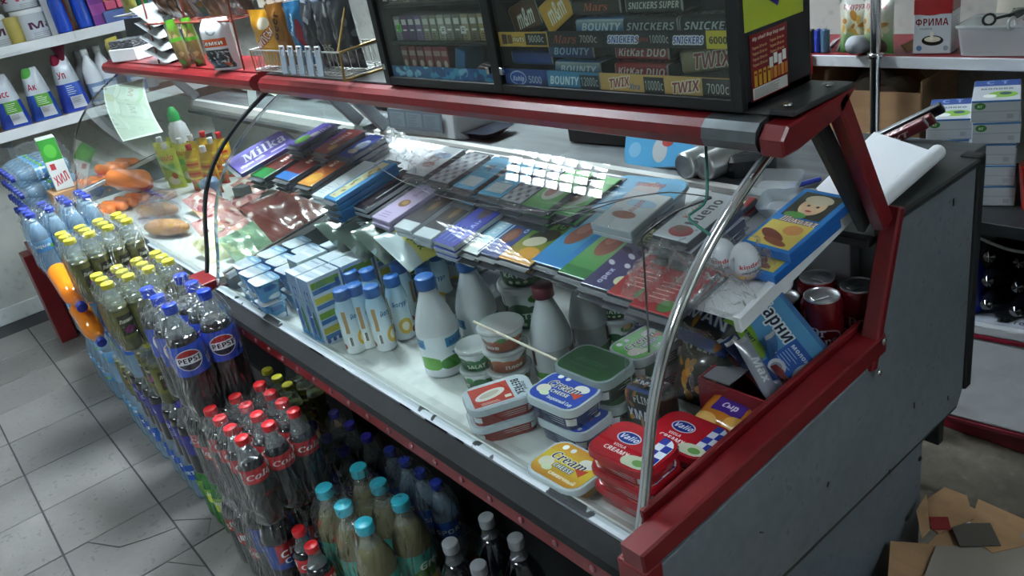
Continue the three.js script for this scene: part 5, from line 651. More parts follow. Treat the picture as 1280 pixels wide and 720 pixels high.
  [0, 1, 2].forEach(i => single('battery', ['black battery standing at the shelf end', 'blue battery standing at the shelf end', 'steel-blue battery standing at the shelf end'][i], 'battery', lathe([[0.0001, 0], [0.0115, 0], [0.012, 0.002], [0.012, 0.055], [0.005, 0.056], [0.005, 0.059], [0.0001, 0.059]], 14), [M.black, CAP.navy, col(0.08, 0.16, 0.26, 0.3)][i], on(1013 + i * 8, 66).add(V(0, 0, -0.01))));
  for (let i = 0; i < 6; i++) single('silver_scrap', 'crumpled silver wrapper lying on the red shelf', 'wrapper', pillow(0.045, 0.02, 0.012, '#8f9296', '#8f9296', { nx: 6, ny: 5, wrinkle: 0.6 }), M.foil, on(1030 + i * 9, 64 - (i % 2) * 4).add(V(0, 0.006, 0)), [-1.4, rr(-1, 1), 0], 'silver wrappers on the red shelf');
  single('red_tag', 'red plastic tag hanging at the end of the red shelf', 'tag', rbox(0.012, 0.055, 0.01, 0.002), col(0.65, 0.02, 0.012, 0.3), at('z', zs + 0.012, 1012, 80));
  // open cardboard box below the red shelf
  {
    const t = thing('cardboard_box', 'open brown cardboard box on the lower back shelf', 'box', [-1.215, 0.7225, -2.065], 0.03); const w = 0.5, d = 0.2, h = 0.26;
    part(t, 'bottom', span(-w / 2, w / 2, 0, 0.004, -d / 2, d / 2, 0), M.card);
    part(t, 'back_wall', span(-w / 2, w / 2, 0, 0.285, -d / 2 - 0.002, -d / 2 + 0.002, 0), M.card); part(t, 'front_wall', span(-w / 2, w / 2, 0, h - 0.03, d / 2 - 0.002, d / 2 + 0.002, 0), M.card);
    for (const s of [-1, 1]) part(t, 'side_wall', span(s * w / 2 - 0.002, s * w / 2 + 0.002, 0, h, -d / 2, d / 2, 0), M.card);
    part(t, 'flap', span(-0.1, 0, 0, 0.003, -d / 2, d / 2 - 0.02, 0), M.card, [w / 2, h, 0], [0, 0, -0.9]); part(t, 'divider', span(-0.002, 0.002, 0.01, h + 0.02, -d / 2 + 0.003, d / 2 - 0.003, 0), M.card, [0.0, 0, 0]); part(t, 'crumpled_lining', pillow(0.16, 0.1, 0.06, '#a89c8c', '#a89c8c', { wrinkle: 0.7 }), M.cardPrint, [0.12, 0.2, 0.06], [-1.2, 0.3, 0]);
  }
  // stack of white milk boxes on the dark shelf
  const mf = cell(110, 56, (g, w, h) => { bg(g, w, h, '#c4cad0'); Rc(g, 0, 0, w, 5, '#3f78b8'); E(g, 20, 15, 13, 9, '#3f8a34'); T(g, 'кг', 20, 15, 12, '#dfe8d8'); Rc(g, 0, 28, w, 1.5, '#9aa2aa'); Rc(g, 82, 36, 14, 12, '#aab2b8'); });
  const mt = cell(110, 150, (g, w, h) => { bg(g, w, h, '#b8bdc4'); Rc(g, 0, 0, w, 46, '#2f4a8c'); T(g, 'СҮТ', 55, 20, 34, '#8fa0c8'); T(g, 'молоко', 55, 66, 20, '#4a4f58'); E(g, 70, 110, 34, 22, '#7fae3c'); E(g, 40, 120, 16, 12, '#e4e8e4'); E(g, 76, 104, 14, 10, '#2f4a5c'); });
  const mg = boxGeo(0.088, 0.046, 0.16, { all: '#b9c0c8', pz: mf, py: mt, px: '#a9b0b8' }, 0.002), bx0 = at('z', -1.86, 1197, 185); const MB = 0.77;
  let mp; const cols = [[-0.838, 4], [-0.745, 5]];
  cols.forEach(([x, n], ci) => { for (let k = 0; k < n; k++) { const p = [x + rr(-0.003, 0.003), MB + 0.023 + k * 0.0465, -1.86]; const label = `white and green milk box, ${['lowest', 'second', 'third', 'fourth', 'fifth'][k]} from below in the ${ci ? 'stack by the shelf end' : 'stack by the wafer packets'}`; mp = mp ? copy(mp, p, 0.4 + rr(-0.04, 0.04), label) : single('milk_box', label, 'milk box', mg, M.cardPrint, p, 0.4, 'stacked milk boxes'); } }); void bx0;
  { const t = thing('dark_table', 'low dark table under the stacked milk boxes', 'table'); part(t, 'table_top', span(-0.93, -0.2, 0.74, 0.769, -1.945, -1.7, 0.003), M.blackTrim); for (const x of [-0.915, -0.215]) for (const z of [-1.93, -1.715]) part(t, 'leg', span(x - 0.012, x + 0.012, 0.0, 0.74, z - 0.012, z + 0.012, 0.002), M.blackTrim); settle(t); }
  single('red_crate', 'red plastic bin beside the stacked milk boxes', 'bin', loft([[0.08, 0.1, 0.01, 0], [0.1, 0.12, 0.012, 0.1]], '#8c1a14', '#6c120e'), M.gloss, [-0.62, 0.77, -1.84], 0.1);
  single('yellow_pack', 'yellow pack behind the red bin', 'pack', pillow(0.08, 0.17, 0.05, '#a8942a', '#a8942a'), M.foil, [-0.6, 0.77, -1.93], 0.2);
  single('white_cable', 'white cable hanging below the dark table', 'cable', tube([at('z', -1.75, 1214, 292), at('z', -1.75, 1232, 301), at('z', -1.75, 1258, 311), at('z', -1.75, 1290, 316), V(-0.3, 0.735, -1.75)], 0.0035, 40, 8), M.whitePlastic);
  single('foam_plinth', 'dark low plinth under the foam box', 'plinth', span(-0.88, -0.56, 0.001, 0.062, -2.14, -1.99, 0.003), M.redLaminate);
  // foam box with a paper label and a red cord, bottles behind it
  {
    const t = thing('foam_box', 'white foam box with paper label and red edge behind the counter', 'foam box', [-0.72, 0.075, -2.06], 0.13);
    part(t, 'foam_body', rbox(0.3, 0.26, 0.2, 0.012), M.foam, [0.0, 0.13, 0]); part(t, 'red_edge', rbox(0.302, 0.012, 0.202, 0.002), col(0.25, 0.008, 0.03), [0, 0.265, 0]); part(t, 'foam_lid', rbox(0.302, 0.03, 0.202, 0.006), M.foam, [0, 0.286, 0]);
    part(t, 'paper_label', boxGeo(0.27, 0.001, 0.17, { all: '#b8bec8', py: cell(150, 90, (g, w, h) => { bg(g, w, h, '#b4bac6'); lines(g, 10, 10, 120, 8, 7, '#8a92a4', 1.5); T(g, '12 год', 70, 76, 14, '#3a4258'); }) }), M.cardPrint, [0, 0.302, 0]);
    part(t, 'red_foot', rbox(0.305, 0.014, 0.205, 0.003), col(0.12, 0.006, 0.014), [0, -0.005, 0]);
  }
  const nb = lathe([[0.0001, 0], [0.03, 0], [0.032, 0.006], [0.032, 0.15], [0.02, 0.19], [0.013, 0.2], [0.013, 0.21], [0.0001, 0.212]], 18);
  for (let i = 0; i < 4; i++) for (let j = 0; j < 3; j++) single('wrapped_bottle', 'dark navy bottle in the wrapped pack behind the foam box', 'bottle', nb, M.cola, [-0.78 + i * 0.068, 0.412 + j * 0.066, -2.175], [1.5, 0, 0], 'navy bottles behind the foam box');
  single('blue_jug', 'shiny blue jug in the dark under the table', 'jug', lathe([[0.0001, 0], [0.04, 0], [0.042, 0.1], [0.02, 0.14], [0.0001, 0.142]], 18), phy({ color: lin(0.012, 0.03, 0.42), roughness: 0.2, clearcoat: 1 }), [-0.845, 0.379, -2.02]);
}
// ---------------------------------------------------------------- wire racks and bags on the canopies
const before08 = scene.children.length;
{
  const top = (px, py, y = CY) => at('y', y, px, py);
  // front basket with price holders
  {
    const t = thing('wire_basket', 'wire display basket with hanging price holders beside the sweets cabinet', 'wire basket');
    const xa = -2.12, xb = -1.64, za = -0.835, zb = -0.95, y0 = CY + 0.012, y1 = CY + 0.062, w = [];
    for (const y of [y0, y1]) { w.push(rod([xa, y, za], [xb, y, za], 0.002), rod([xa, y, zb], [xb, y, zb], 0.002), rod([xa, y, za], [xa, y, zb], 0.002), rod([xb, y, za], [xb, y, zb], 0.002)); }
    part(t, 'basket_rim', merge(w), M.wire); const v = [];
    for (let i = 0; i <= 24; i++) { const x = xa + (xb - xa) * i / 24; v.push(rod([x, y0, za], [x, y1, za], 0.001, 5), rod([x, y0, za], [x, y0, zb], 0.001, 5), rod([x, y0, zb], [x, y1, zb], 0.001, 5)); }
    for (let i = 1; i < 6; i++) { const z = za + (zb - za) * i / 6; v.push(rod([xa, y0, z], [xa, y1, z], 0.001, 5), rod([xb, y0, z], [xb, y1, z], 0.001, 5), rod([xa, y0, z], [xb, y0, z], 0.001, 5)); }
    part(t, 'basket_mesh', merge(v), M.wire);
    for (const g of [rod([xb, y1, za], [xb, y1 + 0.006, zb], 0.003), rod([xb - 0.03, y1 + 0.2, zb], [xb - 0.008, y1, za], 0.0028), rod([xb, CY + 0.004, za + 0.006], [xb, y1, za], 0.003), rod([xb - 0.002, CY + 0.004, za + 0.006], [xb, CY + 0.004, zb], 0.003), rod([xb, CY + 0.004, zb], [xb, y1, zb], 0.003), rod([xa, CY, za], [xa, y1, za], 0.002), rod([xa, CY, zb], [xa, y1, zb], 0.002)]) part(t, 'gold_rod', g, M.brass);
    for (let i = 0; i < 5; i++) { const x = -1.915 + i * 0.046; part(t, 'price_holder', rbox(0.03, 0.058, 0.004, 0.002), col(0.3, 0.36, 0.42, 0.3), [x, y0 + 0.028, za + 0.008], [-0.15, 0, 0.06]); part(t, 'price_holder_clip', merge([rod([x - 0.011, y1 - 0.008, za + 0.008], [x - 0.011, y1 + 0.012, za + 0.004], 0.0022), rod([x + 0.011, y1 - 0.008, za + 0.008], [x + 0.011, y1 + 0.012, za + 0.004], 0.0022), rod([x - 0.011, y1 + 0.012, za + 0.004], [x + 0.011, y1 + 0.012, za + 0.004], 0.0022)]), M.whitePlastic); }
    settle(t);
    const bagc = (c1, c2, f) => cell(76, 120, (g, w, h) => { bg(g, w, h, c1, c2); f(g, w, h); });
    const by = CY + 0.016;
    const bags = [
      ['orange snack bag with red and white print in the wire basket', bagc('#c8861c', '#d89a24', (g) => { T(g, 'ЧИПСЫ', 40, 60, 22, '#e8dcd0', { rot: -0.6, stroke: '#8c2a1c', sw: 4, fit: 70 }); E(g, 46, 26, 16, 12, '#e4d8c0'); E(g, 32, 104, 20, 12, '#c89a3c'); }), -2.06, -0.87, 0.1, 0.14],
      ['gold-brown snack bag in the wire basket', bagc('#a8702a', '#8c5a20', (g) => { T(g, 'Beer', 38, 40, 24, '#3a2410', { rot: -1.2 }); }), -1.985, -0.885, 0.075, 0.15],
      ['light blue snack bag with red stripe in the wire basket', bagc('#2f7aa4', '#2a6c98', (g) => { E(g, 54, 60, 10, 30, '#8c2430'); T(g, 'Рыба', 30, 40, 18, '#cfe0e8', { rot: -1.2 }); }), -1.91, -0.895, 0.075, 0.15],
      ['black snack bag beside the light blue one', bagc('#16171a', '#26282c', (g, w, h) => { specks(g, w, h, 16, ['#4a4e54', '#8a8e94', '#2c2e32'], 4, 14); }), -1.84, -0.89, 0.08, 0.145],
      ['black and silver snack bag in the middle of the wire basket', bagc('#1c1e20', '#34383c', (g, w, h) => { specks(g, w, h, 16, ['#5a5e62', '#9a9c98', '#3c3a2c'], 4, 14); T(g, 'SEEDS', 38, 80, 18, '#a8a898'); }), -1.765, -0.89, 0.085, 0.145],
      ['black snack bag with grey print at the gold end of the basket', bagc('#141518', '#2c3034', (g, w, h) => { specks(g, w, h, 14, ['#686c70', '#44484c'], 4, 12); }), -1.69, -0.89, 0.08, 0.15],
      ['black snack bag standing behind the orange one', bagc('#1a1c20', '#202226', () => { }), -2.0, -0.925, 0.09, 0.15], ['dark blue snack bag at the back of the basket', bagc('#1c3048', '#203a58', () => { }), -1.88, -0.93, 0.09, 0.15],
    ];
    for (const [l, c, x, z, w, h] of bags) single('snack_bag', l, 'snack bag', pillow(w, h, 0.035, c, c, { wrinkle: 0.35 }), M.foil, [x, by, z], [0.08, rr(-0.15, 0.3), rr(-0.12, 0.05)]);
    // price tags on the tier above
    const u = thing('tag_rail', 'rail with a row of white price tags above the snack bags', 'price rail'); part(u, 'rail', rod([-2.13, 1.418, -0.9], [-1.86, 1.418, -0.9], 0.003), M.wire); part(u, 'post', rod([-2.13, CY, -0.955], [-2.13, 1.418, -0.9], 0.003), M.wire); part(u, 'post', rod([-1.86, CY, -0.965], [-1.86, 1.418, -0.9], 0.003), M.wire); for (let i = 0; i < 5; i++) part(u, 'price_tag', rbox(0.04, 0.024, 0.002, 0.0005), M.whitePlastic, [-2.11 + i * 0.056, 1.42, -0.896]); settle(u);
  }
  // rack of seed packs further along
  const seedW = cell(100, 190, (g, w, h) => { bg(g, w, h, '#c8ccd0'); for (let i = 0; i < 3; i++) { g.strokeStyle = '#8a8e92'; g.lineWidth = 4; g.beginPath(); g.arc(56, 38 + i * 4, 18 - i * 4, 0.4, 3.4); g.stroke(); } Rc(g, 4, 70, 88, 30, '#c0522a'); T(g, 'Семки', 48, 85, 24, '#e8e0d8', { stroke: '#5c2412', sw: 3, fit: 80 }); Rc(g, 8, 110, 84, 72, '#3c3e42'); for (let i = 0; i < 60; i++) E(g, rr(12, 88), rr(114, 178), 5, 2.5, ['#8a8c90', '#1c1d20', '#b4b6ba'][i % 3], rnd() * 3); E(g, 74, 168, 10, 8, '#b04a22'); });
  { const p = top(276, 92); single('seed_pack', 'white sunflower seed pack with orange band on the far counter top', 'seed pack', pillow(0.12, 0.14, 0.06, seedW, '#b9bdc1', { foot: 1, p: 5, wrinkle: 0.06, waist: 0.02 }), M.gloss, [p.x - 0.06, CY, -0.86], 0.3); }
  const nut = cell(60, 160, (g, w, h) => { bg(g, w, h, '#4f9c22', '#8c7a4a', '#8a6a48'); for (let i = 0; i < 26; i++) E(g, rr(8, 52), rr(30, 130), rr(6, 11), rr(4, 7), ['#a8845a', '#c2a478', '#8c6a44'][i % 3], rnd() * 3); E(g, 30, 142, 16, 10, '#4fb02a'); Rc(g, 0, 60, w, 12, '#5cb82c'); });
  single('nut_pack', 'green nut pack hanging beside the white seed pack', 'nut pack', pillow(0.06, 0.145, 0.035, nut, nut), M.foil, [-2.72, CY - 0.002, -0.852], [0.02, 0.2, 0.08]);
  single('nut_pack', 'green nut pack behind the other green nut pack', 'nut pack', pillow(0.055, 0.145, 0.035, nut, nut), M.foil, [-2.64, CY - 0.002, -0.87], [0.02, 0.25, 0.02]);
  const beige = cell(60, 120, (g, w, h) => { bg(g, w, h, '#3a3a34', '#8c8466', '#9a9272'); specks(g, w, h, 40, ['#b8ae8c', '#7c7250', '#cfc6a4'], 3, 6); Rc(g, 30, 20, 26, 34, '#1f3558'); });
  single('seed_pack', 'beige seed pack with a dark top beside the nut packs', 'seed pack', pillow(0.07, 0.13, 0.035, beige, beige), M.foil, [-2.76, CY, -0.89], 0.1);
  single('seed_pack', 'black seed pack beside the stacked white packs', 'seed pack', pillow(0.07, 0.12, 0.035, cell(50, 80, (g, w, h) => { bg(g, w, h, '#17191c', '#33383c'); E(g, 24, 24, 12, 8, '#4a5660'); Rc(g, 8, 60, 34, 14, '#9a9ca0'); }), '#1a1c1e'), M.foil, [-2.86, CY + 0.03, -0.89], [0, 0.1, 0.1]);
  // white packs lying on each other
  const wp = cell(110, 60, (g, w, h) => { bg(g, w, h, '#85898b', '#909496'); E(g, 60, 16, 40, 10, '#9c6a5c'); lines(g, 14, 34, 60, 3, 7, '#8a8e90', 2); });
  for (let k = 0; k < 4; k++) single('flour_pack', `white paper pack, ${['lowest', 'second', 'third', 'topmost'][k]} of the pile on the far counter top`, 'paper pack', pillow(0.2, 0.12, 0.04, wp, '#a0a4a6', { p: 3.5 }), M.gloss, [-3.05 - (3 - k) * -0.012, CY + 0.024 + k * 0.042, -0.85 - k * 0.004], [-1.5, 0.2 + k * 0.04, 0]);
  // bag tier behind: brown and blue bags on a red wire rack
  { const t = thing('red_wire_rack', 'brown-red wire rack carrying bags above the far counter', 'wire rack'); const w = []; for (const z of [-0.86, -1.0]) { w.push(rod([-3.02, CY + 0.13, z], [-2.28, CY + 0.13, z], 0.003)); for (const x of [-3.02, -2.65, -2.28]) w.push(rod([x, CY, z], [x, CY + 0.28, z - 0.02], 0.003)); } for (let i = 0; i <= 14; i++) { const x = -3.02 + 0.74 * i / 14; w.push(rod([x, CY + 0.13, -0.86], [x, CY + 0.13, -1.0], 0.0015, 5)); } part(t, 'wire_frame', merge(w), M.redWire); settle(t); }
  const brown = ['#4a2f1e', '#3a2a20', '#6a4630', '#28405c', '#5c4a3c', '#54382a', '#463a30'].map((c, i) => cell(60, 90, (g, w, h) => { bg(g, w, h, c); specks(g, w, h, 26, ['#7a5a3e', '#2a1c14', '#94765a', i === 3 ? '#3f78b0' : '#5c3a24'], 3, 9); if (i === 3) Rc(g, 0, 0, w, 40, '#2a62a8'); }));
  brown.forEach((c, i) => single('dried_snack_bag', ['dark brown', 'blackish brown', 'light brown', 'blue topped', 'grey-brown', 'chestnut', 'dusky'][i] + ' bag on the red wire rack', 'snack bag', pillow(0.1, 0.16, 0.05, c, c, { wrinkle: 0.3 }), M.foil, [-2.97 + i * 0.108, CY + 0.133, -0.93], [0.05, 0.15, 0]));
  // small grey display carton and yellow pack at the far end
  const disp = cell(100, 70, (g, w, h) => { bg(g, w, h, '#3a3c40'); for (let i = 0; i < 60; i++) Rc(g, rr(0, 96), rr(0, 66), 10, 2, ['#8a8e92', '#c2c4c8', '#1c1d20'][i % 3]); });
  { const p = V(-3.42, CY, -0.9), t = thing('display_carton', 'small black and white display carton of sticks at the far counter end', 'display carton', p, 0.3); part(t, 'tray', rbox(0.17, 0.045, 0.1, 0.003), M.whitePlastic, [0, 0.023, 0]); part(t, 'stick_bundle', boxGeo(0.15, 0.03, 0.09, { all: disp }, 0.003), M.cardPrint, [0, 0.06, 0]); part(t, 'back_card', rbox(0.16, 0.08, 0.003, 0.001), M.black, [0, 0.1, -0.048], [-0.2, 0, 0]); }
  single('yellow_packet', 'dull yellow packet leaning at the far counter end', 'packet', pillow(0.09, 0.085, 0.04, '#8c8434', '#8c8434'), M.foil, [-3.55, CY, -0.87], [0, 0.3, 0.1]);
  single('yellow_packet', 'olive yellow packet hanging above the display carton', 'packet', pillow(0.09, 0.1, 0.02, cell(40, 40, (g, w, h) => { bg(g, w, h, '#8f8c40'); E(g, 20, 22, 8, 8, '#6c6a24'); }), '#8c8434'), M.foil, [-3.45, CY + 0.16, -0.95], [0, 0.3, 0]);
  single('blue_packet', 'blue packet standing behind the white packs', 'packet', pillow(0.16, 0.13, 0.04, cell(60, 50, (g, w, h) => { bg(g, w, h, '#22609c', '#2f78b0'); specks(g, w, h, 10, ['#c8d4dc', '#1a3f74'], 3, 8); }), '#22609c'), M.foil, [-3.25, CY + 0.16, -1.0], [0, 0.2, 0]);
  single('wire_stand', 'thin wire stand behind the white packs', 'wire stand', merge([rod([-3.5, CY, -0.96], [-3.5, CY + 0.32, -0.98], 0.0025), rod([-3.12, CY, -0.98], [-3.12, CY + 0.32, -1.0], 0.0025), rod([-3.5, CY + 0.155, -0.97], [-3.12, CY + 0.155, -0.99], 0.0025), rod([-3.5, CY + 0.155, -0.9], [-3.12, CY + 0.155, -0.92], 0.0025), rod([-3.5, CY + 0.155, -0.9], [-3.5, CY + 0.155, -1.03], 0.0025), rod([-3.12, CY + 0.155, -0.92], [-3.12, CY + 0.155, -1.05], 0.0025)]), M.wire);
}
for (const o of scene.children.slice(before08)) if (o.position.x < -2.2) { o.position.z += FAR; }   // they stand on the far counter
// ---------------------------------------------------------------- bottles stacked on the floor in front of the counters
const LB = {
  pepsi: cell(300, 110, (g, w, h) => { bg(g, w, h, '#2346b4', '#264cc0', '#1f3c9c'); for (const o of [0, 150]) { E(g, o + 48, 52, 38, 38, '#e6e8ee'); g.save(); g.beginPath(); g.arc(o + 48, 52, 35, 0, 7); g.clip(); Rc(g, o, 10, 100, 32, '#b02a2c'); Rc(g, o, 62, 100, 40, '#141c3c'); Rc(g, o, 38, 100, 28, '#e6e8ee'); g.restore(); T(g, 'PEPSI', o + 48, 52, 24, '#10121c', { fit: 68 }); lines(g, o + 96, 16, 44, 6, 6, '#5a70b0', 2); bars(g, o + 110, 62, 32, 34); Rc(g, o + 98, 64, 8, 30, '#8fa0cc'); } }),
  red: cell(200, 60, (g, w, h) => { bg(g, w, h, '#a01c22', '#b4222a', '#8c161c'); for (const o of [0, 100]) { T(g, 'Cola', o + 34, 30, 30, '#e8dcd8', { italic: true, font: 'serif' }); bars(g, o + 72, 10, 20, 26); E(g, o + 66, 46, 6, 6, '#e6d8b0'); } }),
  chilly: cell(240, 90, (g, w, h) => { bg(g, w, h, '#24489c', '#1d3c8c'); for (const o of [0, 120]) { g.fillStyle = '#a81e26'; g.beginPath(); g.moveTo(o, 0); g.lineTo(o + 90, 0); g.lineTo(o, 70); g.fill(); T(g, 'Chilly', o + 44, 32, 30, '#eef0f4', { italic: true, rot: -0.15 }); T(g, 'COLA', o + 44, 60, 26, '#eef0f4', { rot: -0.1 }); } }),
  tea: cell(260, 120, (g, w, h) => { bg(g, w, h, '#2a8c78', '#44a894', '#2f8a7c'); for (const o of [0, 130]) { E(g, o + 40, 70, 40, 34, '#3f7a24'); E(g, o + 60, 90, 30, 22, '#c8a832'); T(g, 'Green', o + 56, 34, 26, '#e8f0e4', { italic: true }); E(g, o + 100, 84, 22, 26, '#58a03a'); } }),
  yellow: cell(220, 110, (g, w, h) => { bg(g, w, h, '#5a5c24', '#6a6a2a', '#4a4a20'); for (const [o, c] of [[0, '#7a2a5c'], [110, '#8c5a22']]) { Rc(g, o + 14, 16, 64, 80, '#3c3a24'); T(g, 'Лимон', o + 46, 40, 22, '#d8d6b4', { fit: 60 }); E(g, o + 46, 76, 22, 14, c); } }),
  blueW: cell(160, 50, (g, w, h) => { bg(g, w, h, '#7fb4d8', '#3f86c4'); for (const o of [0, 80]) { T(g, 'aqua', o + 36, 22, 20, '#eaf2f8'); E(g, o + 66, 34, 9, 9, '#6ab04a'); } }),
  blueDeep: cell(160, 60, (g, w, h) => { bg(g, w, h, '#1f4a9c', '#2a5cb4'); for (const o of [0, 80]) T(g, 'SPORT', o + 40, 30, 20, '#dfe8f4'); }),
  purple: cell(160, 70, (g, w, h) => { bg(g, w, h, '#1d1d5c', '#2c2c84'); for (const o of [0, 80]) { T(g, 'COLA', o + 40, 24, 22, '#9aa4d8'); lines(g, o + 14, 44, 50, 3, 7, '#6a74b4', 2); } }),
  lime: cell(160, 70, (g, w, h) => { bg(g, w, h, '#7ab02c', '#3f8a34'); for (const o of [0, 80]) { E(g, o + 34, 40, 22, 18, '#c8d84a'); T(g, 'Lime', o + 40, 18, 20, '#eef4dc'); } }),
  dark: cell(160, 70, (g, w, h) => { bg(g, w, h, '#17181c', '#24262c'); for (const o of [0, 80]) { Rc(g, o + 34, 6, 5, 30, '#7fd85a'); T(g, 'ENERGY', o + 42, 52, 16, '#a8aab0', { fit: 60 }); } }),
};
const KIND = {
  cola2: { h: 0.295, r: 0.0405, fill: 0.74, liquid: M.cola, label: LB.pepsi, y: [0.42, 0.68], cap: CAP.blue, cr: 0.0165 },
  cola05: { h: 0.22, r: 0.0305, fill: 0.76, liquid: M.cola, label: LB.red, y: [0.52, 0.68], cap: CAP.red, cr: 0.0155 },
  cola2red: { h: 0.281, r: 0.0405, fill: 0.76, liquid: M.cola, label: LB.red, y: [0.46, 0.6], cap: CAP.red, cr: 0.0165 },
  chilly: { h: 0.3, r: 0.043, fill: 0.8, liquid: M.cola, label: LB.chilly, y: [0.4, 0.64], cap: CAP.red, cr: 0.0165 },
  tea: { h: 0.31, r: 0.0435, fill: 0.82, liquid: M.tea, label: LB.tea, y: [0.22, 0.6], cap: CAP.cyan, cr: 0.02, waist: 0.03 },
  lemon: { h: 0.19, r: 0.0257, fill: 0.66, liquid: M.olive, label: LB.yellow, y: [0.2, 0.6], cap: CAP.yellow, cr: 0.016 },
  water: { h: 0.236, r: 0.0325, fill: 0.86, liquid: M.water, label: LB.blueW, y: [0.4, 0.58], cap: CAP.navy, cr: 0.015 },
  waterS: { h: 0.207, r: 0.0283, fill: 0.86, liquid: M.water, label: LB.blueW, y: [0.4, 0.58], cap: CAP.navy, cr: 0.0145 },
  waterB: { h: 0.236, r: 0.0325, fill: 0.86, liquid: M.water, label: LB.blueDeep, y: [0.34, 0.58], cap: CAP.navy, cr: 0.015 },
  purple: { h: 0.236, r: 0.0325, fill: 0.7, liquid: M.cola, label: LB.purple, y: [0.3, 0.58], cap: CAP.purple, cr: 0.0155 },
  energy: { h: 0.3, r: 0.043, fill: 0.84, liquid: M.cola, label: LB.dark, y: [0.3, 0.62], cap: col(0.3, 0.31, 0.33, 0.35), cr: 0.017 },
  fanta: { h: 0.236, r: 0.0335, fill: 0.86, liquid: M.orange, label: undefined, y: [0, 0], cap: CAP.navy, cr: 0.0155 },
  lime: { h: 0.236, r: 0.0325, fill: 0.8, liquid: M.green, label: LB.lime, y: [0.35, 0.6], cap: CAP.yellow, cr: 0.0155 },
};
const protos = {};
function bottle(kind, pos, rot, label, group) {
  if (protos[kind]) return copy(protos[kind], pos, rot, label, group);
  const k = KIND[kind], { h, r } = k, nr = k.cr * 0.86;
  const prof = y => { const s = y / h; if (s < 0.02) return r * (0.82 + 9 * s); if (s < 0.6) return r * (1 - (k.waist || 0.02) * Math.pow(Math.sin(Math.PI * (s - 0.02) / 0.58), 8)); if (s < 0.9) { const q = (s - 0.6) / 0.3; return nr + (r - nr) * Math.pow(0.5 + 0.5 * Math.cos(Math.PI * Math.pow(q, 1.15)), 0.9); } return nr; };
  const seg = (a, b, n, close) => { const o = []; if (close && a === 0) o.push([0.0001, 0.003]); for (let i = 0; i <= n; i++) { const y = a + (b - a) * i / n; o.push([prof(y), y]); } return o; };
  const t = thing('bottle', label, 'bottle', pos, rot, group); protos[kind] = t;
  const fb = part(t, 'filled_body', lathe([...seg(0, h * k.fill, 16, true), [0.0001, h * k.fill]], 22), k.liquid);
  part(t, 'clear_shoulder', lathe(seg(h * k.fill, h * 0.94, 9), 22), M.pet);
  if (k.label) part(fb, 'label', lathe(Array.from({ length: 9 }, (_, i) => { const y = h * (k.y[0] + (k.y[1] - k.y[0]) * i / 8); return [prof(y) + r * 0.018, y]; }), 22, k.label), M.gloss);
  part(t, 'cap', lathe([[k.cr * 0.97, h * 0.925], [k.cr, h * 0.935], [k.cr, h - 0.003], [k.cr * 0.9, h], [0.0001, h]], 18), k.cap);
  return t;
}
function pack(kind, xs, zs, y, label, group, o = {}) { const k = KIND[kind]; for (const x of xs) for (const z of zs) bottle(kind, [x + rr(-0.0004, 0.0004), y, z + rr(-0.0004, 0.0004)], o.turn ?? rr(0, 6.28), label, group); if (o.wrap) shrink(xs, zs, y, k, o.wrap); }
const row = (a, n, d) => Array.from({ length: n }, (_, i) => a + i * d);
// heat-shrunk film over a pack: sags between the caps, tight round the sides
function shrink(xs, zs, y, k, label) {
  const xa = Math.min(...xs), xb = Math.max(...xs), za = Math.min(...zs), zb = Math.max(...zs), cx = (xa + xb) / 2, cz = (za + zb) / 2, R = k.r + 0.003, hx = (xb - xa) / 2 + R, hz = (zb - za) / 2 + R, sd = Math.round(xa * 977 + zb * 331);
  const topY = (x, z) => { let m = k.h * 0.74; for (const a of xs) for (const b of zs) { const d = Math.hypot(x - a, z - b); m = Math.max(m, k.h + 0.002 - 1.15 * Math.max(0, d - k.cr)); } return m; };
  const edge = a => { const c = Math.cos(a), s = Math.sin(a), p = 7; const q = Math.pow(Math.pow(Math.abs(c / hx), p) + Math.pow(Math.abs(s / hz), p), -1 / p); return [c * q, s * q]; };
  const geo = sheet((u, v) => { const a = u * Math.PI * 2, e = edge(a); if (v < 0.55) { const q = v / 0.55, x = e[0] * q, z = e[1] * q; const w = 0.008 * (noise2(x * 60 + 9, z * 40, sd) - 0.5); return V(cx + x, y + topY(cx + x, cz + z) * (1 - 0.12 * Math.pow(q, 6)) + w, cz + z); } const q = (v - 0.55) / 0.45, sc = 1 + 0.0 * q; const yy = y + topY(cx + e[0], cz + e[1]) * 0.88 * (1 - q) + 0.004; const w = 1 + 0.012 * (noise2(u * 60, q * 7, sd + 2) - 0.5); return V(cx + e[0] * w * sc, yy, cz + e[1] * w * sc); }, 84, 34);
  single('shrink_wrap', label, 'shrink wrap', geo, M.wrap);
}
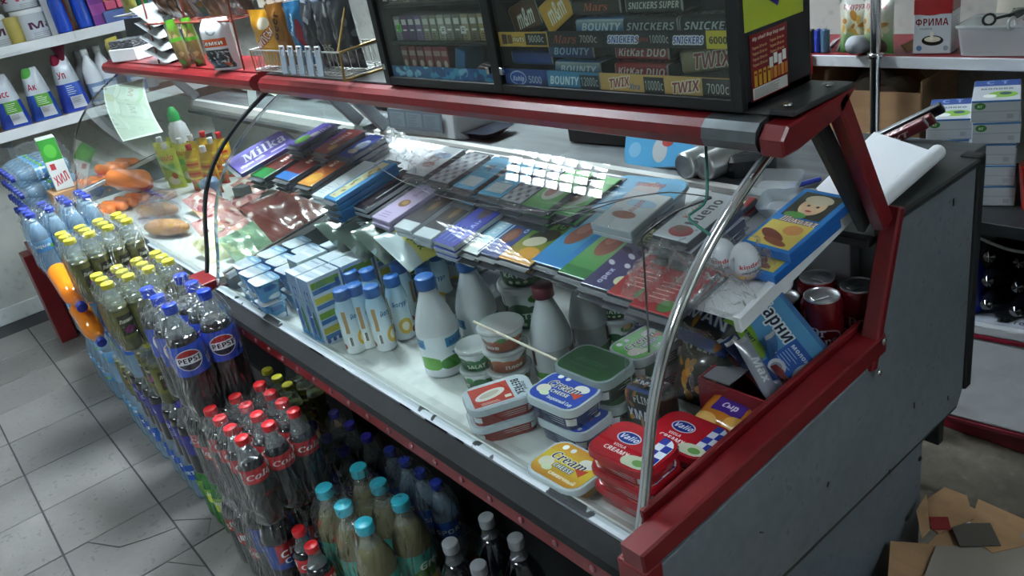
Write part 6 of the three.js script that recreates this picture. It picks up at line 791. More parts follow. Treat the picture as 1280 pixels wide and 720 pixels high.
{
  // big cola on two more layers
  pack('cola2', row(-2.035, 3, 0.0825), [-0.376, -0.4585], 0.566, 'large cola bottle with blue label and blue cap in the top pack', 'large blue-label cola', { turn: 0.3, wrap: 'clear shrink wrap over the blue-capped cola pack' });
  for (const [y, l] of [[0.284, 'middle'], [0.002, 'floor']]) pack('cola2red', row(-2.035, 3, 0.0825), [-0.38, -0.4625], y, `large cola bottle with red label in the ${l} layer under the blue-capped pack`, `red-label cola, ${l} layer`, { wrap: `clear shrink wrap round the red-label cola, ${l} layer` });
  // small cola twelve-pack on larger bottles
  pack('cola05', row(-1.79, 4, 0.0625), row(-0.485, 3, 0.0625), 0.4, 'small cola bottle with red cap and red label in the raised twelve-pack', 'small cola twelve-pack', { turn: 0.5, wrap: 'glossy crumpled shrink wrap over the small cola twelve-pack' });
  pack('chilly', row(-1.77, 2, 0.088), [-0.378, -0.466], 0.098, 'cola bottle with red and blue label under the twelve-pack', 'red and blue label cola', { turn: 0.9, wrap: 'clear shrink wrap round the red and blue label cola' });
  single('carry_board', 'low wooden pallet under the red and blue label cola', 'board', span(-1.82, -1.64, 0.002, 0.097, -0.52, -0.35, 0.004), M.pallet);
  // tea with cyan caps
  pack('tea', row(-1.53, 3, 0.0895), [-0.47, -0.56], 0.14, 'tea bottle with cyan cap and green label in the wrapped pack', 'cyan-capped tea', { turn: 0.7, wrap: 'clear shrink wrap over the cyan-capped tea pack' });
  for (const [a, b] of [[372, 660], [388, 680]]) bottle('cola05', at('y', 0.362, a, b).setY(0.1415), 0.4, 'small cola bottle with red cap beside the tea pack', 'small cola beside the tea');
  single('carry_board', 'wooden crate under the cyan-capped tea', 'board', span(-1.62, -1.3, 0.002, 0.139, -0.62, -0.34, 0.004), M.pallet);
  // dark rows under the ledge
  pack('purple', [-1.94, -1.85, -1.757], [-0.62, -0.69], 0.125, 'dark cola bottle with purple-blue cap under the ledge', 'purple-capped cola under the ledge', { wrap: 'clear shrink wrap over the purple-capped bottles under the ledge' });
  single('carry_board', 'low wooden pallet under the purple-capped bottles', 'board', span(-2.0, -1.72, 0.002, 0.123, -0.74, -0.58, 0.004), M.pallet);
  pack('lemon', row(-2.2, 3, 0.07), [-0.63, -0.7], 0.25, 'lemonade bottle with yellow cap in the dark under the ledge', 'yellow-capped bottles under the ledge');
  single('carry_board', 'wooden crate under the yellow-capped bottles below the ledge', 'board', span(-2.25, -2.02, 0.002, 0.248, -0.74, -0.59, 0.004), M.pallet);
  pack('waterB', row(-1.66, 4, 0.07), [-0.70], 0.12, 'dark water bottle with blue cap behind the tea pack', 'water behind the tea pack', { wrap: 'clear shrink wrap over the water behind the tea pack' });
  single('carry_board', 'low wooden pallet under the water behind the tea pack', 'board', span(-1.705, -1.4, 0.002, 0.118, -0.745, -0.655, 0.004), M.pallet);
  pack('energy', [-1.195, -1.1], [-0.572, -0.666], 0.115, 'black energy drink bottle with grey-white cap under the ledge', 'white-capped black bottles', { turn: 0.7 });
  single('carry_board', 'low wooden pallet under the black bottles', 'board', span(-1.26, -0.95, 0.002, 0.113, -0.74, -0.5, 0.004), M.pallet);
  // yellow-capped lemonade and water in front of the far counter, three layers below each
  pack('lemon', row(-2.296, 3, 0.053), row(-0.4785, 4, 0.0523), 0.67, 'lemonade bottle with yellow cap in the nearer top pack', 'nearer lemonade pack', { turn: 0.6, wrap: 'clear shrink wrap over the nearer yellow-capped pack' });
  pack('lemon', row(-2.6, 3, 0.053), row(-0.4785, 4, 0.0523), 0.73, 'lemonade bottle with yellow cap in the farther top pack', 'farther lemonade pack', { turn: 0.9, wrap: 'clear shrink wrap over the farther yellow-capped pack' });
  pack('waterS', row(-3.07, 3, 0.058), row(-0.4785, 4, 0.0575), 0.716, 'small water bottle with navy cap in the upright top pack', 'upright water pack', { wrap: 'clear shrink wrap over the upright water pack' });
  const layer = (kind, x0, n, d, y, z, l) => { pack(kind, row(x0, n, d), [z], y, l + ', shop side row', l + ', shop side row'); pack(kind, row(x0, n, d), [z - 0.07], y, l + ', counter side row', l + ', counter side row'); };
  layer('lime', -2.33, 3, 0.067, 0.002, -0.39, 'lime soda bottle on the floor under the nearer lemonade'); layer('purple', -2.33, 3, 0.067, 0.239, -0.375, 'purple-label cola bottle above the lime soda'); layer('lemon', -2.33, 3, 0.062, 0.477, -0.362, 'lemonade bottle right under the nearer top pack');
  layer('waterB', -2.66, 4, 0.067, 0.002, -0.39, 'blue-label water bottle on the floor under the farther lemonade'); layer('purple', -2.66, 4, 0.067, 0.239, -0.375, 'purple-label cola bottle above the blue-label water'); layer('waterB', -2.66, 4, 0.067, 0.476, -0.362, 'blue-label water bottle right under the farther top pack');
  layer('waterB', -2.93, 3, 0.067, 0.002, -0.39, 'blue-label water bottle on the floor beside the plain water'); layer('lemon', -2.93, 3, 0.067, 0.239, -0.38, 'lemonade bottle beside the plain water');
  for (const [k, l] of [[0, 'on the floor'], [1, 'in the second layer'], [2, 'in the third layer']]) layer('water', -3.15, 3, 0.067, 0.002 + k * 0.237, -0.39 + k * 0.014, `water bottle ${l} under the upright water`);
  for (const [k, l] of [[0, 'on the floor'], [1, 'in the second layer']]) layer('water', -3.69, 5, 0.067, 0.002 + k * 0.237, -0.4, `water bottle ${l} beside the red stand`);
  layer('water', -3.42, 3, 0.067, 0.476, -0.4, 'clear water bottle in the third layer by the orange soda');
  single('carry_board', 'thin wooden board under the farther lemonade pack', 'board', span(-2.7, -2.46, 0.714, 0.729, -0.506, -0.34, 0.001), M.pallet);
  // orange soda lying across the row
  { const a = at('z', -0.296, 72, 338), b = at('z', -0.29, 112, 392), d = b.clone().sub(a).normalize(); for (const [p, l, sc] of [[a, 'orange soda bottle lying slanted on the water bottles', 1.0], [at('z', -0.296, 98, 384), 'orange soda bottle lying slanted below the other one', 0.9]]) { const t = bottle('fanta', p, 0, l); t.quaternion.setFromUnitVectors(V(0, 1, 0), d.clone().add(V(0.05, -0.15, 0)).normalize()); t.scale.setScalar(sc); } }
  // water lying with the caps to the shop floor
  let n = 0; for (let i = 0; i < 6; i++) for (let j = 0; j < 7; j++) { const x = -4.35 + j * 0.0675 + (i % 2) * 0.012, y = 0.50 + i * 0.0655; if (j > 5 && i > 4) continue; const t = bottle('water', [x, y + 0.033, -0.635], 0, `clear water bottle lying in the pile, ${['lowest', 'second', 'third', 'fourth', 'fifth', 'top'][i]} row`, `lying water, ${['lowest', 'second', 'third', 'fourth', 'fifth', 'top'][i]} row`); t.rotation.set(Math.PI / 2, 0, 0); n++; }
  single('shrink_wrap', 'clear film bag over the lying water bottles', 'shrink wrap', sheet((u, v) => { const a = Math.PI * (1 - u), x = -4.12 + 0.3 * Math.cos(a) * (1 + 0.03 * noise2(u * 9, v * 9, 4)), y = 0.72 + 0.235 * Math.sign(Math.sin(a)) * Math.pow(Math.abs(Math.sin(a)), 0.5) + 0.02 * noise2(u * 14, v * 8, 6); return V(x, y, -0.44 - 0.2 * v); }, 40, 14), M.wrap);
  { const t = thing('bottle_stand', 'red stand with a red front post carrying the lying water', 'stand'); part(t, 'top_board', span(-4.42, -3.86, 0.46, 0.5, -0.86, -0.385, 0.004), M.red); part(t, 'front_post', span(-4.42, -4.3, 0.0, 0.46, -0.42, -0.345, 0.004), M.red); part(t, 'side_board', span(-4.42, -4.36, 0, 0.46, -0.86, -0.42, 0.004), M.red); part(t, 'rear_post', span(-3.9, -3.86, 0.0, 0.46, -0.86, -0.82, 0.004), M.red); settle(t); }
}
// ---------------------------------------------------------------- wall shelves with washing powder at the far end
{
  const xf = -4.62, y1 = 1.338, y2 = 0.972;
  const t = thing('wall_shelving', 'white wall shelves with price edging at the end wall', 'shelving');
  for (const y of [y1, y2]) { part(t, 'shelf_board', span(X0 + 0.002, xf, y - 0.03, y, -2.18, 0.9, 0.002), M.enamel); part(t, 'price_edging', span(xf, xf + 0.008, y - 0.042, y + 0.006, -2.18, 0.9, 0.001), M.whitePlastic); part(t, 'shelf_face', span(X0 + 0.004, xf - 0.005, y + 0.0005, y + 0.002, -2.18, 0.9, 0), col(0.14, 0.07, 0.04)); }
  for (const z of [-2.1, -1.25, -0.55, 0.3]) part(t, 'upright', span(X0 + 0.002, X0 + 0.03, 0.3, 2.2, z - 0.015, z + 0.015), M.greyPlastic);
  part(t, 'back_sheet', span(X0 + 0.001, X0 + 0.002, 0.6, 2.0, -2.18, 0.9, 0), M.wall);
  for (const [z, w] of [[-0.66, 0.14], [-0.93, 0.06], [-1.0, 0.04]]) part(t, 'price_card', rbox(0.003, 0.034, w, 0.0005), M.whitePlastic, [xf + 0.011, y1 - 0.012, z]);
  settle(t);
  const mx = (a, b) => cell(140, 100, (g, w, h) => { bg(g, w, h, a); for (const o of [0, 70]) { T(g, 'Max', o + 36, 48, 36, b, { fit: 62 }); lines(g, o + 10, 74, 44, 3, 7, '#8a8e94', 2); } });
  const max1 = mx('#b6bcc4', '#4a1c3c'), max2 = mx('#c2c8cc', '#a02a34');
  const tub = (label, z, y, c, lid, r = 0.07, h = 0.14) => { const o = thing('detergent_tub', label, 'detergent tub', [xf - 0.085, y, z], 0.9); part(o, 'tub_body', lathe([[0.0001, 0], [r * 0.92, 0], [r, 0.006], [r, h * 0.86]], 26, c), M.gloss); part(o, 'lid', lathe([[r, h * 0.84], [r * 1.05, h * 0.85], [r * 1.05, h * 0.98], [r * 0.98, h], [0.0001, h]], 26), lid); };
  const S1 = y1 + 0.0025, S2 = y2 + 0.0025, gl = col(0.08, 0.42, 0.05), wl = M.whitePlastic;
  tub('white powder tub with dark lettering at the shelf front, lower one', -0.66, S1, max1, wl); tub('white powder tub with dark lettering on top of another', -0.65, S1 + 0.142, max1, wl); tub('white powder tub with purple lettering under the green-lidded tub', -0.83, S1, max1, wl); tub('white powder tub with red lettering and green lid', -0.82, S1 + 0.142, max2, gl, 0.075, 0.11); tub('white powder tub beyond the others at the wall shelf', -0.5, S1, max1, wl);
  single('yellow_tin', 'mustard yellow tin between the powder tubs', 'tin', lathe([[0.0001, 0], [0.035, 0], [0.035, 0.12], [0.0001, 0.121]], 20), col(0.36, 0.3, 0.07), [xf - 0.05, S1, -0.745]);
  single('white_carton', 'tall white carton beside the powder tubs', 'carton', boxGeo(0.05, 0.26, 0.05, { all: '#a8adb2' }, 0.003), M.cardPrint, [xf - 0.09, S1 + 0.13, -0.925]);
  // blue spray bottles and bright boxes
  const sp = lathe([[0.0001, 0], [0.036, 0], [0.038, 0.01], [0.036, 0.14], [0.03, 0.18], [0.016, 0.24], [0.014, 0.27]], 20);
  [-0.965, -1.065].forEach((z, i) => { const o = thing('spray_bottle', ['blue spray bottle beside the white carton', 'blue spray bottle beside the purple box'][i], 'spray bottle', [xf - 0.07, S1, z]); part(o, 'bottle_body', sp, phy({ color: lin(0.008, 0.06, 0.45), roughness: 0.2, clearcoat: 0.6 })); part(o, 'trigger_head', merge([rbox(0.06, 0.03, 0.022, 0.005).translate(0.012, 0.285, 0), rod([0.03, 0.28, 0], [0.036, 0.235, 0], 0.004)]), col(0.6, 0.12, 0.03)); });
  single('orange_bottle', 'orange bottle behind the blue spray bottles', 'bottle', lathe([[0.0001, 0], [0.04, 0], [0.04, 0.22], [0.02, 0.28], [0.0001, 0.3]], 20), col(0.6, 0.1, 0.02), [xf - 0.17, S1, -0.99]);
  single('orange_bottle', 'orange-red bottle behind the purple box', 'bottle', lathe([[0.0001, 0], [0.04, 0], [0.04, 0.22], [0.02, 0.28], [0.0001, 0.3]], 20), col(0.55, 0.08, 0.02), [xf - 0.17, S1, -1.12]);
  single('purple_box', 'purple box beside the pink rolls', 'box', boxGeo(0.05, 0.2, 0.07, { all: '#4a2468', px: cell(50, 120, (g, w, h) => { bg(g, w, h, '#54246c', '#6a2a7c'); Rc(g, 0, 60, 50, 30, '#8c3f8a'); }) }, 0.003), M.cardPrint, [xf - 0.06, S1 + 0.1, -1.135]);
  const pinkC = ['#d05a7c', '#d87a54', '#d06048', '#e06a84']; for (let i = 0; i < 2; i++) for (let k = 0; k < 4; k++) single('pink_pack', 'pink or coral soap pack in the bright block', 'soap pack', boxGeo(0.05, 0.042, 0.055, { all: pinkC[(i * 3 + k) % 4] }, 0.006), M.gloss, [xf - 0.05, S1 + 0.06 + 0.022 + k * 0.044, -1.2 - i * 0.06], 0, 'pink soap packs');
  single('blue_tray', 'blue display tray under the pink soap packs', 'tray', rbox(0.1, 0.058, 0.16, 0.004), col(0.08, 0.13, 0.34), [xf - 0.07, S1 + 0.029, -1.23]);
  single('green_bottle', 'green and white bottle beyond the pink packs', 'bottle', lathe([[0.0001, 0], [0.035, 0], [0.036, 0.1], [0.014, 0.2], [0.014, 0.24], [0.0001, 0.241]], 18), col(0.03, 0.24, 0.09), [xf - 0.06, S1, -1.37]);
  single('white_bottle_pack', 'white pack beyond the green bottle', 'pack', boxGeo(0.08, 0.2, 0.12, { all: '#9aa2aa', px: cell(60, 90, (g, w, h) => { bg(g, w, h, '#a4acb2'); Rc(g, 10, 40, 40, 20, '#c8504a'); }) }, 0.004), M.cardPrint, [xf - 0.07, S1 + 0.1, -1.5]);
  // powder bags
  const pb = (c, c2, txt, grn) => cell(110, 200, (g, w, h) => { bg(g, w, h, '#b9c0c8'); E(g, 24, 10, 40, 26, c2); T(g, txt, 40, 70, 34, '#a02030', { fit: 84 }); Rc(g, 0, 100, w, 100, c); specks(g, w, h, 0, ['#fff'], 1, 1); Rc(g, 36, 100, 62, 46, grn); Rc(g, 44, 146, 52, 44, '#c8ced4'); lines(g, 48, 152, 40, 4, 5, '#7a8288', 1.5); lines(g, 42, 108, 46, 5, 7, '#dfe8d0', 2); });
  const bg1 = pb('#1f3f9c', '#3f8a3a', 'Росс', '#5c9c3f'), bg2 = pb('#22489c', '#4a9040', 'Ак', '#5c9c3f'), bg3 = pb('#2a3f9c', '#7a1c34', 'Уп', '#3a5cb4');
  [[bg1, -0.60, 'white and blue powder bag with green panel, first on the lower shelf'], [bg2, -0.74, 'white and blue powder bag with green panel beside the first'], [bg3, -0.885, 'white and blue powder bag with maroon handle corner']].forEach(([c, z, l], i) => single('powder_bag', l, 'powder bag', pillow(0.135, 0.25 + (i === 2 ? 0.03 : 0), 0.09, c, c, { foot: 1, p: 3, wrinkle: 0.1, taper: 0.5 }), M.gloss, [xf - 0.075, S2, z], [0, 1.35, 0]));
  single('paper_cone', 'maroon paper cone hanging above the powder bags', 'paper cone', new THREE.ConeGeometry(0.05, 0.14, 16, 1).rotateX(Math.PI), col(0.14, 0.008, 0.03), [xf - 0.06, S2 + 0.29, -0.9]);
  // white bleach bottles
  const wb = lathe([[0.0001, 0], [0.042, 0], [0.044, 0.01], [0.044, 0.14], [0.038, 0.18], [0.016, 0.23], [0.016, 0.265], [0.0001, 0.266]], 20);
  [[-1.01, 0], [-1.085, -0.06], [-1.2, 0.02]].forEach(([z, d], i) => { const o = thing('bleach_bottle', ['plain white bleach bottle beside the powder bags', 'plain white bleach bottle in the second row', 'plain white bleach bottle by the counter end'][i], 'bleach bottle', [xf - 0.08 + d, S2, z]); part(o, 'bottle_body', wb, M.milk); part(o, 'label', lathe([[0.0446, 0.02], [0.0446, 0.11]], 20, cell(80, 50, (g, w, h) => { bg(g, w, h, '#8fa4c4', '#7a92b8'); Rc(g, 10, 10, 40, 14, '#c8d0dc'); })), M.gloss); part(o, 'cap', capGeo(0.018, 0.03, 0.245), M.whitePlastic); });
  [-1.0, -1.16, -1.3].forEach((z, i) => single('clear_bottle', 'grey bottle in the back row of the lower wall shelf', 'bottle', wb, M.greyPlastic, [xf - 0.2, S2, z], 0, 'bottles at the back of the lower shelf'));
  // green and white carton by the water
  single('juice_carton', 'green and white carton with red letters between the water and the far counter', 'carton', boxGeo(0.1, 0.21, 0.07, { all: '#b4bab4', px: cell(80, 150, (g, w, h) => { bg(g, w, h, '#c6cac8'); Rc(g, 0, 0, w, 64, '#2f8a2c'); E(g, 40, 36, 26, 20, '#4fa83a'); Rc(g, 14, 72, 22, 18, '#a8323a'); T(g, 'ХИЛ', 42, 118, 38, '#a82c34', { rot: -0.2, fit: 66 }); }), pz: '#a8aea8' }, 0.003), M.cardPrint, at('x', -3.8, 68, 203), [0, -0.12, 0]);
  single('support_box', 'brown box behind the water pile under the green and white carton', 'box', span(-3.855, -3.735, 0.002, 0.804, -0.62, -0.49, 0.004), M.card);
  single('far_table', 'dark plinth behind the water pile', 'plinth', span(-3.85, -3.67, 0.003, 0.478, -0.9, -0.68, 0.003), M.black);
}
// ---------------------------------------------------------------- sausages, bread and sauces on the far counter deck
{
  const on = (px, py, h = 0) => at('y', DECK + 0.001 + h, px, py);
  const sausage = new THREE.CapsuleGeometry(0.021, 0.1, 6, 14).rotateZ(Math.PI / 2);
  let s0;
  const put = (p, ry, label, group, sc = 1) => { if (!s0) s0 = single('sausage', label, 'sausage', sausage, M.sausage, p, ry, group); else { const c = copy(s0, p, ry, label, group); c.scale.setScalar(sc); } };
  const a0 = on(150, 240), b0 = on(150, 258);
  for (let k = 0; k < 3; k++) for (let i = 0; i < (k === 2 ? 3 : 5); i++) put([a0.x - 0.08 + k * 0.012 + (i % 2) * 0.01, a0.y + 0.021 + k * 0.036, a0.z - 0.08 + i * 0.043], 0.3 + rr(-0.1, 0.1), 'orange-red sausage in the heap at the far end', 'heap of orange sausages');
  for (let i = 0; i < 5; i++) put([b0.x + 0.05, b0.y + 0.021, b0.z - 0.06 + i * 0.043], 0.4 + rr(-0.1, 0.1), 'orange sausage lying before the heap', 'sausages before the heap', 0.95);
  const big = new THREE.CapsuleGeometry(0.034, 0.16, 6, 16).rotateZ(Math.PI / 2);
  single('thick_sausage', 'thick orange sausage with paper label on top of the heap', 'sausage', big, M.sausage, on(160, 223, 0.12).toArray(), 0.35); single('thick_sausage', 'thick red-orange sausage at the back of the heap', 'sausage', big, phy({ color: lin(0.6, 0.1, 0.04), roughness: 0.3, clearcoat: 0.6 }), on(166, 228, 0.06).toArray(), 0.3);
  // flat pack and bread rolls in film
  const fp = cell(120, 50, (g, w, h) => { bg(g, w, h, '#c8a896', '#d4bcae'); specks(g, w, h, 12, ['#a8443a', '#e0d4c0', '#b86a54'], 4, 10); Rc(g, 20, 10, 60, 16, '#d8d4c4'); });
  single('flat_meat_pack', 'long flat pack with pink slices between sausages and bread', 'meat pack', boxGeo(0.2, 0.025, 0.07, { all: '#b89a8a', py: fp }, 0.006), M.gloss, on(190, 246, 0.012).toArray(), 0.45);
  const loafM = std({ map: noiseTex(64, (u, v) => { const a = tileNoise(u, v, 6, 91, 3); return [0.72 + 0.2 * (a - 0.5), 0.5 + 0.24 * (a - 0.5), 0.26 + 0.2 * (a - 0.5)]; }, true), roughness: 0.6 });
  const loaf = new THREE.SphereGeometry(1, 24, 14).scale(0.1, 0.028, 0.034);
  [[200, 272, 'pale wrapped bread roll behind the golden one'], [212, 294, 'golden wrapped bread roll near the glass']].forEach(([a, b, l]) => { const o = thing('bread_roll', l, 'bread roll', on(a, b), 0.45); part(o, 'loaf', loaf, loafM, [0, 0.029, 0]); part(o, 'film_bag', new THREE.SphereGeometry(1, 24, 14).scale(0.115, 0.033, 0.042), M.film, [0, 0.033, 0]); });
  // meat packs
  const pm = cell(110, 70, (g, w, h) => { bg(g, w, h, '#a86a6a', '#c08a86'); for (let i = 0; i < 20; i++) E(g, rr(0, 110), rr(0, 70), rr(5, 14), rr(3, 8), ['#c9a49c', '#8c3f44', '#d8c4bc', '#a85a5c'][i % 4], rnd() * 3); Rc(g, 30, 40, 30, 14, '#d8d4cc'); });
  const meat = pillow(0.16, 0.11, 0.05, pm, pm, { wrinkle: 0.3 });
  [[240, 262, 0, 0.3], [262, 285, 0.01, 0.5], [285, 262, 0.0, -0.2], [255, 300, 0, 0.6], [300, 240, 0, 0.2], [283, 310, 0, 0.4]].forEach(([a, b, h, r], i) => single('meat_pack', ['pink meat pack beside the sauces', 'pink meat pack before the dark bag', 'pink meat pack behind the dark bag', 'pink meat pack near the bread', 'pink meat pack by the divider', 'pink meat pack at the counter joint'][i], 'meat pack', meat, M.gloss, on(a, b, 0.026).toArray(), [-1.45, r, 0]));
  const dk = phy({ color: lin(0.2, 0.045, 0.04), roughness: 0.25, clearcoat: 0.7, map: grimeN, bumpMap: wrinkleN, bumpScale: 0.006 });
  single('meat_bag', 'big dark red-brown meat bag by the divider glass', 'meat bag', pillow(0.26, 0.24, 0.09, '#fff', '#fff', { wrinkle: 0.3, p: 3 }), dk, on(330, 292, 0.045).toArray(), [-1.45, 0.5, 0]);
  single('meat_bag', 'smaller dark meat bag behind the big one', 'meat bag', pillow(0.16, 0.12, 0.06, '#fff', '#fff', { wrinkle: 0.3, p: 3 }), dk, [-2.46, DECK + 0.035, -1.02], [-1.45, 0.2, 0]);
  const gb = cell(80, 80, (g, w, h) => { bg(g, w, h, '#5a7a5c', '#94a890'); specks(g, w, h, 14, ['#b4beac', '#4a6a4c', '#86a084'], 4, 12); });
  single('green_bag', 'pale green bag lying at the counter joint', 'bag', pillow(0.16, 0.12, 0.04, gb, gb, { wrinkle: 0.4 }), M.foil, on(290, 322, 0.02).toArray(), [-1.45, 0.6, 0]);
  single('cream_bag', 'cream coloured bag with rusks near the corner block', 'bag', pillow(0.14, 0.1, 0.04, cell(60, 50, (g, w, h) => { bg(g, w, h, '#b8b48c', '#c4c0a0'); specks(g, w, h, 12, ['#94905c', '#d8d4b8'], 4, 10); }), '#b4b08c', { wrinkle: 0.4 }), M.foil, on(252, 318, 0.02).toArray(), [-1.45, 0.4, 0]);
  single('striped_pack', 'dark striped pack standing by the meat bag', 'pack', boxGeo(0.05, 0.09, 0.04, { all: '#5c6066' }, 0.004), M.gloss, on(306, 248, 0.045).toArray(), 0.4);
  // sauces in spouted pouches
  const may = cell(70, 120, (g, w, h) => { bg(g, w, h, '#c8cc3a', '#8fae34', '#b8c04a'); T(g, 'МАЙО', 35, 26, 20, '#b8442c', { fit: 54 }); E(g, 36, 96, 22, 14, '#d8d0b0'); E(g, 48, 80, 10, 10, '#b04a2c'); Rc(g, 12, 44, 46, 16, '#5a9c34'); });
  const ket = cell(70, 120, (g, w, h) => { bg(g, w, h, '#d8b82c', '#c88a24', '#b8442c'); for (let i = 0; i < 6; i++) Rc(g, 8, 20 + i * 14, 54, 7, i % 2 ? '#c0452a' : '#e0cc4a'); E(g, 36, 104, 18, 10, '#4a8a34'); });
  const pouch = pillow(0.085, 0.16, 0.045, may, may, { foot: 1 }), kp = pillow(0.075, 0.155, 0.045, ket, ket, { foot: 1 });
  const mk = (g, label, px, py, cap, ry, gr) => { const o = thing('sauce_pouch', label, 'sauce pouch', on(px, py), ry, gr); part(o, 'pouch', g, M.foil); part(o, 'spout_cap', capGeo(0.011, 0.024, 0.158), cap); };
  [[217, 224], [232, 217], [242, 227], [224, 234]].forEach(([a, b]) => mk(pouch, 'yellow-green mayonnaise pouch with white cap on the far deck', a, b, M.whitePlastic, 0.5 + rr(-0.2, 0.2), 'mayonnaise pouches'));
  [[255, 222], [270, 218], [280, 228], [254, 237], [272, 240], [290, 220]].forEach(([a, b], i) => mk(kp, 'red and yellow ketchup pouch with a small cap beside the mayonnaise', a, b, i % 2 ? CAP.red : M.whitePlastic, 0.4 + rr(-0.3, 0.3), 'ketchup pouches'));
  { const o = thing('squeeze_bottle', 'white squeeze bottle with green cap behind the mayonnaise', 'bottle', on(241, 214), 0.2); part(o, 'bottle_body', lathe([[0.0001, 0], [0.04, 0], [0.042, 0.16], [0.035, 0.2], [0.018, 0.225]], 20), M.whitePlastic); part(o, 'cap', lathe([[0.024, 0.22], [0.024, 0.25], [0.012, 0.275], [0.0001, 0.28]], 18), col(0.02, 0.4, 0.08)); }
  { const o = thing('blue_pot', 'small blue-grey pot before the ketchup', 'pot', on(268, 248)); part(o, 'pot_body', lathe([[0.0001, 0], [0.03, 0], [0.036, 0.06], [0.03, 0.075], [0.0001, 0.085]], 20), col(0.16, 0.24, 0.36)); }
  // paper taped inside the glass, small yellow price card
  const c4 = [glassHit(150, 178), glassHit(200, 166), glassHit(176, 99), glassHit(126, 110)];
  const paperC = cell(120, 170, (g, w, h) => { bg(g, w, h, '#97a494', '#9daa9b'); g.strokeStyle = '#c8d2c8'; g.lineWidth = 4; g.strokeRect(2, 2, w - 4, h - 4); g.strokeStyle = '#7a867a'; g.lineWidth = 1.5; g.beginPath(); g.arc(74, 148, 5, 0, 7); g.stroke(); lines(g, 84, 147, 16, 1, 1, '#8a968a'); });
  single('taped_sheet', 'pale green-grey paper sheet taped inside the far counter glass', 'paper', sheet((u, v) => { const p = c4[0].clone().lerp(c4[1], u).lerp(c4[3].clone().lerp(c4[2], u), v); p.z = glassZ(Math.min(1.2, p.y)) - 0.004 + FAR; return p; }, 6, 12, paperC), std({ map: atlas, roughness: 0.8, side: THREE.DoubleSide }));
  // clutter on the far worktop: bags and trays
  const cl = cell(90, 60, (g, w, h) => { bg(g, w, h, '#7a8478', '#8f988c'); specks(g, w, h, 24, ['#b4bcae', '#5c665c', '#a8a898', '#c9cfc6'], 4, 12); });
  [[-3.52, 0.2], [-3.24, 0.3], [-2.96, 0.1], [-2.66, 0.25], [-2.36, 0.2]].forEach(([x, r], i) => single('grey_bag', ['pale bag near the end wall', 'pale bag beside the wall end bag', 'crumpled grey bag over the sauces', 'crumpled grey bag in the middle of the far worktop', 'crumpled grey bag by the counter joint', 'crumpled grey bag beside the scale'][i] + ', on the far worktop', 'bag', pillow(0.24, 0.16, 0.09, cl, cl, { wrinkle: 0.5 }), M.foil, [x, WT + 0.03, -1.26 + FAR], [-1.2, r, 0]));
  single('price_card', 'small white price card standing on the far worktop rail', 'card', boxGeo(0.05, 0.06, 0.003, { all: '#a8b4b4' }), M.cardPrint, [-3.05, WT + 0.032, -1.15 + FAR], [-0.2, 0.2, 0]);
  single('corner_tag', 'small yellow corner tag at the shelf end', 'tag', new THREE.CylinderGeometry(0.018, 0.018, 0.003, 3).rotateX(1.3), col(0.5, 0.42, 0.05), at('z', -0.79, 400, 247));
}
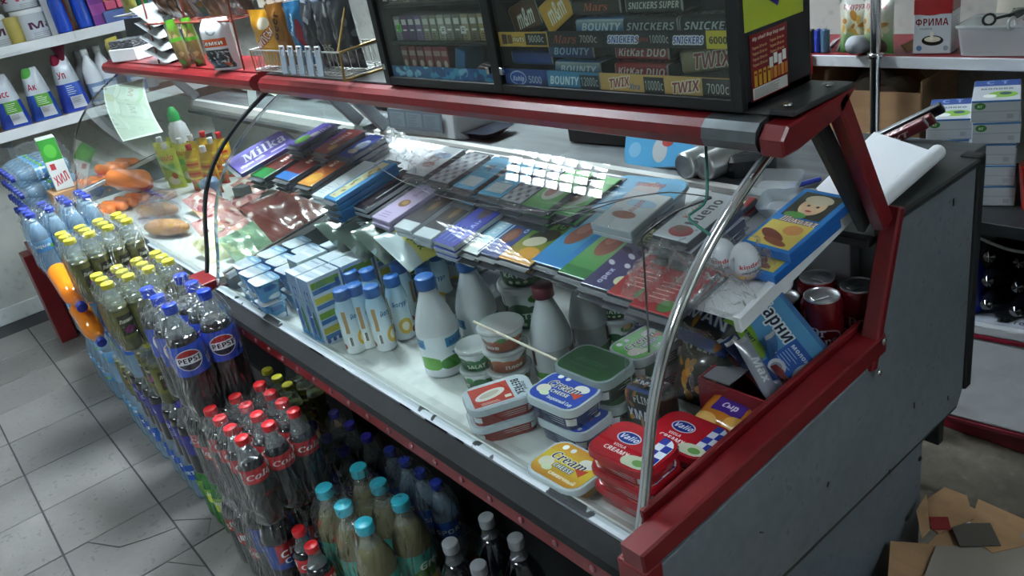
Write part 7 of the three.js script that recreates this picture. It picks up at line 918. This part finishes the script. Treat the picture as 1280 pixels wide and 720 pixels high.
// ---------------------------------------------------------------- flattened cardboard on the concrete
{
  const tor = (pts, y, rot, name, label, lift = 0.004, fold) => { const c = pts.reduce((a, p) => a.add(p), V(0, 0, 0)).multiplyScalar(1 / pts.length); const s = new THREE.Shape(pts.map(p => new THREE.Vector2(p.x - c.x, -(p.z - c.z)))); const g = new THREE.ExtrudeGeometry(s, { depth: lift, bevelEnabled: false }); g.rotateX(-Math.PI / 2); g.clearGroups(); metres(g); return single(name, label, 'cardboard', g, M.card, [c.x, y, c.z], rot); };
  const TOP = 0.3, F = (px, py) => at('y', TOP, px, py);
  single('cardboard_stack', 'pile of flattened brown cartons standing beside the counter base', 'cardboard', span(-0.545, -0.3, 0.001, TOP - 0.002, -1.36, -0.95, 0.004), M.card);
  tor([F(1110, 722), F(1113, 680), F(1160, 684), F(1190, 655), F(1285, 700), F(1290, 780), F(1150, 790)], TOP + 0.004, [0.03, 0, 0], 'cardboard_sheet', 'large flattened cardboard sheet lying against the counter base');
  tor([F(1158, 636), F(1180, 622), F(1208, 634), F(1216, 662), F(1172, 678), F(1160, 668)], TOP + 0.022, [0.05, 0, 0.04], 'cardboard_flap', 'torn cardboard flap with a red square beside the counter base');
  tor([F(1205, 640), F(1262, 670), F(1285, 690), F(1240, 700), F(1192, 668)], TOP + 0.016, [0.02, 0, -0.02], 'cardboard_flap', 'torn cardboard strip lying over the large sheet');
  tor([F(1222, 632), F(1285, 660), F(1290, 700), F(1262, 672), F(1218, 645)], TOP + 0.012, [0.04, 0, 0.0], 'cardboard_flap', 'torn cardboard strip at the edge of the concrete');
  tor([F(1145, 655), F(1158, 640), F(1162, 676), F(1152, 684)], TOP + 0.03, [0.3, 0, 0.1], 'cardboard_flap', 'small bent cardboard piece between sheet and base');
  tor([F(1170, 690), F(1240, 690), F(1285, 672), F(1300, 790), F(1130, 790)], TOP + 0.012, [0.0, 0, 0.0], 'paper_sheet', 'grey-brown wrapping paper on the cardboard sheet').material = std({ color: lin(0.3, 0.26, 0.22), roughness: 0.9 });
  const q = F(1174, 668); single('red_print', 'small red square sticker on the torn cardboard flap', 'sticker', rbox(0.034, 0.0012, 0.034, 0.0003), col(0.24, 0.02, 0.016, 0.7), [q.x, TOP + 0.028, q.z], [0.05, 0.6, 0.04]);
  const w = F(1202, 663); single('white_sticker', 'small white sticker on the cardboard', 'sticker', new THREE.CylinderGeometry(0.014, 0.014, 0.0012, 16), M.whitePlastic, [w.x, TOP + 0.022, w.z], [0.02, 0, -0.02]);
  const d = F(1218, 680); single('dark_card', 'dark grey-brown card lying on the cardboard', 'card', rbox(0.07, 0.002, 0.06, 0.0005), col(0.1, 0.085, 0.07, 0.8), [d.x, TOP + 0.0235, d.z], [0, 0.7, 0]);
}
atlas.needsUpdate = true;
scene.traverse(o => { if (o.isMesh) { o.castShadow = true; o.receiveShadow = true; } });
renderer.render(scene, camera);
